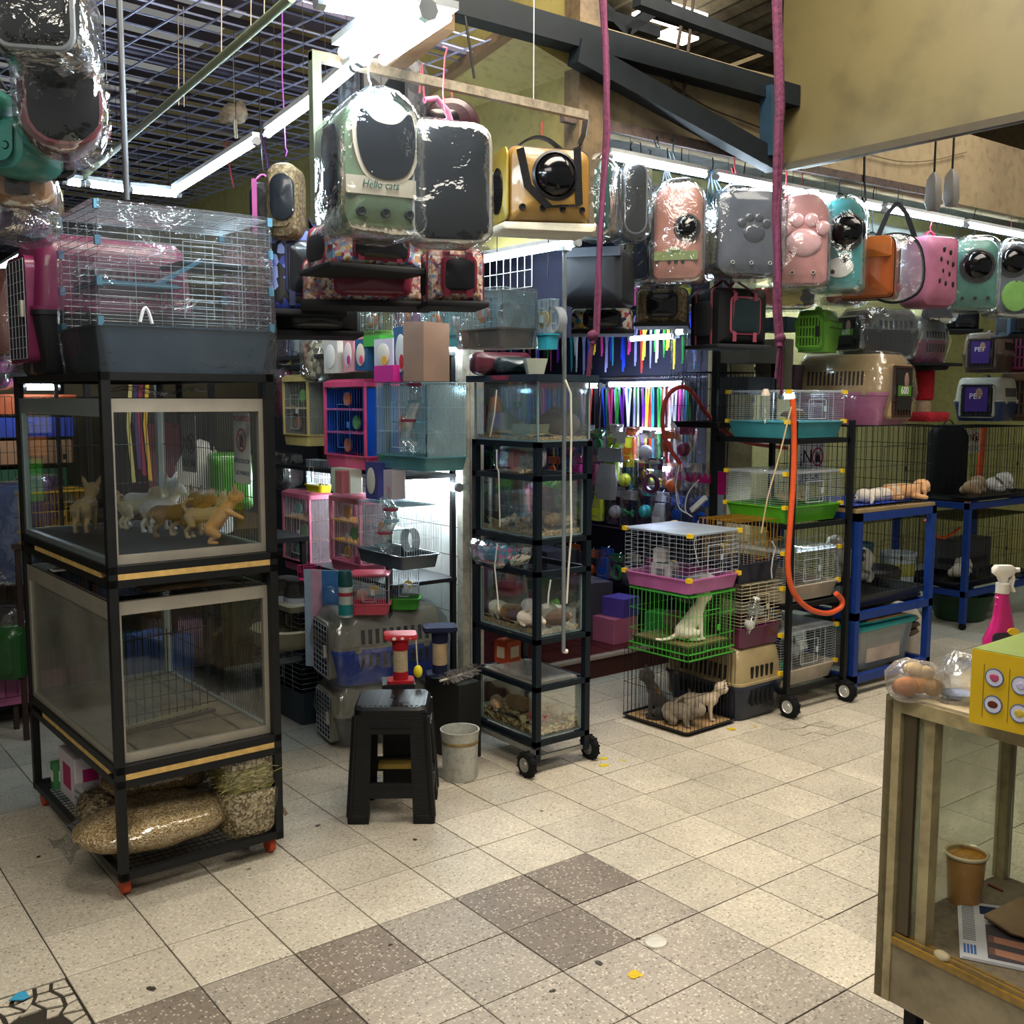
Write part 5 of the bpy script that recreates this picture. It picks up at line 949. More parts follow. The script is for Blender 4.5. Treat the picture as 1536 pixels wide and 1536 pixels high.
# black loops and straps tangled above the row
for i, (x, y, c, s_) in enumerate(((960, 262, '16181a', 'black strap ends gathered over the grey capsule shell'), (1000, 272, '16181a', 'black strap bunch above the crocodile-print pack'), (1068, 276, '1d3a4a', 'dark teal strap bunch above the slate grey pack'), (1100, 272, '16181a', 'black strap bunch just left of the right-hand purple rope'))):
    t = thing('strap_bunch', s_, 'straps', at(x, y, Y=.16)); 
    for k in range(4): MB().strip([V((k-1.5)*.02, 0, -.10), V((k-1.5)*.035+.01, -.01, -.03), V((k-1.5)*.012, 0, .03), V(0, 0, .07)], .016, .004, (1, .2, 0)).obj('strap', M(c, .6), t)
    MB().tube([(0, 0, .05), (.005, 0, .1), (0, 0, RAILZ-t.location.z)], .003).obj('hook', M('23262c', .4), t)
for i, (x, y0, y1, c, s_) in enumerate(((1295, 212, 305, '1f2226', 'long black hook hanging free beside the big yellow panel'), (1178, 252, 300, 'd8404a', 'red hook right of the right-hand purple rope'), (1100, 230, 262, 'd8606a', 'pale red hook on the soffit rail above the slate grey pack'), (888, 176, 200, '1f2226', 'small black hook at the left end of the soffit rail'), (985, 205, 222, '1f2226', 'black hook on the soffit rail over the dotted teal pack side'), (1008, 208, 240, '2a3c44', 'dark hook on the soffit rail above the crocodile-print pack'))):
    p, q = at(x, y0, Y=.05), at(x+2, y1, Y=.05); o = MB().tube([p-p, (q-p)*.1+V(.01, 0, 0), (q-p)*.6, (q-p)*.95+V(.012, 0, 0), (q-p)+V(-.01, 0, .0), (q-p)+V(-.025, 0, .03)], .004 if i else .007).obj('wire_hook', M(c, .4), loc=p); tag(o, s_, 'hook')
# purple ropes
for i, (pts, s_, r) in enumerate(((((903, -6), (908, 60), (910, 120), (909, 200), (904, 290), (899, 380), (896, 440), (894, 500), (889, 516)), 'left purple cloth rope hanging in front of the dotted teal pack', .013), (((1165, -6), (1168, 80), (1170, 160), (1166, 240), (1164, 320), (1167, 400), (1165, 460), (1168, 500), (1170, 520)), 'right-hand purple cloth rope hanging in front of the yellow panel edge', .019))):
    D_ = 3.9; t = thing('cloth_rope', s_, 'rope', at(pts[0][0], pts[0][1], D=D_)); P_ = [at(x, y, D=D_)-t.location for x, y in pts]; PM = M('4a1a34', .85, var=.3, sc_=60, bump=.4, bs=50); P_ = [P_[0]+V(.0, 0, .5)]+P_
    MB().tube(P_, [r*(1.0 if k < 4 else .85) for k in range(len(P_))], 8).obj('strand', PM, t); MB().tube([p+V(.008*math.sin(k*1.9), -.006, 0) for k, p in enumerate(P_)], r*.6, 8).obj('strand', M('5c2444', .85, bump=.4), t)
    e = P_[-1]
    MB().ball(e+V(0, 0, .03), .022, 10, 8).obj('knot', PM, t)
    for k in range(3 if i else 1): MB().tube([e+V(0, 0, .02), e+V(-.012+.014*k, 0, -.05), e+V(-.02+.018*k, .0, -.12-.03*k)], .006 if i else .009).obj('tail', PM, t)
# ================================================================== ROLLING RACK OF GLASS TANKS (beside the door frame)
RX0, RX1, RY0, RY1 = 2.15, 2.475, .165, .665
def RQ(x, y): return (x+.028, .165+(y-.165)*.72)
NAVY = M('0c1720', .45, .1, .15, spec=.25)
rk = thing('tank_rack', 'tall narrow black rack on rubber wheels holding glass pet tanks', 'rack', ((RX0+RX1)/2, (RY0+RY1)/2, 0)); rw, rd = (RX1-RX0)/2, (RY1-RY0)/2
for i in (-1, 1):
    for j in (-1, 1): MB().bb(i*rw-(.03 if i > 0 else 0), i*rw+(0 if i > 0 else .03), j*rd-(.03 if j > 0 else 0), j*rd+(0 if j > 0 else .03), .06, 1.52).obj('post', NAVY, rk)
for z in (1.51, 1.36, 1.075, .93, .62, .40, .145): frame(MB(), -rw, rw, -rd, rd, z, .024).obj('rail', NAVY, rk)
MB().bar((-rw+.02, -rd+.02, .075), (rw-.02, -rd+.02, .075), .018).bar((-rw+.01, -rd, .11), (-rw+.01, rd, .11), .022).obj('axle', M('8d8c84', .5, .4), rk)
def wheel(parent, p, r=.055, wd=.035, hub='8d8c88'):
    o = MB().lathe([(r*.55, -wd/2), (r*.86, -wd/2), (r, -wd*.3), (r, wd*.3), (r*.86, wd/2), (r*.55, wd/2)], (0, 0, 0), 26, 'X').obj('wheel', RUBBER, parent, loc=p)
    for k in range(20):
        a = 2*PI*k/20
        if k % 2: MB().box((0, r*math.cos(a), r*math.sin(a)), (wd*.8, .008, .008), rx=a).obj('tread_lug', RUBBER, o)
    MB().lathe([(.003, -wd*.55), (r*.25, -wd*.55), (r*.3, -wd*.42), (r*.5, -wd*.42), (r*.57, -wd*.52), (r*.57, wd*.5), (.003, wd*.5)], (0, 0, 0), 20, 'X').obj('hub', M(hub, .4, .5), o); return o
wheel(rk, (-rw-.035, -rd+.02, .058), .058); wheel(rk, (rw+.03, -rd+.03, .058), .058)
wheel(rk, (rw+.03, rd-.05, .058), .058)
def tank(label, x0, x1, y0, y1, z0, z1, bed=SAW, bedz=.03, trimm=None, lid=None, wavy=.012, sub=0):
    t = thing('glass_tank', label, 'glass tank', ((x0+x1)/2, (y0+y1)/2, z0)); w, d, h = (x1-x0)/2, (y1-y0)/2, z1-z0; tm = trimm or M('8fa6a8', .3, .3)
    MB().bb(-w, w, -d, d, 0, .006).obj('bottom', tm, t)
    for nm, a in (('pane', (-w, w, -d, -d+.004)), ('pane', (-w, w, d-.004, d)), ('pane', (-w, -w+.004, -d, d)), ('pane', (w-.004, w, -d, d))): MB().bb(*a, .006, h).obj(nm, GLASS, t)
    b = MB()
    for i in (-1, 1):
        for j in (-1, 1): b.bb(i*w-.004, i*w+.004, j*d-.004, j*d+.004, .006, h)
    b.obj('corner_seal', tm, t)
    b = MB(); n = 26; vs = []
    b.grid(14, 22, lambda u, v: (-w+.007+u*(2*w-.014), -d+.007+v*(2*d-.014), .008+bedz+wavy*noise.noise(V(u*4+z0*5, v*7, z0))*2)).grid(14, 2, lambda u, v: (-w+.007+u*(2*w-.014), -d+.007, .007+v*(bedz-.004))).grid(22, 2, lambda u, v: (-w+.007, -d+.007+u*(2*d-.014), .007+v*(bedz-.004))); b.obj('bedding', bed, t)
    if lid: b = MB(); frame(b, -w, w, -d, d, h+.008, .02, .014); wires(b, (-w, -d, h+.008), (2*w, 0, 0), (0, 2*d, 0), 10, 22, .001); b.obj('wire_lid', lid, t)
    return t
a_ = .012
X0, X1, Y0_, Y1_ = RX0+a_, RX1-a_, RY0+a_, RY1-a_
CHIPS = spots('wood_chips', ['a88a58', 'c9b080', 'e0cfa0', '8a6a3c', '6f5a3a', 'd4bc88'], 70, .9, bump=1.0)
tank('glass tank on top of the rack, with a grey rabbit and a cardboard shelter', X0, X1, Y0_, Y1_, 1.523, 1.79, SAW, .02)
MB()
o = MB().bb(-rw-.02, rw+.02, -rd-.02, rd+.02, 0, .03).obj('top_shelf_board', M('1c2a36', .5), loc=((RX0+RX1)/2, (RY0+RY1)/2, 1.792)); tag(o, 'dark board laid over the topmost glass tank', 'board')
tank('second glass tank down, heaped pale sawdust and two guinea pigs', X0+.02, X1-.02, Y0_+.02, Y1_-.02, 1.088, 1.34, SAW, .03, wavy=.03)
tank('third glass tank down, crowded with spotted guinea pigs on sawdust', X0+.02, X1-.02, Y0_+.02, Y1_-.02, .633, .90, SAW, .03)
tank('lowest glass tank with coarse wood chips, tan hamsters and a red bowl', X0+.02, X1-.02, Y0_+.02, Y1_-.02, .158, .40, CHIPS, .05, lid=M('a9a8a0', .4, .4), wavy=.02)
lump('grey brown rabbit crouching at the right of the topmost tank', 'rabbit', (2.37, .30, 1.55), .17, PI*.75, '6a5f52', [((.6, 0, .3), .2, '8a7a66')], ears='long')
t = thing('cardboard_shelter', 'folded brown cardboard shelter at the left of the topmost tank', 'shelter', (2.28, .57, 1.55)); MB().rings([[(-.06, -.10, 0), (.05, -.10, 0), (.05, .08, 0), (-.06, .08, 0)], [(-.06, -.02, .17), (-.05, -.02, .17), (-.05, .05, .17), (-.06, .05, .17)]], True, False).obj('card_flap', M('9c8a62', .8), t); MB().box((-.07, -.03, .05), (.02, .13, .10)).obj('card_box', M('ab9a86', .8), t)
t = thing('water_bottle', 'small inverted water bottle on the pane of the topmost tank', 'water bottle', (2.20, .38, 1.70)); MB().lathe([(.001, .07), (.02, .07), (.02, 0), (.012, -.012)], n=14).obj('bottle', FILM, t); MB().lathe([(.021, 0), (.021, -.02), (.006, -.03), (.004, -.06), (.001, -.06)], n=14).obj('cap', M('1d5a4c', .4), t)
o = MB().rings([rrect(.10, .14, .01, 0), rrect(.115, .155, .01, .05), rrect(.105, .145, .01, .05), rrect(.09, .13, .01, .006)]).obj('feeding_trough', M('a8b098', .4), loc=(2.25, .34, 1.55)); tag(o, 'pale green trough at the front of the topmost tank', 'trough')
GP = [('grey white guinea pig on the heap of sawdust, left of the near post', (2.23, .34), 1.13, .115, 2.6, '5e5040', [((.5, 0, .3), .25, 'b8a890')]), ('cream fronted guinea pig right behind the near post in the second tank', (2.29, .30), 1.13, .10, 3.6, '8f7448', [((.2, 0, .3), .25, 'c8b898')]),
 ('brown and white guinea pig by the right pane of the second tank', (2.34, .30), 1.125, .095, -.9, '7a5c3c', [((.4, 0, .3), .3, 'c0ac90')]),
 ('cream guinea pig at the left end of the third tank', (2.19, .68), .67, .13, -1.9, 'b0a488', []), ('round brown guinea pig beside the cream one in the third tank', (2.20, .52), .67, .13, -1.2, '6e4c28', []), ('black and white guinea pig in the middle of the third tank', (2.25, .46), .68, .15, -2.2, 'c4c0b8', [((-.2, 0, .4), .25, '1a1a1c'), ((.35, .1, .4), .16, '24201e')]),
 ('orange and white guinea pig just left of the near post in the third tank', (2.18, .32), .67, .12, -1.4, 'd0c4b4', [((-.1, 0, .4), .26, 'a0602c')]), ('dark brown guinea pig right of the near post in the third tank', (2.26, .24), .67, .14, -.4, '4a3a2c', [((.5, 0, .3), .2, 'c8c0b0')]), ('white faced guinea pig behind the orange one in the third tank', (2.32, .38), .68, .12, 2.8, 'd4ccc0', [((-.3, 0, .3), .3, '8a5a30')]),
 ('tan hamster at the left end of the lowest tank', (2.185, .70), .215, .10, -2.1, 'a08058', []), ('tan hamster second from the left in the lowest tank', (2.26, .62), .225, .095, -1.2, '9a7a50', []), ('tan hamster third from the left in the lowest tank', (2.27, .50), .22, .105, -1.0, '94764c', []), ('pale hamster right of the three tan ones in the lowest tank', (2.28, .38), .225, .095, -2.4, 'b0946c', []), ('white and orange hamster by the right pane of the lowest tank', (2.32, .31), .225, .095, -1.9, 'c8b498', [((-.2, 0, .3), .3, 'a87840')])]
for l_, (x, y), z, s_, r_, c_, p_ in GP: lump(l_, 'guinea pig' if 'guinea' in l_ else 'hamster', RQ(x, y)+(z,), s_, r_, c_, p_)
o = MB().lathe([(.03, 0), (.045, .002), (.052, .035), (.046, .035), (.04, .008), (.001, .008)], n=20).obj('feeding_bowl', M('9c2434', .35), loc=(2.235, .25, .225)); tag(o, 'red plastic bowl on the chips of the lowest tank', 'bowl')
t = thing('lettuce', 'bunch of green lettuce leaves in the third tank', 'lettuce', (2.38, .34, .70)); 
for k in range(5): MB().grid(6, 6, lambda u, v: ((u-.5)*.08+k*.012, (v-.5)*.06, .03*math.sin(u*5+k)*math.cos(v*4)+.012*k)).obj('leaf', M('4f8a2c', .5, var=.3, sc_=30), t, rz=k*1.1)
t = pack('padded pink and blue striped pouch lying between the two upper tanks', 780, 688, 60, 34, FACE+.6, .1, spots('pink_blue_pad', ['b87a80', '8a9aa8', 'a8687a', 'c49a90'], 12, .6), top=.03, X=2.3, wrap=True, straps=False, handle=None); t.location.z = 1.374
t = pack('blue pouch with pink polka dots between the second and third tanks', 752, 826, 74, 30, -PI/2, .14, dots('blue_pink_dots', '3f7a98', 'b84a84', 28, .35), top=.02, X=2.2, wrap=True, straps=False, handle=None); t.location.z = .944
for i, (pts, s_) in enumerate((([(745, 585), (742, 620), (735, 655)], 'topmost'), ([(745, 675), (745, 700), (748, 708), (750, 790)], 'upper'), ([(746, 815), (742, 850), (746, 890), (748, 915)], 'lower'), ([(826, 870), (823, 890), (822, 905)], 'thin bent'))):
    o = MB().tube([at(x, y, X=2.10)-at(*pts[0], X=2.10) for x, y in pts], .0035).obj('string', M('c9ccc4', .5), loc=at(*pts[0], X=2.10)); tag(o, s_+' white string hanging over the left face of the tank rack', 'string')
text('TERRARIO', .03, M('9c2a44', .6), rk, (-rw-.022, 0, 1.807), (PI/2, 0, -PI/2))
carton('orange fronted box behind the bare lower tank shelf', (2.31, .59, .425), (.10, .09, .11), .2, 'a8401c', bands=[(0, .5, .6, .5, 'c8b8a0')])
o = MB().box((0, 0, .0), (.22, .34, .006), rx=.02).obj('acrylic_sheet', clear('acrylic', (.85, .85, .82), .1, .6, .1, .3, 8, .12), loc=(2.29, .36, .432)); tag(o, 'scratched clear sheet covering the lowest tank', 'sheet')
# ================================================================== CAGE STACK WITH KITTENS
KX, KY = 3.10, .15; KW, KD = .37, .42; kc = V(KX+KW/2, KY+KD/2, 0)
t = cage('low black wire cage on the floor with four kittens', kc, .05, KW+.02, KD+.03, .385, tray_h=.02, trayc='0e0f12', barc=WIREB, nv=13, nh=2, nvd=15, r=.0016, thick=.0034, door=False, floor_=M('a3845c', .8, var=.25, sc_=9))
t = cage('bright green wire cage with a white kitten, stacked on the black one', kc+V(0, -.01, .39), .04, KW, KD, .335, tray_h=.0, barc=M('3f9a34', .4, var=.05), nv=12, nh=3, nvd=14, r=.0017, thick=.0036, name='wire_cage')
tray(.35, .40, .03, flare=.98).obj('tray', M('2c3a1e', .5), t, loc=(0, 0, .035)); MB().bb(-.16, .16, -.19, .19, .068, .072).obj('paper', M('6d6238', .8), t)
b = MB(); frame(b, -KW/2, KW/2, -KD/2, KD/2, .002, .006); frame(b, -KW/2, KW/2, -KD/2, KD/2, .034, .006); frame(b, -KW/2, KW/2, -KD/2, KD/2, .33, .006); b.obj('frame', M('3f9a34', .4, var=.05), t)
t = cage('pink-tray wire cage with a grey lid and yellow corner clips, topmost of the kitten stack', kc+V(.0, .0, .735), .05, KW+.03, KD+.03, .30, tray_h=.07, trayc='b0619a', nv=8, nh=10, nvd=10, clips='d8b41e', top=M('8f9aa4', .4, .3), r=.0009, dense='v')
MB().rings([rrect(.12, .18, .05, .015), rrect(.10, .15, .05, .05), rrect(.04, .06, .02, .06)]).jitter(.02, 12, 2).obj('white_cloth', M('c8c8c4', .8, bump=.5), t, loc=(.07, -.08, 0)); MB().box((.02, -.02, .03), (.14, .1, .02), rz=.3).obj('blue_pad', M('2c4a8c', .7), t)
carton('cluster of small white toy boxes inside the pink-tray cage', kc+V(-.06, .06, .76), (.09, .12, .09), .2, 'b8b8b4', bands=[(0, .5, .5, .5, '6a6c70')])
carton('white toy box balanced on the cluster inside the pink-tray cage', kc+V(-.07, .08, .86), (.07, .07, .07), .5, 'c4c4c0')
def kit(label, x, y, z, s, rz, **k): return animal(label, 'kitten', (x, y, z), s, rz, ears='small', **k)
kit('tortoiseshell kitten sitting at the left of the floor cage', 3.18, .40, .022, .165, 2.4, kind='sit', col='1f1a16', patches=[((.1, .1, .9), .16, '6a4420'), ((.5, 0, 1.3), .12, '7a5230')], tail='low')
kit('grey tabby kitten crouching in the middle front of the floor cage', 3.19, .25, .022, .155, -1.3, kind='crouch', col='6a6050', patches=[((0, 0, .6), .12, '3c362c')], tail='low')
kit('beige kitten lying at the back of the floor cage', 3.32, .42, .022, .15, -.3, kind='lie', col='7a6c58', tail='low')
kit('pale cream kitten walking with lowered head at the right of the floor cage', 3.335, .25, .022, .135, -.75, kind='stand', col='b4a48c', tail='low', nod=.5)
kit('white kitten sitting up with one paw on the green bars', 3.25, .25, .395+.072, .165, -.5, kind='sit', col='d0c8b4', tail='low', headk=.9)
kit('tabby kitten in the back right corner of the green cage', 3.38, .46, .395+.072, .14, -1.2, kind='crouch', col='5e5240', patches=[((.5, 0, .6), .15, '9a8a6c')], tail='none')
# beige and navy kennel with two bird cages on it
carrier('beige and navy travel kennel on the floor, right of the kitten stack', (3.675, .39, 0), PI, .40, .56, .395, top='978660', bot='1a2436', nslot=10, split=.5, door_dark='0e0e10')
t = cage('cream wire bird cage with a plum tray, standing on the beige and navy kennel', (3.675, .28, .397), 0, .34, .30, .34, tray_h=.105, trayc='5a2440', barc=M('bdb394', .4, .2), nv=5, nh=13, nvd=4, r=.0018, dense='h', thick=.0022, flare=.9)
t2 = thing('water_bottle', 'clear gravity water bottle strapped aslant on the plum-tray cage', 'water bottle', (3.56, .105, .58), 0); MB().lathe([(.001, .09), (.022, .088), (.028, .07), (.028, -.06), (.015, -.075), (.012, -.1), (.001, -.1)], n=14).xf(Matrix.Rotation(.35, 4, 'Y')).obj('bottle', FILM, t2); MB().lathe([(.029, -.03), (.029, -.055), (.02, -.07), (.015, -.072)], n=14).xf(Matrix.Rotation(.35, 4, 'Y')).obj('collar', M('a8aaa4', .4), t2); MB().lathe([(.001, .088), (.02, .087), (.02, .1), (.001, .1)], n=14).xf(Matrix.Rotation(.35, 4, 'Y')).obj('cap', M('c9c8c0', .4), t2)
cage('gold wire bird cage with a navy tray on top of the cream one', (3.675, .30, .742), 0, .34, .30, .33, tray_h=.10, trayc='12182c', barc=M('a87c2c', .35, .5), nv=11, nh=2, nvd=9, r=.0018, thick=.003, flare=.88)
o = MB().tube([at(x, y, Y=.08)-at(1160, 820, Y=.08) for x, y in ((1158, 812), (1163, 822), (1159, 838), (1157, 855), (1158, 868))], .004).obj('white_wire', WIREW, loc=at(1160, 820, Y=.08)); tag(o, 'loose white wire beside the gold bird cage', 'wire')
# ================================================================== BLACK WHEELED RACK WITH FOUR LITTLE CAGES
QX0, QX1, QY0, QY1 = 3.82, 4.33, .07, .62
rq = thing('cage_rack', 'black rack on rubber wheels with four small-pet cages', 'rack', ((QX0+QX1)/2, (QY0+QY1)/2, 0)); qw, qd = (QX1-QX0)/2, (QY1-QY0)/2
for i in (-1, 1):
    for j in (-1, 1): MB().bb(i*qw-.014, i*qw+.014, j*qd-.014, j*qd+.014, .05, 1.60 if j < 0 else 1.98).obj('post', BLACK, rq)
for z in (1.49, 1.03, .59, .12): frame(MB(), -qw, qw, -qd, qd, z, .026).obj('rail', BLACK, rq)
for s_ in (-1, 1): wheel(rq, (s_*qw-.02, -qd-.04, .062), .062, .04, 'c4c4c0'); wheel(rq, (s_*qw-.02, qd-.03, .062), .062, .04, 'c4c4c0')
for z, hc, col, l_, cl in ((1.505, .25, '3f8c94', 'small white wire cage with a teal tray, top level of the black wheeled rack', 1), (1.045, .27, '4f9a1e', 'small white wire cage with a lime green tray, second level of the black wheeled rack', 1), (.605, .28, 'b8ac98', 'small white wire cage with a cream tray behind the dangling orange hose', 1), (.135, .30, 'bcb09c', 'lowest small white wire cage with a cream tray, near the rack wheels', 1)):
    cage(l_, (rq.location.x-.01, .32, z), 0, .50, .42, hc, tray_h=.085, trayc=col, nv=5, nh=15, nvd=4, r=.0008, dense='h', thick=.0026, clips='d8b41e', top=clear('frosted_lid', (.85, .88, .9), .12, .6, .1, 0, 9, .25, (.6, .63, .65)), flare=.9)
animal('cream puppy lying inside the lime-tray cage', 'puppy', (4.10, .30, 1.14), .10, RIGHT, kind='lie', col='a8906c', ears='down', tail='none')
lump('white and grey rabbit in the lowest cream-tray cage', 'rabbit', (4.14, .30, .225), .17, -2.2, 'b0b0ac', [((.2, 0, .4), .25, '3a3a3c')], ears='long')
lump('dark rabbit in the lowest cream-tray cage', 'rabbit', (4.0, .36, .225), .16, -1.2, '3a3836', [((.5, 0, .3), .15, 'c0c0bc')], ears='long')
lump('pale brown rabbit in the cream-tray cage behind the hose', 'rabbit', (4.02, .34, .70), .12, -1.4, '9a8468', [], ears='long')
o = MB().box((0, 0, 0), (.09, .08, .03)).obj('feeding_dish', M('1f8a54', .4), loc=(3.93, .2, .235)); tag(o, 'green dish in the front left of the lowest cream-tray cage', 'dish')
# things on and behind that rack
t = cage('black wire crate behind the teal-tray cage, at pillar side', (4.02, .75, 1.55), 0, .46, .36, .32, tray_h=.03, trayc='101114', barc=WIREB, nv=14, nh=3, r=.0016)
t2 = thing('water_bottle', 'clear bottle hooked on the teal-tray cage', 'water bottle', at(1148, 608, Y=.10)); MB().lathe([(.001, .06), (.022, .06), (.024, .04), (.024, -.06), (.01, -.08), (.001, -.1)], n=14).obj('bottle', FILM, t2); MB().lathe([(.001, .085), (.012, .085), (.022, .06), (.024, .05), (.02, .05)], n=14).obj('cap', M('b8a898', .4), t2)
lump('brown animal asleep in the teal-tray cage', 'rabbit', (4.16, .34, 1.60), .10, 2.2, '7a6048', [], ears='long')
sign(1217, 695, .26, .26, [('¡N', .04, .12, '14161c', -.06), ('icon', .04, .06, '', .06), ('TOCAR', -.08, .065, '1c2440')], 'black and white no-touching sign between the teal and lime cages', Y=.66)
# ---- orange hose
HO = M('c84e24', .4, coat=.2)
def hose(label, pts, r, mat, parent_pt=None, name='hose', cat='hose', **pl):
    P_ = [at(x, y, **pl) for x, y in pts]; q = []
    for i in range(len(P_)-1):
        a, b_, c_, d_ = P_[max(i-1, 0)], P_[i], P_[i+1], P_[min(i+2, len(P_)-1)]
        for k in range(5):
            u = k/5; q.append(.5*((2*b_)+(c_-a)*u+(2*a-5*b_+4*c_-d_)*u*u+(3*b_-a-3*c_+d_)*u**3))
    q.append(P_[-1]); o = MB().tube([p-P_[0] for p in q], r, 10).obj(name, mat, loc=P_[0]); return tag(o, label, cat)
hose('orange hose looping down from the top of the black wheeled rack', [(1189, 598), (1191, 650), (1190, 720), (1185, 790), (1182, 850), (1190, 888), (1212, 912), (1240, 920), (1260, 912), (1263, 900), (1254, 890)], .015, HO, Y=-.0)
hose('red hose arching across the accessory wall past the pillar', [(1020, 695), (998, 660), (994, 620), (1003, 592), (1022, 580), (1040, 590), (1060, 620), (1085, 645), (1118, 663), (1180, 672)], .013, M('a83a34', .4), Y=.80)
hose('short orange hose end under the cream-tray cage', [(1251, 908), (1250, 930), (1247, 948)], .012, HO, Y=.3)
hose('thin orange pipe along the yellow wall between the blue racks', [(1388, 780), (1402, 802), (1418, 806), (1440, 792)], .012, HO, Y=.9)
hose('tan cord stretched slantwise over the rack cages', [(1187, 610), (1170, 680), (1152, 745), (1142, 800)], .004, M('a08a68', .7), Y=-.02, name='cord', cat='cord')
# ================================================================== BLUE RACK, DOGS
BLUE = M('16357c', .4, .2, .12)
def blue_rack(label, x0, x1, y0, y1, zs, top, foot=.05, wheels=False):
    t = thing('blue_rack', label, 'rack', ((x0+x1)/2, (y0+y1)/2, 0)); w, d = (x1-x0)/2, (y1-y0)/2
    for i in (-1, 1):
        for j in (-1, 1): MB().bb(i*w-.021, i*w+.021, j*d-.021, j*d+.021, foot, top).obj('post', BLUE, t)
    for z in zs: frame(MB(), -w-.021, w+.021, -d-.021, d+.021, z, .04, .045).obj('rail', BLUE, t)
    for i in (-1, 1):
        for j in (-1, 1): MB().lathe([(.003, -.012), (.026, -.012), (.026, .012), (.003, .012)], (i*w, j*d, .026), 14, 'X').obj('castor_wheel', RUBBER, t)
    return t
blue_rack('blue steel rack with a sleeping dog on top and a crate inside', 4.42, 5.18, .07, .62, (1.045, .47, .10), 1.065)
MB()
o = MB().bb(-.4, .4, -.28, .28, 0, .02).obj('plywood_shelf', M('8f7a54', .7, var=.3, sc_=5), loc=(4.8, .34, 1.07)); tag(o, 'worn plywood sheet on top of the blue rack', 'board')
cage('black wire crate on the plywood with two sleeping puppies', (4.80, .36, 1.092), 0, .80, .54, .47, tray_h=.0, barc=WIREB, nv=15, nh=4, nvd=9, r=.0022, thick=.0034)
o = MB().grid(12, 10, lambda u, v: (-.36+u*.72, -.24+v*.46, .008+.006*math.sin(u*14)*math.sin(v*9))).obj('blue_mat', M('1c3a9c', .7), loc=(4.8, .36, 1.096)); tag(o, 'royal blue mat under the sleeping puppies', 'mat')
animal('white puppy with a brown patch asleep on the blue mat', 'puppy', (4.80, .20, 1.105), .19, PI, kind='flat', col='cfc6b8', patches=[((.1, 0, .3), .16, '6a5238')], ears='down', tail='none')
animal('apricot puppy asleep with its head at the crate bars', 'puppy', (5.02, .18, 1.105), .19, -.5, kind='lie', col='b8895c', patches=[((-.3, 0, .3), .3, 'cbb89c')], ears='down', tail='none')
cage('black wire crate with a deep tray inside the blue rack', (4.80, .34, .50), 0, .74, .50, .50, tray_h=.07, trayc='16171a', barc=WIREB, nv=20, nh=3, nvd=12, r=.0018, thick=.003, floor_=M('23241f', .8))
MB()
animal('black and white young dog standing with its head down in the blue rack crate', 'dog', (4.82, .36, .585), .20, PI-.2, kind='stand', col='c8c4b8', patches=[((-.1, 0, .9), .3, '16161a'), ((.8, 0, 1.3), .2, 'b8b2a4')], ears='down', tail='down', nod=.6)
animal('second black and white dog curled behind the standing one', 'dog', (5.0, .42, .585), .20, .6, kind='lie', col='c4c2bc', patches=[((0, 0, .3), .35, '141418')], ears='down', tail='none')
tube_light((4.55, .60, 1.0), (5.05, .60, 1.0), 'bead-like strip lamp above the crate inside the blue rack', r=.010, fix=False)
t = thing('storage_box', 'clear storage box with a teal lid at the bottom of the blue rack', 'storage box', (4.80, .30, .125)); MB().rings([rrect(.52, .36, .04, 0), rrect(.58, .42, .04, .24), rrect(.57, .41, .04, .24), rrect(.51, .35, .04, .01)]).obj('tub', clear('milky_tub', (.7, .74, .74), .08, .5, .1, 0, 9, .35, (.42, .45, .45)), t); MB().rings([rrect(.6, .44, .04, .235), rrect(.61, .45, .04, .25), rrect(.6, .44, .04, .265), rrect(.5, .34, .04, .27)]).obj('lid', M('1f8c8c', .4), t); MB().box((-.02, -.19, .12), (.34, .01, .17)).obj('papers', M('a8988a', .7, var=.2, sc_=9), t)
o = MB().box((0, 0, 0), (.4, .3, .01), rx=.06).obj('cardboard_sheet', BROWNCARD, loc=(4.85, .28, .405)); tag(o, 'folded brown cardboard on the teal-lidded box', 'cardboard')
for i, (dx, dz, s_) in enumerate(((0, 0, 'lowest of the grey brown folded sacks right of the teal-lidded box'), (.01, .045, 'middle folded sack right of the teal-lidded box'), (-.01, .09, 'upper folded sack right of the teal-lidded box'))):
    o = MB().rings([rrect(.2, .26, .03, 0), rrect(.24, .3, .03, .02), rrect(.22, .28, .03, .04)]).jitter(.01, 9, i).obj('folded_sack', M(['5a4c3c', '4a4036', '6f6252'][i], .8), loc=(5.18+dx, .32, .125+dz+.1)); tag(o, s_, 'sack')
o = MB().rings([rrect(.26, .26, .07, 0), rrect(.32, .28, .08, .05), rrect(.28, .25, .08, .25), rrect(.16, .14, .05, .36), rrect(.12, .08, .03, .4)]).jitter(.03, 6, 5).obj('white_sack', M('b9aea0', .7, bump=.3), loc=(5.42, .38, 0)); tag(o, 'full white woven sack leaning beside the blue rack', 'sack')
o = MB().lathe([(.001, 0), (.15, 0), (.19, .36), (.2, .40), (.185, .42), (.16, .36), (.12, .1)], n=24).obj('plastic_bin', M('1b1d20', .5), loc=(5.55, .72, .15)); tag(o, 'black round plastic bin behind the blue rack', 'bin')
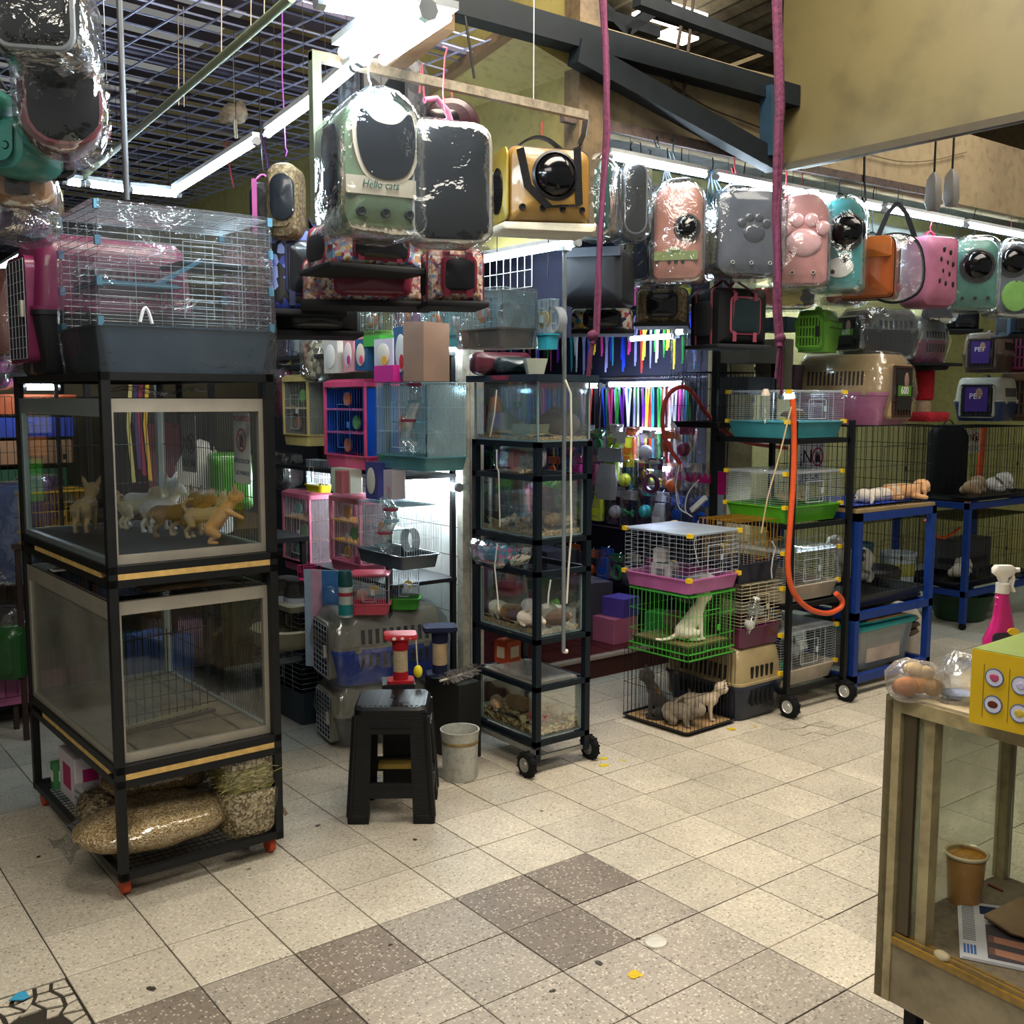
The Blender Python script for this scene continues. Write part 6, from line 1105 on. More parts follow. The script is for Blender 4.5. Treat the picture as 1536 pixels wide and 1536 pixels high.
for i, (x, y, z, r, h_, c, s_) in enumerate(((6.35, 1.0, 0, .13, .30, 'a8aaa8', 'white bucket on the floor between the two blue racks'), (6.35, 1.02, .305, .13, .26, '9aa4a8', 'pale bucket stacked on the white one between the blue racks'), (6.2, 1.3, 0, .14, .62, '3c5c68', 'tall grey blue drum against the yellow wall'))):
    t = thing('bucket', s_, 'bucket', (x, y, z)); MB().lathe([(.001, 0), (r*.9, 0), (r, h_), (r*1.05, h_), (r*1.05, h_-.02), (r*.96, h_), (r*.85, .02), (.001, .02)], n=22).obj('body', M(c, .5), t); MB().lathe([(r*.955, h_*.35), (r*.97, h_*.36), (r*.985, h_*.7), (r*.97, h_*.71)], n=22).obj('paper_band', M('8a8a3c' if i == 1 else '7c8488', .6), t)
# right blue rack and crates on it
blue_rack('blue steel rack at the right edge of the picture holding two black crates', 6.60, 7.75, .62, 1.2, (.93, .27), .955)
cage('black wire crate on top of the right-hand blue rack', (7.15, .9, .96), 0, 1.05, .55, .55, tray_h=.03, trayc='15161a', barc=WIREB, nv=26, nh=3, nvd=10, r=.0022, thick=.003)
cage('black wire crate on the lower shelf of the right-hand blue rack', (7.10, .9, .30), 0, 1.05, .50, .52, tray_h=.05, trayc='15161a', barc=WIREB, nv=26, nh=3, nvd=10, r=.0022, thick=.003)
animal('tan dog asleep on top crate floor at the right edge', 'dog', (6.95, .78, .995), .2, .2, kind='lie', col='8a7254', ears='down', tail='none'); animal('black and white dog asleep at the far right of the top crate', 'dog', (7.35, .8, .995), .22, .1, kind='lie', col='c4c4c0', patches=[((-.3, 0, .3), .3, '16161a')], ears='down', tail='none')
animal('white puppy resting in the lower crate at the right edge', 'puppy', (6.86, .8, .36), .2, .3, kind='lie', col='b0aca0', ears='down', tail='none')
sign(1460, 662, .22, .20, [('¡N', .03, .09, '14161c', -.045), ('icon', .03, .045, '', .045), ('TOCAR', -.06, .05, '1c2c70')], 'dark no-touching notice on the wall behind the right-hand crate', Y=1.3)
hose('orange strap hanging behind the right-hand crate', [(1475, 638), (1472, 680), (1466, 740)], .03, HO, Y=1.35, name='orange_strap', cat='strap')
hose('orange loop under the crate of the right-hand blue rack', [(1455, 742), (1450, 770), (1462, 745), (1470, 768)], .01, HO, Y=1.3)

carton('dark grey box lettered in black inside the right-hand lower crate', (7.28, 1.02, .36), (.5, .2, .24), 0, '4a4a50', bands=[(0, .3, .8, .2, '2a2a30')])
t = thing('green_tub', 'black tub with green hoses under the right-hand blue rack', 'tub', (6.98, .86, .01)); MB().lathe([(.001, 0), (.18, 0), (.25, .2), (.22, .2), (.17, .02), (.001, .02)], n=22).obj('tub_body', M('1d3a24', .5), t); MB().tube([(-.12, 0, .1), (0, -.05, .2), (.15, .02, .14)], .02).tube([(-.1, -.06, .08), (.05, -.1, .16), (.12, -.08, .22)], .016).obj('green_hose', M('3a8a30', .4), t)
# kennels on the crates
carrier('tan and pink travel kennel lying above the teal-tray cage', at(1277, 636, Y=.36), .12, .40, .60, .41, top='a08660', bot='a85c82', gate='bars', doorc='3a2620', door_dark='2a1a18', nslot=14, bslots=False, split=.46, card='16181a', wrap=True, cardt=('600', 'd8d8d8', '4a7a24'))
carrier('lime green carrier with lattice end on top of the tan and pink kennel', at(1226, 529, Y=.34), -1.25, .20, .30, .235, top='5f9a30', bot='5f9a30', gate='bars', doorc='6aa834', door_dark='2c5212', nslot=7, split=.66, bslots=False)
carrier('black carrier with a clear lid on top of the tan and pink kennel', at(1316, 532, Y=.30), -1.8, .28, .44, .255, top=clear('smoke_lid', (.6, .62, .64), .10, .5, .06, .2, 8, .05), bot='0e0e10', gate='bars', doorc='202022', door_dark='101012', nslot=7, split=.55, card='101512', wrap=True, cardt=('600', 'd8d8d8', '4a7a24'))
carrier('pink carrier with a clear grey lid, right of the black one', at(1374, 545, Y=.55), -1.6, .28, .36, .27, top='8f9090', bot='a04a74', gate='bars', doorc='b9b9bc', nslot=7, split=.55, wrap=True)
for x, y, Y_, W_, L_, H_, tp, bt, dc, s_ in ((1482, 559, 1.0, .32, .42, .31, '6b5a50', '3c2c28', '2a1c1c', 'dark brown carrier with a purple card, stacked high at the right'), (1478, 631, .95, .38, .5, .34, 'a8a69c', '18305c', '14161c', 'white and navy kennel under the dark brown carrier'), (1540, 560, .95, .36, .45, .36, '8c3a64', '8c3a64', '7a3458', 'magenta carrier cut by the right edge of the picture'), (1540, 631, .9, .40, .5, .40, '6a5644', '5c4a3a', '4a3a2e', 'taupe kennel cut by the right edge below the magenta one')):
    carrier(s_, at(x, y, Y=Y_), -1.35, W_, L_, H_, top=tp, bot=bt, gate='bars', doorc=dc, door_dark='0e0e12', nslot=8, bslots=False, card='3c2470' if x < 1500 else None, cardt=('PET', 'd8d8e4', None) if x < 1500 else None)
_q = at(1374, 545, Y=.55); o = MB().bb(-.2, .2, -.22, 2.04, -.02, -.001).obj('wall_board', M('1a1a1c', .6), loc=(_q.x, _q.y, _q.z)); tag(o, 'dark board running to the back wall under the pink carrier', 'board')
t = thing('scratching_post', 'red plush cat scratching post with a black top plate', 'scratching post', at(1384, 632, Y=.48)); k = mpx(t.location)
MB().rings([rrect(.24, .24, .03, 0), rrect(.26, .26, .04, .02), rrect(.26, .26, .04, .05), rrect(.24, .24, .03, .065)]).jitter(.004, 60).obj('base', M('981a26', .9, bump=1), t); MB().lathe([(.048, .065), (.048, .14)], n=18).obj('sisal_pole', M('a8987c', .8, bump=.6), t); MB().lathe([(.05, .14), (.062, .15), (.064, .33), (.055, .34)], n=20).obj('plush_sleeve', M('9c1420', .9, bump=1), t); MB().rings([rrect(.22, .22, .05, .34), rrect(.24, .24, .05, .355), rrect(.24, .24, .05, .37), rrect(.22, .22, .05, .385)]).obj('top_plate', M('121214', .9, bump=1), t)
t = pack('black backpack hanging on the yellow wall behind the sleeping puppies', 1420, 697, 52, 120, FACE, .18, M('0b0c0f', .8), top=.10, wrap=False, straps=False, Y=1.1, cat='backpack', name='backpack', hook=None); MB().strip([(0, 0, .5), (0, .1, .62)], .02).obj('hang_loop', BLK, t)
# dim stack between the pillar and the tan kennel
for x, y, w_, h_, c, s_ in ((1125, 545, .34, .10, '5c5a52', 'grey tray stacked high beside the pillar'), (1160, 590, .10, .32, '6e6654', 'beige upright box above the black crate'), (1120, 592, .30, .10, '3a3c40', 'dark folded crate beside the pillar top'), (1178, 588, .14, .16, '3c2c34', 'dull purple box left of the tan and pink kennel'), (1170, 498, .2, .08, '202c34', 'dark case under the yellow and red bag')):
    carton(s_, at(x, y, Y=.66), (w_, .2, h_), .15, c)
hose('thin black cable down the pillar', [(1090, 500), (1096, 560), (1093, 640), (1090, 700)], .003, BLACK, Y=.92, name='cable', cat='cable')
for i, y in enumerate((640, 780)):
    t = thing('gate_latch', ('upper' if not i else 'lower')+' small metal latch on the yellow pillar', 'latch', at(1078, y, Y=.93)); MB().box((0, 0, 0), (.03, .015, .05)).obj('plate', ALU, t); MB().tube([(-.02, -.01, .01), (0, -.03, .02), (.025, -.01, .0)], .005).obj('bolt', ALU, t)
for i, (x, y0, y1) in enumerate(((1401, 200, 300), (1428, 190, 300))):
    t = thing('lamp_holder', ('left' if not i else 'right')+' hanging grey connector on a rod under the roof at the right', 'connector', at(x, (y0+y1)/2+20, Y=-.2)); MB().bar((0, 0, 0), (.02*i, 0, 4.62-t.location.z), .012, n=8).obj('rod', IRON, t); MB().rings([rrect(.05, .05, .01, -.16), rrect(.07, .07, .01, -.12), rrect(.06, .06, .01, 0), rrect(.02, .02, .005, .04)]).obj('socket', M('6d6a66', .5), t)
# ================================================================== HAMSTER CAGES IN FRONT OF THE TILED WALL
t = thing('goods_rack', 'dark shelving against the tiled wall, buried under hamster cages', 'shelf', (2.06, 1.62, 0))
for z in (.80, 1.335, 1.95): MB().bb(-.20, .20, -.66, .85, z-.02, z).obj('shelf_board', M('15171a', .6), t)
for i in (-1, 1):
    for y in (-.64, .83): MB().bb(i*.19-.012, i*.19+.012, y-.012, y+.012, 0, 1.95).obj('post', M('15171a', .5), t)
def tint(name, c, a=.35): return clear(name, tuple(.35+.65*x for x in c), .07, .45, .08, 0, 9, a, c)
def hcage(label, x0, x1, ytop, ybot, X, base, frame_c=None, panel=None, levels=2, wheelc='d07a28', d=.26, rz=-PI/2, wirec=None, nv=16, top=None, tun=False, bits=True, trayk=.14, wrap=False, levc=None, group=None, dense='v'):
    sd_ = min(d*.795/mpx(at(x1, ybot, X=X)), .46*(x1-x0)); d = sd_*mpx(at(x1, ybot, X=X))/.795; a, b_ = at(x0, ybot, X=X), at(x1-sd_, ybot, X=X); w = abs(a.y-b_.y); c = (a+b_)/2; h = (ybot-ytop)*mpx(c); dx = d/2
    t = cage(label, V(c.x+dx, c.y, c.z), rz, w, d, h, tray_h=h*trayk, trayc=base, barc=wirec, nv=nv, nh=3, nvd=max(5, int(nv*d/w)), r=.0009, thick=.002, clips=None, top=top if top else 'wire', name='hamster_cage', wrap=WRAP if wrap else None, cat='hamster cage', dense=dense)
    hh = h*(1-trayk); z0 = h*trayk
    if panel:
        for s_ in (-1, 1): MB().bb(s_*w/2-.006, s_*w/2-.002, -d/2+.01, d/2-.01, z0, h-.01).obj('side_panel', panel, t)
        MB().bb(-w/2+.01, w/2-.01, d/2-.012, d/2-.008, z0, h-.01).obj('back_panel', panel, t)
    fm = M(frame_c, .4, coat=.2) if frame_c else None
    if fm:
        MB().rings([rrect(w+.012, d+.012, .02, h-.004), rrect(w+.012, d+.012, .02, h+.02), rrect(w*.85, d*.8, .02, h+.035)]).obj('roof', fm, t)
        b = MB()
        for i in (-1, 1):
            for j in (-1, 1): b.bb(i*(w/2-.006)-.006, i*(w/2-.006)+.006, j*(d/2-.006)-.006, j*(d/2-.006)+.006, z0, h)
        b.obj('corner_post', fm, t)
    for k in range(1, levels+1):
        z = z0+hh*k/(levels+1); MB().bb(-w/2+.008, w/2-.008, -d/2+.008, d/2-.008, z-.005, z+.004).obj('level_floor', levc if levc else (fm or M(base if isinstance(base, str) else 'c0c4c4', .4)), t)
    if bits:
        for k in range(levels+1):
            z = z0+hh*(k+.45)/(levels+1); m = M([wheelc, '5f9a4a', wheelc, 'b84a7a'][k % 4], .4); MB().lathe([(.003, 0), (.034, 0), (.036, .006), (.034, .012), (.003, .012)], (w*(.12 if k % 2 else -.1), -d*.3, z), 18, 'Y').obj('toy_disc', m, t)
        MB().lathe([(.05, 0), (.055, .0), (.055, .04), (.05, .04)], (w*.2, 0, z0+.06), 20, 'Y').obj('exercise_wheel', tint('wheel_grey', (.5, .55, .6), .5), t)
    if tun:
        CT = clear('tunnel_plastic', (.86, .92, .95), .12, .7, .05, 0, 9, .10, (.7, .78, .82)); P_ = [V(w*.40, -d/2-.03, z0+.04), V(w*.30, -d/2-.05, z0+hh*.25), V(w*.36, -d/2-.05, z0+hh*.5), V(w*.46, -d/2-.04, z0+hh*.75), V(w*.40, -d/2-.03, h-.01), V(w*.2, -d/2-.01, h+.02)]
        MB().tube(P_, .028, 12).obj('tunnel', CT, t)
        for k in (1, 2, 3, 4): MB().lathe([(.029, -.006), (.034, -.006), (.034, .006), (.029, .006)], P_[k], 16, 'Z').obj('tunnel_ring', M('8ab0c0' if k % 2 else '9a3a58', .4, tr=.3), t)
        MB().bb(-w*.42, w*.1, -d*.2, d*.2, z0+hh*.45, z0+hh*.47).obj('level_floor', M('4f8a9a', .4, tr=.2), t)
    return t
CY = M('b9d0d8', .35, .5, 0)
hcage('tall beige-yellow hamster cage at the left of the middle shelf', 425, 494, 572, 668, 1.88, 'b8a468', 'b8a468', tint('pane_smoke', (.35, .36, .3), .35), 1, wheelc='7a4a2c', d=.28, trayk=.16)
hcage('blue hamster cage with a hot pink roof and base, orange discs on three floors', 487, 600, 580, 702, 1.80, 'd84a78', 'd04a74', M('1450c0', .3, coat=.3, tr=.25), 2, d=.28, trayk=.15, wirec=M('3f74c8', .4), levc=M('c8587a', .4))
hcage('large pale wire hamster cage with a teal tray and clear climbing tunnel', 563, 704, 575, 704, 1.70, '4a8088', None, tint('pane_aqua', (.6, .78, .82), .18), 0, d=.30, trayk=.15, wirec=CY, nv=34, tun=True)
hcage('pink-roofed hamster cage with amber floors at the left of the lower shelf', 425, 500, 745, 856, 1.86, 'b8607a', 'b8627c', tint('pane_rose', (.5, .36, .4), .2), 2, wheelc='3f9a74', d=.26, trayk=.14, levc=M('c89a3a', .4, tr=.2))
hcage('second pink-roofed hamster cage with amber discs, next along the lower shelf', 495, 580, 752, 858, 1.82, 'b8607a', 'c0687c', tint('pane_rose', (.5, .36, .4), .2), 2, wheelc='c89a3a', d=.26, trayk=.14, levc=M('c89a3a', .4, tr=.2), wirec=CY)
hcage('wide wire hamster cage with a slate tray and grey wheel under the bright lamp', 535, 660, 755, 848, 1.66, '3c4650', None, None, 0, d=.28, trayk=.20, wirec=CY, nv=32, tun=True, bits=True)
hcage('small yellow-tray wire cage perched above the pink cages', 457, 497, 690, 738, 1.86, 'd8b81e', None, None, 0, d=.16, trayk=.2, bits=False, nv=10)
# upper tier, hanging cages in front of the tiled wall
for x0, x1, y0, y1, X_, c, s_, w_ in ((540, 600, 458, 512, 1.9, '6aa83a', 'small wire cage with a green tray under the berry-print carriers', '8a8a5a'), (592, 640, 455, 512, 1.88, 'a84a9a', 'small wire cage with a purple tray between the green and teal ones', 'b88ab0'), (634, 692, 455, 520, 1.85, '2c8a9a', 'small wire cage with a teal tray, right of the purple one', '8ac0c8')):
    t = hcage(s_, x0, x1, y0, y1, X_, c, None, tint('pane_'+c, hexc(w_)[:3], .25), 0, d=.2, trayk=.25, wirec=CY, nv=14, wrap=True); MB().wire((0, 0, .3), (0, 0, 2.42-t.location.z if t.location.z < 2.3 else .4), .002).obj('hanger_wire', IRON, t)
t = hcage('domed wire cage with a grey brown tray hanging under the corner lamp', 688, 808, 440, 522, 1.72, '5c5650', None, tint('pane_aqua', (.6, .78, .82), .18), 0, d=.28, trayk=.32, wirec=CY, nv=34, wrap=True); MB().wire((0, 0, .28), (0, 0, .62), .002).obj('hanger_wire', IRON, t)
t = hcage('small wire cage with a turquoise tray beside the grey conduit', 802, 842, 450, 524, 1.9, '2c94a8', None, None, 0, d=.2, trayk=.28, wirec=CY, nv=14, wheelc='c8a838'); MB().wire((0, 0, .28), (0, 0, .62), .002).obj('hanger_wire', IRON, t)
t = thing('wire_grid_panel', 'white wire grid panel hanging under the corner lamp', 'grid panel', at(757, 412, X=2.2), -PI/2); k = mpx(t.location); b = MB(); wires(b, (-.22, 0, -.07), (.42, 0, 0), (0, 0, .15), 8, 2, .0024); b.obj('wires', M('dfe4e4', .4), t); MB().bar((-.22, 0, .08), (-.22, 0, .2), .004).bar((.2, 0, .08), (.2, 0, .2), .004).obj('hook', WIREW, t)
for x, y, w_, h_, c, s_, pl in ((770, 425, .5, .36, '1a1c30', 'dark fabric sheet behind the white wire grid panel', 2.5), (690, 540, .3, .3, '2c1a24', 'dark maroon cloth behind the hanging cages', 2.5)):
    p = at(x, y, X=pl); o = MB().grid(12, 8, lambda u, v: (.012*math.sin(u*19), (u-.5)*w_*1.8, (v-.5)*h_*1.6)).obj('cloth_sheet', M(c, .8), loc=p); tag(o, s_, 'cloth'); MB().bar((0, -w_*.9, h_*.8), (0, w_*.9, h_*.8), .01).obj('hanging_rod', IRON, o)
# boxes of wheels and toys
def wbox(px, py, X, w, h, col, ovc, label, rz=-PI/2, acc=None, oz=.5, tilt=0):
    p = at(px, py, X=X); t = thing('toy_box', label, 'box', p, rz); MB().rings([rrect(w, .07, .003, 0, 1), rrect(w, .07, .003, h, 1)], True, False).obj('carton', M(col, .5, var=.05), t)
    if ovc: MB().extr(oval(w*.66, h*.72, 22, 0, h*oz), -.039, -.034, .001).obj('oval_print', M(ovc, .4, var=.03), t)
    if acc: MB().extr(oval(w*.30, h*.28, 16, w*.1, h*.34), -.0405, -.038).obj('accent_print', M(acc, .4, var=0), t)
    if tilt: t.rotation_euler.y = tilt
    return t
wbox(505, 560, 1.84, .15, .17, 'b8b4ac', 'd4d2cc', 'pale box with a big white oval, leftmost on the beige-yellow cage')
wbox(532, 558, 1.83, .11, .17, 'c88a90', 'd8ccc8', 'pink box with a white oval and magenta tip, beside the leftmost oval box', acc='b02a7a')
wbox(551, 556, 1.80, .12, .15, '24507a', 'd8ccb8', 'navy box with a cream oval and a pink dot', acc='e04a7a')
wbox(585, 558, 1.76, .17, .15, 'c8c4d0', 'd8d4c4', 'lilac white box with a yellow accent above the hot pink roof', acc='e0a83a')
wbox(612, 570, 1.70, .12, .23, '2c5a80', 'd0d2d0', 'blue box with a white oval and red cap print, beside the tan carton', acc='b82a30')
carton('tan carton leaning beside the blue oval box, in front of the wall lamp', at(640, 572, X=1.66), (.12, .16, .24), -PI/2+.25, 'a08474')
carton('hot pink carton on the roof of the blue hamster cage', at(590, 573, X=1.68), (.17, .1, .07), -PI/2, 'd02a90')
wbox(520, 738, 1.78, .2, .12, 'b8b8a8', None, 'long white box with a green edge lying above the second pink cage', acc=None); 
wbox(517, 739, 1.74, .07, .11, 'a85a60', None, 'red edged end of a toy box above the second pink cage')
wbox(567, 748, 1.70, .11, .17, '3a3a78', 'd4cfc0', 'purple blue box with a cream oval under the teal-tray cage')
wbox(592, 748, 1.70, .08, .13, 'b8b0b8', None, 'small pastel card box right of the purple blue oval box', acc='c890a8')
carton('green and white pack tucked under the green-tray cage', at(568, 520, X=1.8), (.16, .08, .05), -PI/2, '3f9a3a')
for x, y, w_, h_, c, s_ in ((432, 590, 30, 70, '5a1030', 'magenta black pack hanging left of the beige-yellow cage'), (436, 520, 34, 50, '16203c', 'navy pack hanging above the magenta black one'), (432, 706, 26, 50, '141218', 'black pack left of the small yellow-tray cage')):
    pack(s_, x, y, w_, h_, -PI/2+.4, .1, c, X=1.95, top=.02, straps=False, handle=None, hook=2.5, name='toy_bag', cat='bag')
# left edge: clear packs hanging by the cage
for x, y, w_, h_, c, s_ in ((475, 540, .12, .22, '8c8670', 'crinkled clear bag of wooden toys hung beside the blue-splashed carrier'), (515, 500, .13, .16, 'a0967c', 'crinkled clear bag of beige toys hung above the leftmost oval box')):
    pack(s_, x, y, w_/mpx(at(x, y, X=1.9)), h_/mpx(at(x, y, X=1.9)), -PI/2+.3, .08, spots('wood_toys', ['8c8670', '6a6250', 'b0a888', '4a4438'], 40, .7), X=1.9, top=.02, straps=False, handle=None, hook=2.5, name='toy_bag', cat='bag')
# ================================================================== KENNELS, JARS AND BITS BELOW
c2 = V(1.60, .96, 0)
carrier('grey and charcoal travel kennel on the floor, door to the left', V(1.86, 1.14, 0), -PI/2-.16, .34, .50, .315, top='8c8878', bot='3a3a38', doorc='5a5a58', nslot=9, bslots=False, split=.5, door_dark='2a2a2a', wrap=True)
carrier('grey and royal blue travel kennel stacked on the charcoal one', V(1.90, 1.13, .316), -PI/2-.18, .38, .60, .36, top='8c887a', bot='1c48b8', nslot=10, split=.50, door_dark='14142a', wrap=True)
KZ = .82
def kp(px, py, Y): return at(px, py, Y=Y)
t = thing('spray_can', 'spray can with a dark teal cap and white and teal label on the blue kennel', 'spray can', at(519, 925, Z=.676)); hc_ = 70*mpx(t.location); r = hc_*.155
MB().lathe([(.001, 0), (r*.95, 0), (r, .004), (r, hc_*.66), (r*.94, hc_*.69)], n=22).obj('can_body', M('b8c4c0', .3, .3), t); MB().lathe([(r*1.01, hc_*.05), (r*1.01, hc_*.28)], n=22).obj('label_band', M('1f7a80', .35), t); MB().lathe([(r*1.012, hc_*.46), (r*1.012, hc_*.54)], n=22).obj('label_band', M('9a2c3c', .35), t); MB().lathe([(r*1.02, hc_*.66), (r*1.02, hc_*.93), (r*.85, hc_), (.001, hc_)], n=22).obj('cap', M('124448', .35, coat=.3), t)
def scage(label, px, py, w, d, h, Y, col, toy, rz=-.6):
    t = cage(label, at(px, py, Z=.676), rz, w, d, h, tray_h=h*.25, trayc=col, nv=16, nh=2, nvd=10, r=.001, name='hamster_cage', cat='hamster cage', top=M(col, .4, tr=.3) if col != '3f9a2c' else 'wire'); MB().lathe([(.003, 0), (.022, 0), (.022, .012), (.003, .012)], (.02, -d*.2, h*.6), 16, 'Y').obj('exercise_wheel', M('d8b04a', .4), t); MB().ball((-.04, 0, h*.45), .03, 10, 8).obj('toy', M(toy, .5), t); return t
scage('little wire cage with a coral pink tray on the blue kennel', 556, 918, .19, .15, .19, .98, 'c04a5c', 'd0a090')
scage('little wire cage with a green tray and blue toy on the blue kennel', 607, 911, .15, .13, .20, 1.0, '3f9a2c', '2c5a9c')
# blister card, jars, basin
t = thing('toy_card', 'tall blue and pink card with a clear bubble beside the spray can', 'blister pack', at(486, 1000, Y=1.30), -.9); MB().rings([rrect(.20, .012, .003, 0, 1), rrect(.20, .012, .003, .50, 1)], True, False).obj('card', M('9ab0c4', .5), t); MB().bb(-.06, .0, -.0085, -.006, .0, .5).obj('pink_stripe', M('c89ab0', .5), t); MB().bb(.0, .09, -.0085, -.006, .30, .5).obj('blue_print', M('3f7ab8', .5), t); MB().ball((.045, -.01, .36), .06, 16, 10, (1, .6, 1.2)).obj('bubble', FILM, t); MB().ball((-.03, -.012, .24), .02, 10, 6, (1, .3, 1.4)).obj('printed_toy', M('a05a2c', .5), t)
for i, (x, y, Y_, s_) in enumerate(((448, 938, 1.62, 'smoky plastic jar with a blue and white label on the beige basin'), (430, 934, 1.72, 'smoky plastic jar behind the labelled one'))):
    t = thing('jar', s_, 'jar', at(x, y, Y=Y_)); MB().lathe([(.001, 0), (.065, 0), (.075, .02), (.075, .18), (.06, .21), (.06, .235), (.05, .24), (.001, .24)], n=22).obj('jar_body', M('3a3834', .15, coat=.5, tr=.25), t); MB().lathe([(.0765, .09), (.0765, .16)], n=22).obj('label_band', M('9aa4b0', .5), t); MB().lathe([(.062, .235), (.064, .25), (.001, .255)], n=22).obj('lid', M('2a2a2a', .4), t)
o = MB().lathe([(.001, 0), (.13, 0), (.17, .035), (.18, .09), (.19, .10), (.18, .11), (.16, .09), (.12, .02), (.001, .02)], n=30).obj('basin', M('a09a82', .5), loc=at(430, 968, Y=1.60)); tag(o, 'beige round basin on top of the grey-based wire cage', 'basin')
t = cage('big wire cage with a slate grey base behind the kennels', V(1.82, 1.78, 0), -PI/2, .62, .40, .60, tray_h=.17, trayc='2c3a44', nv=6, nh=16, nvd=4, dense='h', r=.0012, thick=.003, flare=.95)
o = MB().rings([rrect(.5, .5, .02, 0), rrect(.52, .52, .02, .03)]).obj('basin_board', M('8a8674', .6), loc=(1.82, 1.72, .61)); tag(o, 'pale board under the round basin', 'board')
t = thing('hanging_basket', 'small magenta plastic basket hanging beside the jars', 'basket', at(464, 868, Y=1.5)); b = MB(); wires(b, (-.05, -.03, 0), (.1, 0, 0), (0, 0, .07), 6, 2, .002); wires(b, (-.05, .03, 0), (.1, 0, 0), (0, 0, .07), 6, 2, .002); b.obj('lattice', M('b01e60', .4), t); MB().bb(-.052, .052, -.032, .032, -.004, .0).obj('base', M('b01e60', .4), t); MB().wire((0, 0, .07), (0, 0, .2), .002).obj('hook', IRON, t)
# scratching posts on the low box
carton('dark low box under the scratching posts beside the door frame', V(2.03, .66, 0), (.14, .26, .37), .1, '1c1c1a')
_rp = at(601, 1022, Y=.40); carton('dark small crate under the red scratching post, behind the black stool', V(_rp.x, _rp.y+.02, 0), (.14, .14, _rp.z-.002), -.5, '1a1a1c')
def spost(label, px, py, Y, c, hh, pol, dangle=None, dots_=None):
    t = thing('scratching_post', label, 'scratching post', at(px, py, Y=Y), -.5); r = hh*.18
    MB().rings([rrect(r*3.0, r*2.4, .015, 0), rrect(r*3.0, r*2.4, .015, .012)]).obj('base', M(c, .8), t); MB().lathe([(r*.85, .012), (r*.85, hh*.22)], n=16).obj('lower_sleeve', M(c, .9), t); MB().lathe([(r*.8, hh*.2), (r*.82, hh*.24), (r*.82, hh*.66), (r*.8, hh*.7)], n=16).obj('sisal_pole', M(pol, .9, bump=.5, bs=120), t); MB().lathe([(r*.88, hh*.66), (r*.95, hh*.9)], n=16).obj('upper_sleeve', M(c, .9), t); MB().rings([rrect(r*3.6, r*2.8, .02, hh*.9), rrect(r*3.8, r*3, .02, hh*.94), rrect(r*3.6, r*2.8, .02, hh)]).obj('top_plate', dots_ if dots_ else M(c, .9, bump=.6), t)
    if dangle: MB().tube([(r*1.7, -r, hh*.9), (r*1.8, -r, hh*.5), (r*1.9, -r, hh*.3)], .003).obj('cord', M('c9c0a8', .8), t); MB().ball((r*1.9, -r, hh*.24), .02, 10, 8, (1, 1, 1.4)).obj('dangling_toy', M(dangle, .6), t)
    return t
spost('small red scratching post with white-dotted top and a yellow dangling toy', 601, 1022, .40, 'a01620', .215, 'b8a888', 'd8c81e', dots('red_white_dots', 'b01824', 'e0dcd8', 30, .25))
spost('small navy scratching post standing by the white door frame', 660, 1012, .66, '141a38', .24, 'b09a78')
t = thing('feather_duster', 'grey fluffy duster lying on the low dark box', 'duster', V(2.04, .60, .374), .3); b = MB()
for k in range(260): a = R_.uniform(0, 2*PI); x = R_.uniform(-.12, .12); b.bar((x, 0, .03), (x+R_.uniform(-.01, .01), math.cos(a)*.05, .03+math.sin(a)*.028), .003, n=3)
b.obj('fluff', M('7c7670', .9, var=.3, sc_=30), t, kind='stuff'); MB().bar((-.16, 0, .03), (.19, 0, .02), .012, n=8).obj('stick', M('c9c4b4', .5), t)
# ================================================================== STOOL, BUCKET
sx = V(1.445, .235, 0)
t = thing('plastic_stool', 'black woven-texture plastic stool standing on the tiles', 'stool', sx, FACE+.03); SM = M('0a0b0d', .45, spec=.3)
m, nt, N, L, bs = _new('stool_weave'); bs.inputs['Specular IOR Level'].default_value = .3; bs.inputs['Base Color'].default_value = hexc('0b0c0f'); bs.inputs['Roughness'].default_value = .4
tcn = N.new('ShaderNodeTexCoord'); bk = N.new('ShaderNodeTexBrick'); bk.inputs['Scale'].default_value = 26; bk.inputs['Mortar Size'].default_value = .03; bk.inputs['Brick Width'].default_value = .6; L.new(tcn.outputs['Object'], bk.inputs['Vector']); bpn = N.new('ShaderNodeBump'); bpn.inputs['Strength'].default_value = 1; bpn.inputs['Distance'].default_value = .012; bpn.invert = True
mpn = N.new('ShaderNodeMapping'); mpn.inputs['Rotation'].default_value = (PI/2, 0, 0); L.new(tcn.outputs['Object'], mpn.inputs['Vector']); L.new(mpn.outputs[0], bk.inputs['Vector']); L.new(bk.outputs['Fac'], bpn.inputs['Height']); L.new(bpn.outputs['Normal'], bs.inputs['Normal'])
STW = m
H_ = .475; wb, wt_ = .345, .29; db, dt_ = .33, .27
b = MB(); b.rings([rrect(wt_+.01, dt_+.01, .04, H_-.035, 4), rrect(wt_+.012, dt_+.012, .045, H_-.012, 4), rrect(wt_-.01, dt_-.01, .04, H_, 4), rrect(.04, .03, .012, H_-.003, 4)], True, True)
seat = b.obj('seat', SM, t)
for k in range(13):
    x = -wt_/2+.02+(wt_-.04)*k/12; MB().box((x, .0, H_+.0005), (.010, dt_-.04, .004)).obj('seat_rib', SM, seat)
MB().lathe([(.001, 0), (.012, 0), (.012, .003), (.001, .003)], (0, 0, H_+.001), 14).obj('seat_hole', DARK, seat)
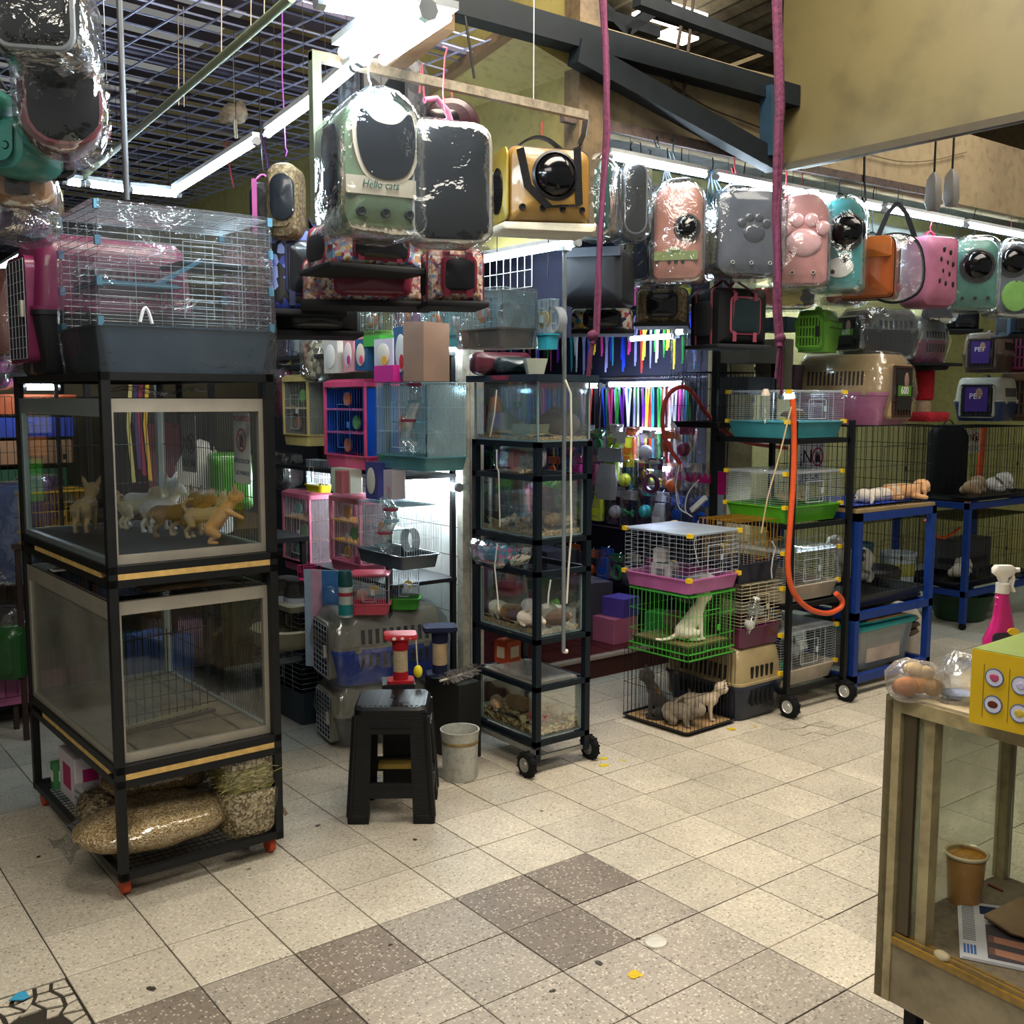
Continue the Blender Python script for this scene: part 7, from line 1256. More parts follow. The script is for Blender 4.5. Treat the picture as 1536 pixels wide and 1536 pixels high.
def wall_(p0, p1, p2, p3, hole, nm):
    """leaning panel with a rectangular opening, given as quads around the hole (u, v in 0..1)"""
    P = [Vector(p) for p in (p0, p1, p2, p3)]; f = lambda u, v: (P[0]*(1-u)+P[1]*u)*(1-v)+(P[3]*(1-u)+P[2]*u)*v
    n = (P[1]-P[0]).cross(P[3]-P[0]).normalized()*.004
    u0, u1, v0, v1 = hole; b = MB()
    for (a, c, d_, e) in ((0, u0, 0, 1), (u1, 1, 0, 1), (u0, u1, v1, 1), (u0, u1, .235, v0)):
        q = [f(a, d_), f(c, d_), f(c, e), f(a, e)]; b.rings([[p-n for p in q], [p+n for p in q]], True, False)
    return b.obj(nm, STW, t)
x1, x0_, y1, y0_ = wb/2, wt_/2, db/2, dt_/2; zt_ = H_-.03
C_ = lambda sx_, sy_, z: V(sx_*(x1+(x0_-x1)*z/zt_), sy_*(y1+(y0_-y1)*z/zt_), z)
for sx_a, sy_a, sx_b, sy_b, nm in ((-1, -1, 1, -1, 'front_panel'), (1, -1, 1, 1, 'side_panel'), (1, 1, -1, 1, 'back_panel'), (-1, 1, -1, -1, 'side_panel')):
    wall_(C_(sx_a, sy_a, 0), C_(sx_b, sy_b, 0), C_(sx_b, sy_b, zt_), C_(sx_a, sy_a, zt_), (.24, .76, .36, .84), nm)
    MB().bar(C_(sx_a, sy_a, zt_*.36).lerp(C_(sx_b, sy_b, zt_*.36), .22), C_(sx_a, sy_a, zt_*.36).lerp(C_(sx_b, sy_b, zt_*.36), .78), .016).bar(C_(sx_a, sy_a, zt_*.85).lerp(C_(sx_b, sy_b, zt_*.85), .22), C_(sx_a, sy_a, zt_*.85).lerp(C_(sx_b, sy_b, zt_*.85), .78), .02).obj('rail', SM, t)
for i in (-1, 1):
    for j in (-1, 1):
        MB().rings([rrect(.085, .085, .015, 0, cx=i*(x1-.038), cy=j*(y1-.038)), rrect(.088, .088, .015, .03, cx=i*(x1-.038), cy=j*(y1-.038)), rrect(.078, .078, .015, .045, cx=i*(x1-.042), cy=j*(y1-.042))]).obj('foot', SM, t)
        a, c = C_(i, j, .03), C_(i, j, zt_); MB().tube([a*.985+V(0, 0, .0), c*.985], .014, 8).obj('corner_rib', SM, t)
MB().bb(-.07, .09, .04, .1, .155, .175).obj('yellow_sponge', M('9a8038', .8, bump=.5), t)
t = thing('plastic_bucket', 'white plastic bucket with a stained rim, behind the black stool', 'bucket', at(690, 1166, Z=0)); r = 28*mpx(t.location); h_ = 75*mpx(t.location)
MB().lathe([(.001, 0), (r*.9, 0), (r*.93, .01), (r*.97, h_*.75), (r*.97, h_*.78), (r*1.04, h_*.97), (r*1.06, h_), (r*.98, h_), (r*.93, h_*.8), (r*.86, .015), (.001, .015)], n=36).obj('body', stained('bucket_plastic', 'b4b4aa', '8e8c82', 5, .45, .35), t); MB().lathe([(r*.99, h_*.74), (r*1.0, h_*.76), (r*1.0, h_*.79), (r*.99, h_*.80)], n=36).obj('stained_ring', M('8a7348', .7, var=.4, sc_=30), t); MB().lathe([(.001, h_*.3), (r*.88, h_*.3), (r*.88, h_*.31), (.001, h_*.31)], n=30).obj('cloudy_water', M('7c8684', .1), t)
# ================================================================== BACK-LEFT ROW BEHIND THE GLASS TROLLEY
t = thing('back_shelf', 'dark rack of crates behind the glass trolley', 'shelf', (.45, 2.62, 0))
for z in (.14, .60, 1.12, 1.84): MB().bb(-1.15, 1.1, -.28, .28, z-.03, z).obj('shelf_board', M('14161a', .6), t)
for x in (-1.13, -.35, .4, 1.08):
    for y in (-.26, .26): MB().bb(x-.015, x+.015, y-.015, y+.015, 0, 1.84).obj('post', M('14161a', .5), t)
PAL = ['6a9a2c', 'b85a28', '1c5a3c', 'a0302c', '2c4a8c', 'b89a3a', '8a3a6a', '5a3a24', '2c7a8c', 'c07a8a']
for k, (x, z, w_, h_, n_) in enumerate(((-.45, 1.12, .62, .62, 'leftmost'), (.20, 1.12, .60, .60, 'middle'), (.84, 1.12, .52, .58, 'right-hand'))):
    cage(n_+' black wire crate on the upper shelf behind the glass trolley', (.45+x, 2.60, z), 0, w_, .44, h_, tray_h=.03, trayc='15161a', barc=WIREB, nv=18, nh=2, r=.0018, thick=.003)
for k, (x, z, w_, d_, h_, c, s_) in enumerate(((-.02, 1.16, .26, .3, .22, '3f9a24', 'lime green carton low in the leftmost back crate'), (-.06, 1.40, .24, .26, .10, 'b86a30', 'orange carton above the lime green one'), (-.1, 1.52, .22, .25, .09, 'a8a4a0', 'pale carton at the top of the leftmost back crate'), (.56, 1.16, .40, .3, .17, '1f4a34', 'dark green tray box seen through the left pane'), (.58, 1.36, .42, .3, .12, '8a6a50', 'brown striped carton seen through the left pane'), (.60, 1.50, .40, .3, .10, '24388c', 'blue carton seen through the left pane'), (.62, 1.62, .4, .3, .10, 'a8522c', 'orange carton at the top of the middle back crate'), (1.28, 1.16, .18, .3, .4, '5a1c24', 'tall maroon carton in the right-hand back crate'))):
    carton(s_, (x, 2.60, z+.01), (w_, d_, h_), 0, c)
t = cage('yellow-framed little wire cage in front of the back crates', (.60, 2.22, 1.00), .05, .34, .22, .24, tray_h=.05, trayc='b89a5a', barc=M('b8922c', .4), nv=18, nh=2, r=.0014, thick=.006)
for z in (0, .06, .245): b = MB(); frame(b, -.175, .175, -.115, .115, z, .008); b.obj('frame', M('b8922c', .4), t)
t = thing('side_table', 'narrow dark stand under the yellow-framed little cage', 'stand', (.6, 2.22, 0)); MB().bb(-.2, .2, -.13, .13, .97, .995).obj('top', M('2c1c16', .6), t)
for i in (-1, 1):
    for j in (-1, 1): MB().bb(i*.18-.012, i*.18+.012, j*.11-.012, j*.11+.012, 0, .97).obj('leg', M('2c1c16', .6), t)
for k, (x, y_, w_, h_, c, s_) in enumerate(((18, 800, 70, 150, '3a4a74', 'blue and violet wrapped goods hanging at the left edge under the back crates'), (60, 760, 50, 90, '5a3a70', 'violet wrapped bag between the trolley and the left edge goods'), (12, 935, 60, 60, '2c2420', 'dark wrapped bag low at the left edge'))):
    pack(s_, x, y_, w_, h_, FACE, .16, c, top=.04, straps=False, handle=None, Y=2.25, hook=None, name='wrapped_bag', cat='bag')
pack('crumpled dark green bag at the left edge near the floor', 8, 975, 74, 84, FACE, .2, '1f4a20', top=.05, straps=False, handle=None, Y=2.2, wrap=False, name='cloth_bag', cat='bag')
o = MB().rings([rrect(.7, .45, .05, 0), rrect(.78, .5, .06, .16), rrect(.76, .48, .06, .16), rrect(.68, .43, .05, .02)]).obj('pink_tray', M('a05a80', .4), loc=(.42, 2.52, .14)); tag(o, 'large dusty pink tray at the left edge by the floor', 'tray')
b = MB(); wires(b, (-.39, -.26, .05), (.78, 0, 0), (0, 0, .42), 14, 2, .002); b.obj('wire_front', WIREB, o, kind='stuff')
for k, (x, y, z, w_, d_, h_, c, s_) in enumerate(((.95, 2.60, .62, .5, .4, .4, '2c3444', 'slate carton on the lower back shelf'), (1.35, 2.55, .16, .3, .3, .28, 'b08aa0', 'pink and white carton on the bottom back shelf'), (.95, 2.55, .16, .4, .4, .22, '1c5a5c', 'teal carton on the bottom back shelf'), (.35, 2.62, .62, .42, .4, .3, '6a5c4a', 'brown carton on the lower back shelf'), (1.1, 2.1, 0, .2, .3, .45, '3c5488', 'blue carton standing on the floor behind the trolley'))):
    carton(s_, (x, y, z), (w_, d_, h_), .1*k, c)
# things seen through the right-hand wire side of the boxes
o = MB().lathe([(.001, 0), (.16, 0), (.17, .1), (.13, .36), (.06, .48), (.001, .5)], n=24, sy=.8).obj('white_cushion', M('b0aca4', .9, bump=.3), loc=(1.30, 1.95, 1.0)); tag(o, 'white plush cushion seen through the wire behind the puppies', 'cushion')
t = pack('bright green soft pet bag seen through the wire behind the puppies', 345, 722, 62, 86, FACE+.4, .22, '4a8a2c', top=.03, wrap=False, straps=False, handle=None, Y=1.7, name='soft_carrier', cat='soft pet carrier', hook=None)
t = thing('display_stand', 'dark stand carrying the plush cushion and the green bag', 'stand', (1.45, 1.85, 0)); MB().bb(-.35, .30, -.25, .25, .96, .985).obj('top', M('16181c', .6), t)
for i in (-1, 1):
    for j in (-1, 1): MB().bb(i*.27-.012, i*.27+.012, j*.23-.012, j*.23+.012, 0, .96).obj('leg', M('16181c', .6), t)
for k, (x, y, c, s_) in enumerate(((212, 660, '7a1a3c', 'maroon leash hanging behind the puppies'), (221, 668, 'b8922c', 'yellow leash hanging behind the puppies'), (196, 670, 'a8a060', 'pale green leash hanging behind the puppies'), (205, 650, '3a2a5a', 'violet leash hanging behind the puppies'))):
    p = at(x, y, Y=1.9); o = MB().strip([(0, 0, .5), (.01, 0, .3), (-.008, 0, .1), (.01, 0, -.18)], .018, .003).obj('leash', M(c, .6), loc=p); tag(o, s_, 'leash')
tro2 = thing('leash_rail', 'thin dark rail above the leashes behind the puppies', 'rail', at(205, 600, Y=1.9)); MB().bar((-.4, 0, .46), (.4, 0, .46), .014).obj('rail_tube', IRON, tro2); MB().bar((-.38, 0, .46), (-.38, 0, -tro2.location.z), .016).bar((.38, 0, .46), (.38, 0, -tro2.location.z), .016).obj('rail_post', IRON, tro2)
# more wrapped goods left of the magenta kennel, on the far rack
for k, (x, y_, w_, h_, c, s_) in enumerate(((8, 470, 44, 130, '6a3a2c', 'brown pack in tinted wrap left of the magenta kennel'), (34, 500, 24, 100, 'b84a22', 'orange pack squeezed left of the magenta kennel'), (2, 560, 40, 40, '8a4a80', 'mauve pack under the brown tinted one'))):
    pack(s_, x, y_, w_, h_, FACE, .16, c, top=.03, straps=False, handle=None, Y=2.45, name='wrapped_bag', cat='bag', hook=None)
for k, (x, y, w_, h_, c) in enumerate(((48, 320, 40, 22, '8a7430'), (30, 352, 40, 30, '9a8a50'))):
    carton(['ochre carton high on the far left rack', 'straw coloured carton below the ochre one'][k], at(x, y, Y=2.5), (.26, .2, .12), .1, c)
# ================================================================== ACCESSORY WALL INSIDE THE RECESS
pg = thing('pegboard', 'dark accessory wall panel lit by strip lamps', 'display panel', (4.375, 2.4, 0)); MB().bb(-.012, .012, -1.35, 1.6, .14, 2.9).obj('panel', M('1c1e30', .6, var=.3, sc_=3), pg)
for z in (.45, .8, 1.12, 1.86, 2.32): MB().bar((-.03, -1.3, z), (-.03, 1.55, z), .012).obj('peg_rail', CHROME, pg)
LC = ['1c3cc0', '6a2ca0', 'c03a8a', '2ca0b8', '14161c', 'd0d2d8', 'c83a2c', '2c8a3a', '8a8ab8', 'e0c83a', '5a5ae0', 'b8b8c8']
proto = {}
def leash(c, L_):
    if (c, L_) not in proto:
        b = MB(); b.strip([(0, 0, 0), (.004, .02, -.02), (0, .012, -.10), (-.004, 0, -L_*.5), (.003, .004, -L_)], .013, .003, (0, 1, 0)).strip([(0, 0, 0), (-.004, -.02, -.02), (0, -.012, -.10), (.004, 0, -L_*.45), (0, -.006, -L_*.92)], .013, .003, (0, 1, 0)); o = b.obj('leash', M(c, .45, coat=.2)); bpy.data.objects.remove(o); me = bpy.data.meshes[-1]
        proto[(c, L_)] = b
    return proto[(c, L_)]
meshes = {}
NAMES = {'1c3cc0': 'royal blue', '6a2ca0': 'violet', 'c03a8a': 'magenta', '2ca0b8': 'cyan', '14161c': 'black', 'd0d2d8': 'white', 'c83a2c': 'red', '2c8a3a': 'green', '8a8ab8': 'lavender', 'e0c83a': 'yellow', '5a5ae0': 'blue', 'b8b8c8': 'silver grey'}
ORD = ['first', 'second', 'third', 'fourth', 'fifth', 'sixth', 'seventh', 'eighth', 'ninth', 'tenth', 'eleventh', 'twelfth', 'thirteenth', 'fourteenth', 'fifteenth', 'sixteenth']
cnt = {}
def nth(k): cnt[k] = cnt.get(k, 0)+1; return ORD[cnt[k]-1]
for row, (z, y0, y1, L_, n) in enumerate(((1.80, 1.20, 3.75, .62, 92), (2.28, 1.15, 3.4, .34, 46))):
    for i in range(n):
        c = R_.choice(LC); y = y0+(y1-y0)*(i+R_.uniform(.1, .9))/n; key = (c, L_)
        if key not in meshes:
            b = MB(); b.strip([(0, 0, 0), (.004, .02, -.02), (0, .012, -.10), (-.004, 0, -L_*.5), (.003, .004, -L_)], .014, .003, (0, 1, 0)).strip([(0, 0, 0), (-.004, -.02, -.02), (0, -.012, -.10), (.004, 0, -L_*.45), (0, -.006, -L_*.92)], .014, .003, (0, 1, 0)); o = b.obj('leash', M(c, .4, coat=.3)); meshes[key] = o.data
        else: o = bpy.data.objects.new('leash', meshes[key]); COL.objects.link(o)
        o.location = (4.30-R_.uniform(0, .05), y, z); o.rotation_euler = (R_.uniform(-.05, .05), 0, R_.uniform(-.5, .5)); o.scale.z = R_.uniform(.7, 1.15)
        tag(o, '%s %s %s from the dark frame, %s row of accessory wall' % (nth((c, row)), NAMES[c], 'leash' if row == 0 else 'short lead', 'middle' if row == 0 else 'upper'), 'leash', '%s %s' % (NAMES[c], 'leashes in the middle row' if row == 0 else 'short leads in the upper row'))
# blister packs, balls and toys
TOY = [('d8e03a', 'yellow'), ('c83a8a', 'magenta'), ('2c9a5a', 'green'), ('1c5ac8', 'blue'), ('e06a2c', 'orange'), ('c8c8cc', 'white'), ('8a3a5a', 'plum'), ('3ab0b8', 'cyan')]
def toypack(label, p, w, h, c, kind, rz=-PI/2, grp=None, film=True):
    t = thing('toy_pack', label, 'toy pack', p, rz, grp)
    MB().extr(rect(w, h*.26, .004, z0=h*.74), -.003, .0).obj('header_card', M(c if kind != 'bone' else 'c8c4b8', .5), t)
    m = M(c, .4, coat=.3)
    if kind == 'ball': MB().ball((0, -.03, h*.34), w*.36, 14, 8).obj('ball', m, t)
    elif kind == 'bone': b = MB().bar((-w*.3, -.02, h*.4), (w*.3, -.02, h*.4), w*.16, n=10); [b.ball((i*w*.32, -.02, h*.4+j*w*.09), w*.11, 10, 6) for i in (-1, 1) for j in (-1, 1)]; b.obj('bone_toy', m, t)
    elif kind == 'brush': MB().lathe([(.001, -.012), (w*.3, -.01), (w*.3, .01), (.001, .012)], (0, -.02, h*.52), 18, 'Y').bar((0, -.02, h*.4), (0, -.02, h*.05), .016, n=8).obj('brush', m, t)
    elif kind == 'bag': MB().rings([rrect(w*.7, .05, .015, h*.02, cy=-.03), rrect(w*.8, .06, .02, h*.35, cy=-.03), rrect(w*.6, .03, .01, h*.7, cy=-.02)]).obj('contents', m, t)
    else: MB().lathe([(w*.26, -.012), (w*.40, -.012), (w*.42, 0), (w*.40, .012), (w*.26, .012)], (0, -.02, h*.42), 20, 'Y').obj('ring_toy', m, t)
    if film: MB().extr(rect(w, h*.98, .01, z0=0), -.055, -.002, .01, .004).obj('film', FILM, t)
    MB().wire((0, 0, h*.98), (0, .02, h*1.05), .002).obj('peg', CHROME, t)
    return t
KN = ['ball', 'bone', 'brush', 'bag', 'ring']
for i in range(64):
    y = 1.14+(i % 16)*.155+R_.uniform(-.03, .03); lev = i//16; c, cn = R_.choice(TOY); k = R_.choice(KN); z = (.90, 1.14, .50, 1.36)[lev]+R_.uniform(-.02, .03)
    toypack('%s %s %s pack from the dark frame, accessory wall, %s' % (nth((c, k, lev)), cn, k if k != 'bag' else 'toy', ['second row up', 'third row up', 'lowest row', 'row behind leash ends'][lev]), (4.27-.05*lev, y, z-.06), .13, .22 if lev else .26, c, k, grp='%s %s packs' % (cn, k))
for i in range(16):
    y = 1.3+i*.16; c, cn = TOY[(i*3) % 8]; toypack('%s %s toy from the dark frame, row above the highest strip lamp' % (nth((c, 'top')), cn), (4.30, y, 2.34), .12, .2, c, KN[i % 5], grp='%s toys in the top row' % cn)
# named larger pieces on that wall
toypack('bunch of nested plum rings hanging in the middle of the accessory wall', at(980, 752, X=4.1), .16, .28, '5a2444', 'ring', film=False)
toypack('grey and pink pet vest hanging left of the plum rings', at(914, 750, X=3.9), .22, .34, '8a8a90', 'bag', film=False)
toypack('lime and yellow squeaky toys over the pet vest', at(922, 722, X=4.0), .16, .3, 'b8e02c', 'bag')
toypack('blue rope toy right of the lime squeaky toys', at(928, 716, X=3.95), .12, .3, '1c3c8a', 'bone', film=False)
toypack('mirror-like round brush under the lowest strip lamp', at(990, 730, X=4.15), .12, .18, '8ab8b0', 'brush')
t = thing('saw_edge_shelf', 'hot pink zigzag shelf strip beside the dark frame', 'shelf strip', at(1038, 718, X=4.2), -PI/2); b = MB()
for k in range(9): b.extr([(-.26+k*.05, 0), (-.235+k*.05, .04), (-.21+k*.05, 0)], -.01, .0, smooth=False)
b.bb(-.27, .2, -.01, 0, -.02, .003); b.obj('zigzag_strip', M('c01e70', .4), t); MB().bb(.2, .3, -.04, 0, -.08, .06).obj('end_box', M('b01a64', .4), t)
for i, (x, y, s_) in enumerate(((1018, 662, 'white power strip slanting on the accessory wall'), (1048, 756, 'white plug adaptor hanging above the pink-tray cage'))):
    t = thing('power_strip', s_, 'power strip', at(x, y, X=3.9 if i else 4.15)); MB().box((0, 0, 0), (.02, .03, .26 if not i else .14), rx=-.45 if not i else .9).obj('body', M('d4d4d0', .4), t); MB().tube([(0, 0, -.1), (0, .03, -.25), (0, -.02, -.4)], .004).obj('flex', M('d4d4d0', .4), t)
hose('white flex looping under the power strip', [(1020, 690), (1014, 730), (1018, 760), (1030, 770)], .004, M('d4d4d0', .4), X=4.05, name='cable', cat='cable'); hose('white flex curling down to the adaptor', [(1048, 720), (1032, 740), (1028, 765), (1038, 775)], .004, M('d4d4d0', .4), X=4.0, name='cable', cat='cable')
t = thing('clear_curtain', 'crinkled clear plastic sheet hanging beside the dark frame', 'plastic sheet', (4.2, 1.15, 1.2)); MB().grid(14, 24, lambda u, v: (-.0+.02*math.sin(u*17+v*4), -.12+u*.34, v*1.3-.2+.01*math.sin(u*9))).obj('sheet', FILM, t); MB().bar((0, -.13, 1.1), (0, .25, 1.1), .012).obj('rod', CHROME, t)
# floor-level goods on the platform
for k, (x, y, z, w_, d_, h_, c, s_) in enumerate(((3.95, 1.9, .136, .3, .3, .34, '5a5660', 'grey carton on the platform floor'), (4.05, 2.4, .136, .3, .4, .5, '4a4a54', 'dark carton further back on the platform'), (3.9, 1.52, .136, .22, .2, .16, 'b86a8a', 'pink tub box at the front of the platform'), (3.95, 1.52, .30, .18, .18, .12, '5a4aa8', 'purple tub box on the pink one'), (4.1, 1.30, .136, .16, .16, .2, '2c7a44', 'green tub box near the dark frame'), (3.6, 2.9, .136, .5, .3, .5, '8a4a70', 'mauve carton deep in the recess'), (3.1, 2.9, .136, .4, .3, .6, '2a2c3c', 'dark blue carton deep in the recess'))):
    carton(s_, (x, y, z), (w_, d_, h_), .12*k-.2, c)
t = thing('inner_shelf', 'deep shelf unit of bagged goods at the back of the recess', 'shelf', (3.15, 3.4, .13))
for z in (.5, 1.0, 1.5, 2.0): MB().bb(-.7, .65, -.2, .2, z-.02, z).obj('shelf_board', M('1c1e26', .6), t)
for x in (-.68, .63): MB().bb(x-.02, x+.02, -.2, .2, 0, 2.2).obj('side', M('1c1e26', .6), t)
k = 0
for z in (.13, .63, 1.13, 1.63):
    for x in (2.62, 2.86, 3.10, 3.34, 3.58):
        c = ['8a2c5a', '2c6a3a', '4a3a7a', '9a6a7a', '24446a', 'b05a7a', '6a2434', 'b8a04a', '3a7a8a', '5a2c6a'][k % 10]; cn = ['magenta', 'green', 'violet', 'rose', 'navy', 'pink', 'maroon', 'straw yellow', 'teal', 'purple'][k % 10]
        t = pack('%s padded bag on the %s board of the deep shelf' % (cn, {.13: 'lowest', .63: 'second', 1.13: 'third', 1.63: 'top'}[z]), 768, 700, 10, 10, -.3+R_.uniform(-.2, .2), .2, c, X=3.3) if 0 else None
        o = MB().extr(rect(.22, .34, .05, .03), -.1, .1, .04, .02).obj('padded_bag', M(c, .5), loc=(x, 3.38, z+.002+(0 if z == .13 else 0)), rz=R_.uniform(-.2, .2)); tag(o, '%s padded bag on the %s board of the deep shelf' % (cn, {.13: 'floor', .63: 'lowest', 1.13: 'second', 1.63: 'third'}[z]), 'bag', 'padded bags on the deep shelf'); MB().strip(arc((-.04, 0, .335), (.04, 0, .335), .04, 8), .018, .005, (0, 1, 0)).obj('handle', M('1a1a1e', .6), o); k += 1
# bags just behind the tank rack
for x, y, w_, h_, c, s_ in ((750, 530, 90, 34, '4a1c28', 'dark maroon pouch on the board above the top tank'), (770, 548, 60, 26, '1c2a30', 'black crumpled pouch on the board above the top tank')):
    t = pack(s_, x, y, w_, h_, FACE+.3, .12, c, top=.03, straps=False, handle=None, wrap=False, X=2.22, name='pouch', cat='pouch', hook=None); t.location.z = 1.824
o = MB().rings([rrect(.07, .07, .004, 0), rrect(.10, .09, .004, .07), rrect(.095, .085, .004, .07), rrect(.065, .065, .004, .004)]).obj('white_tub', M('c0c4b0', .5), loc=(2.22, .27, 1.823), rz=-.5); tag(o, 'small white tub on the board above the top tank', 'tub')
# ================================================================== FOREGROUND COUNTER
FR = stained('counter_frame', 'a3946c', '74664a', 7, .45, .42, 30); FR2 = stained('counter_panel', '94866a', '665a44', 3.5, .55, .45, 20)
ZT, ZS, ZB = .96, .325, .14
cn = thing('glass_counter', 'worn beige glass display counter at the bottom right of the picture', 'display counter', (1.633, -1.925, 0), -.05)
LY, DX = 1.25, .575                                                # long side runs along local -Y, depth along +X
s_ = .045
MB().bb(0, s_, -s_*.5, 0, ZB, ZT-.002).bb(0, s_*.45, -s_, 0, ZB, ZT-.002).obj('corner_post', FR, cn)
MB().bb(DX-.035, DX, -.035, 0, ZS, ZT-.01).obj('rear_post', FR, cn)
MB().bb(.02, .055, -.13, -.10, ZS, ZT-.03).obj('mullion', FR, cn); MB().bb(.01, .022, -.085, -.052, ZS+.01, ZT-.03).obj('dark_channel', M('4a3f2c', .5), cn)
MB().bb(.0, .05, -LY, -s_, ZT-.04, ZT-.004).obj('front_rail', FR, cn); MB().bb(s_, DX, -.03, 0, ZT-.035, ZT-.004).bb(DX-.03, DX, -LY, -.03, ZT-.035, ZT-.004).obj('top_rail', FR, cn)
MB().bb(.004, DX, -LY, -.002, ZT-.004, ZT+.004).obj('top_sheet', stained('top_sheet', 'b0a184', '7d6f54', 5, .35, .4), cn)
MB().bb(.006, DX-.006, -LY, -.006, ZS-.02, ZS).obj('shelf', stained('dirty_shelf', '766953', '4a4032', 5, .6, .46, 40), cn)
MB().bb(.004, .03, -LY, -.04, ZB, ZS-.018).obj('front_panel', FR2, cn); MB().bb(.03, DX, -.02, -.004, ZB, ZS-.018).obj('end_panel', FR2, cn)
GOLD = stained('gold_rail', '8f6d24', '5a4318', 14, .35, .4)
MB().bb(-.004, .022, -LY, -.048, ZS-.022, ZS-.004).bb(.008, .014, -LY, -.048, ZS-.004, ZS+.004).bb(.026, .032, -LY, -.048, ZS-.004, ZS+.003).obj('gold_rail', GOLD, cn)
MB().bb(.05, DX-.035, -.013, -.009, ZS, ZT-.035).obj('end_pane', DIRTYGLASS, cn); MB().bb(DX-.014, DX-.010, -LY, -.036, ZS, ZT-.035).obj('rear_pane', DIRTYGLASS, cn); MB().bb(.034, .038, -.095, -.056, ZS, ZT-.04).obj('front_pane', DIRTYGLASS, cn)
for x in (.06, DX-.06): MB().bb(x-.018, x+.018, -.10, -.064, 0, ZB).bb(x-.018, x+.018, -LY+.05, -LY+.086, 0, ZB).obj('leg', BLACK, cn)
MB().ball((.012, -.185, ZS+.002), .015, 12, 8, (1, 1.6, .8)).jitter(.004, 60).obj('putty_lump', M('a89c7c', .8), cn)
def CP(x, y, z): return cn.matrix_basis @ V(x, y, z)
bpy.context.view_layer.update()
# cup, newspaper, cardboard
cp = at(1446, 1352, Z=ZS); k = mpx(cp); t = thing('drink_cup', 'translucent cup of brown coffee drink standing on the counter shelf', 'cup', cp)
hh, rr = 78*k, 29*k
MB().lathe([(.001, .001), (rr*.78, 0), (rr*.80, .003), (rr*.97, hh*.93), (rr*.95, hh*.95), (rr*.92, hh*.86), (.001, hh*.84)], n=40).obj('cup_body', M('9c7440', .35, coat=.4), t)
MB().lathe([(rr*.955, hh*.93), (rr*1.08, hh*.945), (rr*1.11, hh*.985), (rr*1.04, hh*1.01), (rr*.95, hh*.985)], n=40).obj('rim', M('c8bd9c', .3, coat=.5), t)
MB().lathe([(.001, hh*.85), (rr*.93, hh*.85), (rr*.94, hh*.9), (.001, hh*.905)], n=40).obj('drink', M('a8782c', .12, var=.25, sc_=60), t)
p0 = at(1436, 1354, Z=ZS+.002); p1 = at(1440, 1437, Z=ZS+.002); p2 = at(1560, 1462, Z=ZS+.002); p3 = at(1545, 1368, Z=ZS+.002); o0 = p0
t = thing('newspaper', 'folded newspaper on the counter shelf with a photo of gloved hands', 'newspaper', p1)
for i in range(4): q = [p-p1+V(.002*i, -.002*i, 0) for p in (p1, p2, p3, p0)]; MB().rings([[(p.x, p.y, i*.0016) for p in q], [(p.x, p.y, i*.0016+.0012) for p in q]], True, False).obj('page', M('b8b8b8', .7, var=.05), t)
def npt(u, v, z=.0072): a = (p1*(1-u)+p2*u)*(1-v)+(p0*(1-u)+p3*u)*v-p1; return V(a.x, a.y, z)
def nq(u0, u1, v0, v1, hx, nm='printed_block'): MB().rings([[npt(a, b_, .0068) for a, b_ in ((u0, v0), (u1, v0), (u1, v1), (u0, v1))], [npt(a, b_) for a, b_ in ((u0, v0), (u1, v0), (u1, v1), (u0, v1))]], True, False).obj(nm, M(hx, .6, var=.1), t)
for i in range(20): nq(.05, .22, .30+i*.032, .312+i*.032, '6d7076', 'text_line')
for i in range(4): nq(.05+i*.045, .08+i*.045, .07, .22, '3a5c98')
nq(.36, 1, .05, .62, '4a4448', 'photo_print'); nq(.30, 1, .80, .95, '1c2c48', 'photo_print')
for v in (.12, .32): 
    b = MB(); b.rings([[npt(a, b_, .0074) for a, b_ in ((.45, v), (1, v-.05), (1, v+.06), (.45, v+.1))], [npt(a, b_, .0080) for a, b_ in ((.45, v), (1, v-.05), (1, v+.06), (.45, v+.1))]], True, False).obj('photo_arm', M('a87860', .6), t)
    for i in range(4): b = MB(); b.rings([[npt(a, b_, .0074) for a, b_ in ((.38, v+i*.03), (.46, v+i*.03), (.46, v+i*.03+.014), (.38, v+i*.03+.014))], [npt(a, b_, .0080) for a, b_ in ((.38, v+i*.03), (.46, v+i*.03), (.46, v+i*.03+.014), (.38, v+i*.03+.014))]], True, False).obj('photo_finger', M('8a6450', .6), t)
    nq(.52, .56, v-.01, v+.1, '8c2430'); 
for i in range(2):
    q = [at(x, y, Z=ZS+.02+i*.014) for x, y in ((1476, 1377-i*3), (1515, 1402-i*3), (1575, 1418), (1575, 1350), (1530, 1350-i*2))]; o = MB().rings([[p-q[0] for p in q], [p-q[0]+V(0, 0, .005) for p in q]], True, False).obj('cardboard_flap', M(['7a664c', '8c7658'][i], .8), loc=q[0]); tag(o, ['lower brown cardboard flap lying on the newspaper', 'upper brown cardboard flap lying on the newspaper'][i], 'cardboard')
o = MB().bar((0, 0, 0), at(1504, 1336, Z=ZS+.004)-at(1482, 1326, Z=ZS+.004), .006, n=6).obj('red_stick', M('6a2a24', .6), loc=at(1482, 1326, Z=ZS+.004)); tag(o, 'short dark red stick on the shelf behind the cup', 'stick')
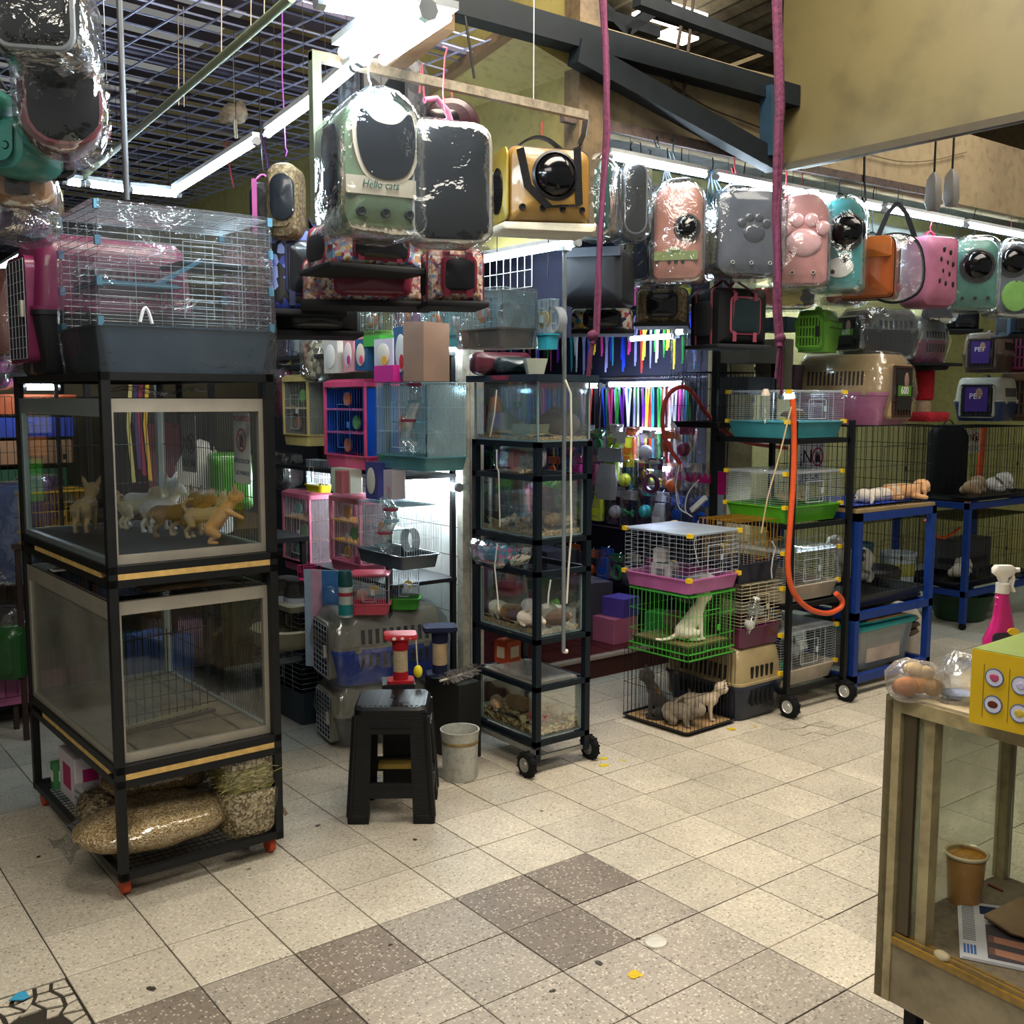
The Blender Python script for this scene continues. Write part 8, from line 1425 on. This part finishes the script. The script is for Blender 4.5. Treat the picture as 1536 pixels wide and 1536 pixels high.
# bread bag, clear dome, yellow box, spray bottle
bp_ = at(1376, 1046, Z=ZT+.004); k = mpx(bp_); t = thing('bread_bag', 'clear bag of golden bread rolls on the corner of the counter', 'bag of bread', bp_, FACE)
for i, (x, z, r, c) in enumerate(((-18, 17, 17, 'a8682c'), (2, 18, 17, 'b87c3c'), (20, 16, 15, '8f6a44'), (-2, 40, 14, 'c8aa74'), (14, 36, 12, 'b89a68'))): MB().ball((x*k, (0 if i < 3 else .01)+.01*(i % 2), z*k), r*k, 16, 10, (1.1, .9, .9)).jitter(.006, 30, i).obj('bread_roll', M(c, .7, var=.3, sc_=25, bump=.3), t)
MB().rings([rrect(.13, .08, .03, .0), rrect(.155, .10, .04, .02), rrect(.15, .095, .04, .055), rrect(.11, .07, .03, .085, cx=-.01), rrect(.04, .03, .012, .105, cx=-.02)], True).jitter(.014, 16, 2).obj('bag_film', clear('bread_film', (.94, .94, .93), .06, .5, .08, .6, 14, .10, (.8, .78, .76)), t)
gp = at(1437, 1050, Z=ZT+.004); t = thing('plastic_dome', 'clear wrinkled plastic dome between the bread bag and the yellow box', 'plastic container', gp); MB().lathe([(.001, 0), (.055, 0), (.06, .015), (.058, .07), (.045, .105), (.02, .12), (.001, .122)], n=30).jitter(.010, 22, 4).obj('shell', clear('dome_plastic', (.9, .92, .96), .14, .8, .05, .5, 12, .05), t); MB().lathe([(.001, .01), (.04, .012), (.042, .02), (.001, .024)], n=24).obj('white_napkin', M('9aa2b8', .6), t)
b0 = at(1453, 1083, Z=ZT+.005); t = thing('yellow_box', 'yellow product box with four round food pictures on the counter', 'box', b0, cn.rotation_euler.z+.10)
YB = M('c8a41a', .45, var=.05); hB = 112*mpx(b0)
MB().rings([[(0, 0, 0), (0, -.5, 0), (.30, -.5, 0), (.30, 0, 0)], [(0, 0, hB), (0, -.5, hB), (.30, -.5, hB), (.30, 0, hB)]], True, False).obj('body', YB, t)
MB().bb(.002, .298, -.498, -.002, hB, hB+.002).obj('green_top', M('6f7f34', .45), t); MB().bb(.10, .28, -.45, -.12, hB+.002, hB+.003).obj('white_label', M('c4c4c4', .5), t)
for i, (y, z, c) in enumerate(((-.055, .118, 'b04a6a'), (-.115, .112, 'b0a8c8'), (-.055, .055, '5a2414'), (-.115, .048, 'c0a83a'))):
    MB().lathe([(.001, -.003), (.019, -.003), (.0195, 0)], (0, y, z), 28, 'X').obj('picture_disc', M('c4c4d4', .4, var=.03), t); MB().lathe([(.019, -.0035), (.021, -.0035), (.021, 0), (.019, 0)], (0, y, z), 28, 'X').obj('disc_rim', M('4a5a8c', .4), t); MB().ball((-.0035, y, z), .010, 12, 6, (.15, 1.1, .9)).jitter(.002, 120, i).obj('food_print', M(c, .5), t)
for y in (-.030, -.088): MB().bb(-.001, .0, y-.0005, y+.0005, .02, .145).obj('print_rule', M('6f6424', .5), t)
MB().bb(-.002, .0, -.20, -.165, .025, .085).obj('blue_print', M('3a6aa8', .45), t)
sp = at(1496, 995, Z=ZT+.004); t = thing('spray_bottle', 'magenta spray bottle with a white trigger head behind the yellow box', 'spray bottle', sp, FACE+.1); k = mpx(sp)
PK = M('a81a62', .22, coat=.5, var=.04)
MB().rings([rrect(.078, .05, .018, 0), rrect(.084, .054, .02, .01), rrect(.084, .054, .02, .07), rrect(.070, .048, .02, .10, cx=.006), rrect(.052, .040, .016, .135, cx=.008), rrect(.044, .036, .015, .165, cx=.006), rrect(.034, .032, .014, .20, cx=.004), rrect(.030, .030, .014, .205, cx=.004)]).obj('bottle', PK, t)
for z in (.15, .17, .19): MB().ball((-.006, 0, z), .012, 12, 8, (1, 1, .5)).obj('grip_ridge', PK, t)
MB().extr(rect(.07, .075, .012, z0=.02), -.0285, -.026).obj('label', M('2a2438', .4), t); MB().extr(oval(.055, .022, 20, .0, .065), -.030, -.027).obj('label_swirl', M('a0a058', .4), t); MB().extr(oval(.034, .02, 20, .026, .098), -.0305, -.022).obj('yellow_badge', M('d0b02a', .4), t)
MB().lathe([(.016, .203), (.019, .205), (.019, .232), (.012, .236), (.001, .236)], (.004, 0, 0), 18).obj('collar', M('c4bfb4', .4), t)
MB().rings([rrect(.020, .022, .006, .234, cx=.004), rrect(.030, .024, .008, .25, cx=.002), rrect(.066, .026, .010, .262, cx=.004), rrect(.068, .026, .010, .275, cx=.004), rrect(.05, .022, .010, .284, cx=.002)]).obj('trigger_head', M('cfcabf', .4), t)
MB().strip([(.028, 0, .262), (.032, 0, .245), (.028, 0, .225), (.036, 0, .208)], .016, .007, (0, 1, 0)).obj('trigger', M('cfcabf', .4), t); MB().bar((.036, 0, .270), (.050, 0, .270), .014, n=10).obj('nozzle', M('cfcabf', .4), t)
# ------------------------------------------------------------------ litter on the floor
o = MB().lathe([(.001, .004), (.026, .004), (.030, .002), (.034, .006), (.036, .001), (.001, .0005)], n=24, sx=1.1).jitter(.003, 40).obj('cup_lid', M('c0bcb0', .4, coat=.3), loc=at(984, 1414, Z=0)); tag(o, 'crushed white plastic lid on the dark tiles', 'lid')
def blot(label, x, y, r, hx, n=9, cat='paint mark', name='paint_mark', sq=1):
    p = at(x, y, Z=0); b = MB()
    for i in range(5 if n > 6 else 2):
        a = R_.uniform(0, 6.28); c = V(math.cos(a)*r*.7, math.sin(a)*r*.5, 0) if i else V(0, 0, 0); q = [c+V(math.cos(2*PI*k/n)*r*R_.uniform(.45, .8), math.sin(2*PI*k/n)*r*R_.uniform(.45, .8), 0) for k in range(n)]
        b.rings([[v for v in q], [v+V(0, 0, .0010+.0004*i) for v in q]], True, False)
    o = b.obj(name, M(hx, .5, var=.05), loc=p+V(0, 0, .0006)); return tag(o, label, cat)
blot('yellow paint spatter on the tile in front of the crushed lid', 957, 1462, .024, 'c8a81c')
blot('yellow paint spatter beside the rubber wheel of the tank rack, nearer drop', 906, 1148, .020, 'c8b41c', 7); blot('yellow paint spatter beside the rubber wheel of the tank rack, farther drop', 905, 1138, .018, 'c8b41c', 7); blot('faint yellow dash right of the tank rack wheel', 936, 1141, .015, 'c8b41c', 5)
blot('yellow mark at the foot of the beige and navy kennel', 1096, 1094, .022, 'c8a81c', 7); blot('small yellow mark right of the kennel foot', 1133, 1089, .014, 'c8b41c', 5)
for x, y, r, s_ in ((897, 1444, .016, 'dark round chewing gum spot between the yellow spatter and the dark tile'), (229, 1483, .018, 'dark flattened spot on the tile at lower left'), (57, 1286, .010, 'small dark speck on the tile left of the trolley caster'), (622, 1259, .012, 'dark speck in front of the black stool'), (478, 1238, .014, 'dark speck left of the black stool feet'), (587, 1417, .008, 'dark speck on the darkest tile'), (956, 1408, .009, 'dark crumb left of the crushed lid'), (827, 1487, .012, 'dark smear on the bottom middle tile'), (372, 1304, .010, 'pale scrap on the floor beneath the trolley'), (812, 1216, .012, 'brown scrap behind the long floor joint')):
    blot(s_, x, y, r, '3a342c' if 'pale' not in s_ and 'brown' not in s_ else '8a7a60', 6, 'spot', 'floor_spot')
o = MB().extr([(0, -.01), (.03, -.035), (.05, -.03), (.052, .005), (.035, .012)], 0, .003, smooth=False).xf(Matrix.Rotation(PI/2, 4, 'X')).obj('blue_shard', M('3f9ac0', .4), loc=at(14, 1504, Z=.004)); tag(o, 'bright blue shard in the broken floor at the lower left corner', 'shard')
# ------------------------------------------------------------------ wires on the yellow and beige walls
hose('thin loose cable drooping across the beige wall behind the truss', [(1010, 128), (1060, 160), (1110, 180), (1150, 195)], .004, M('3a3228', .6), Y=.08, name='cable', cat='cable'); hose('second loose cable drooping across the beige wall behind the truss', [(1010, 128), (1055, 165), (1100, 192), (1148, 215)], .004, M('3a3228', .6), Y=.08, name='cable', cat='cable')
hose('thin wire looping over the beige wall at the right', [(1290, 228), (1350, 242), (1400, 240), (1450, 228)], .003, M('6a5c44', .6), Y=.08, name='cable', cat='cable')
hose('black cable curving against the yellow wall by the near rail', [(730, 135), (722, 145), (700, 158), (668, 156)], .004, BLACK, X=2.28, name='cable', cat='cable')
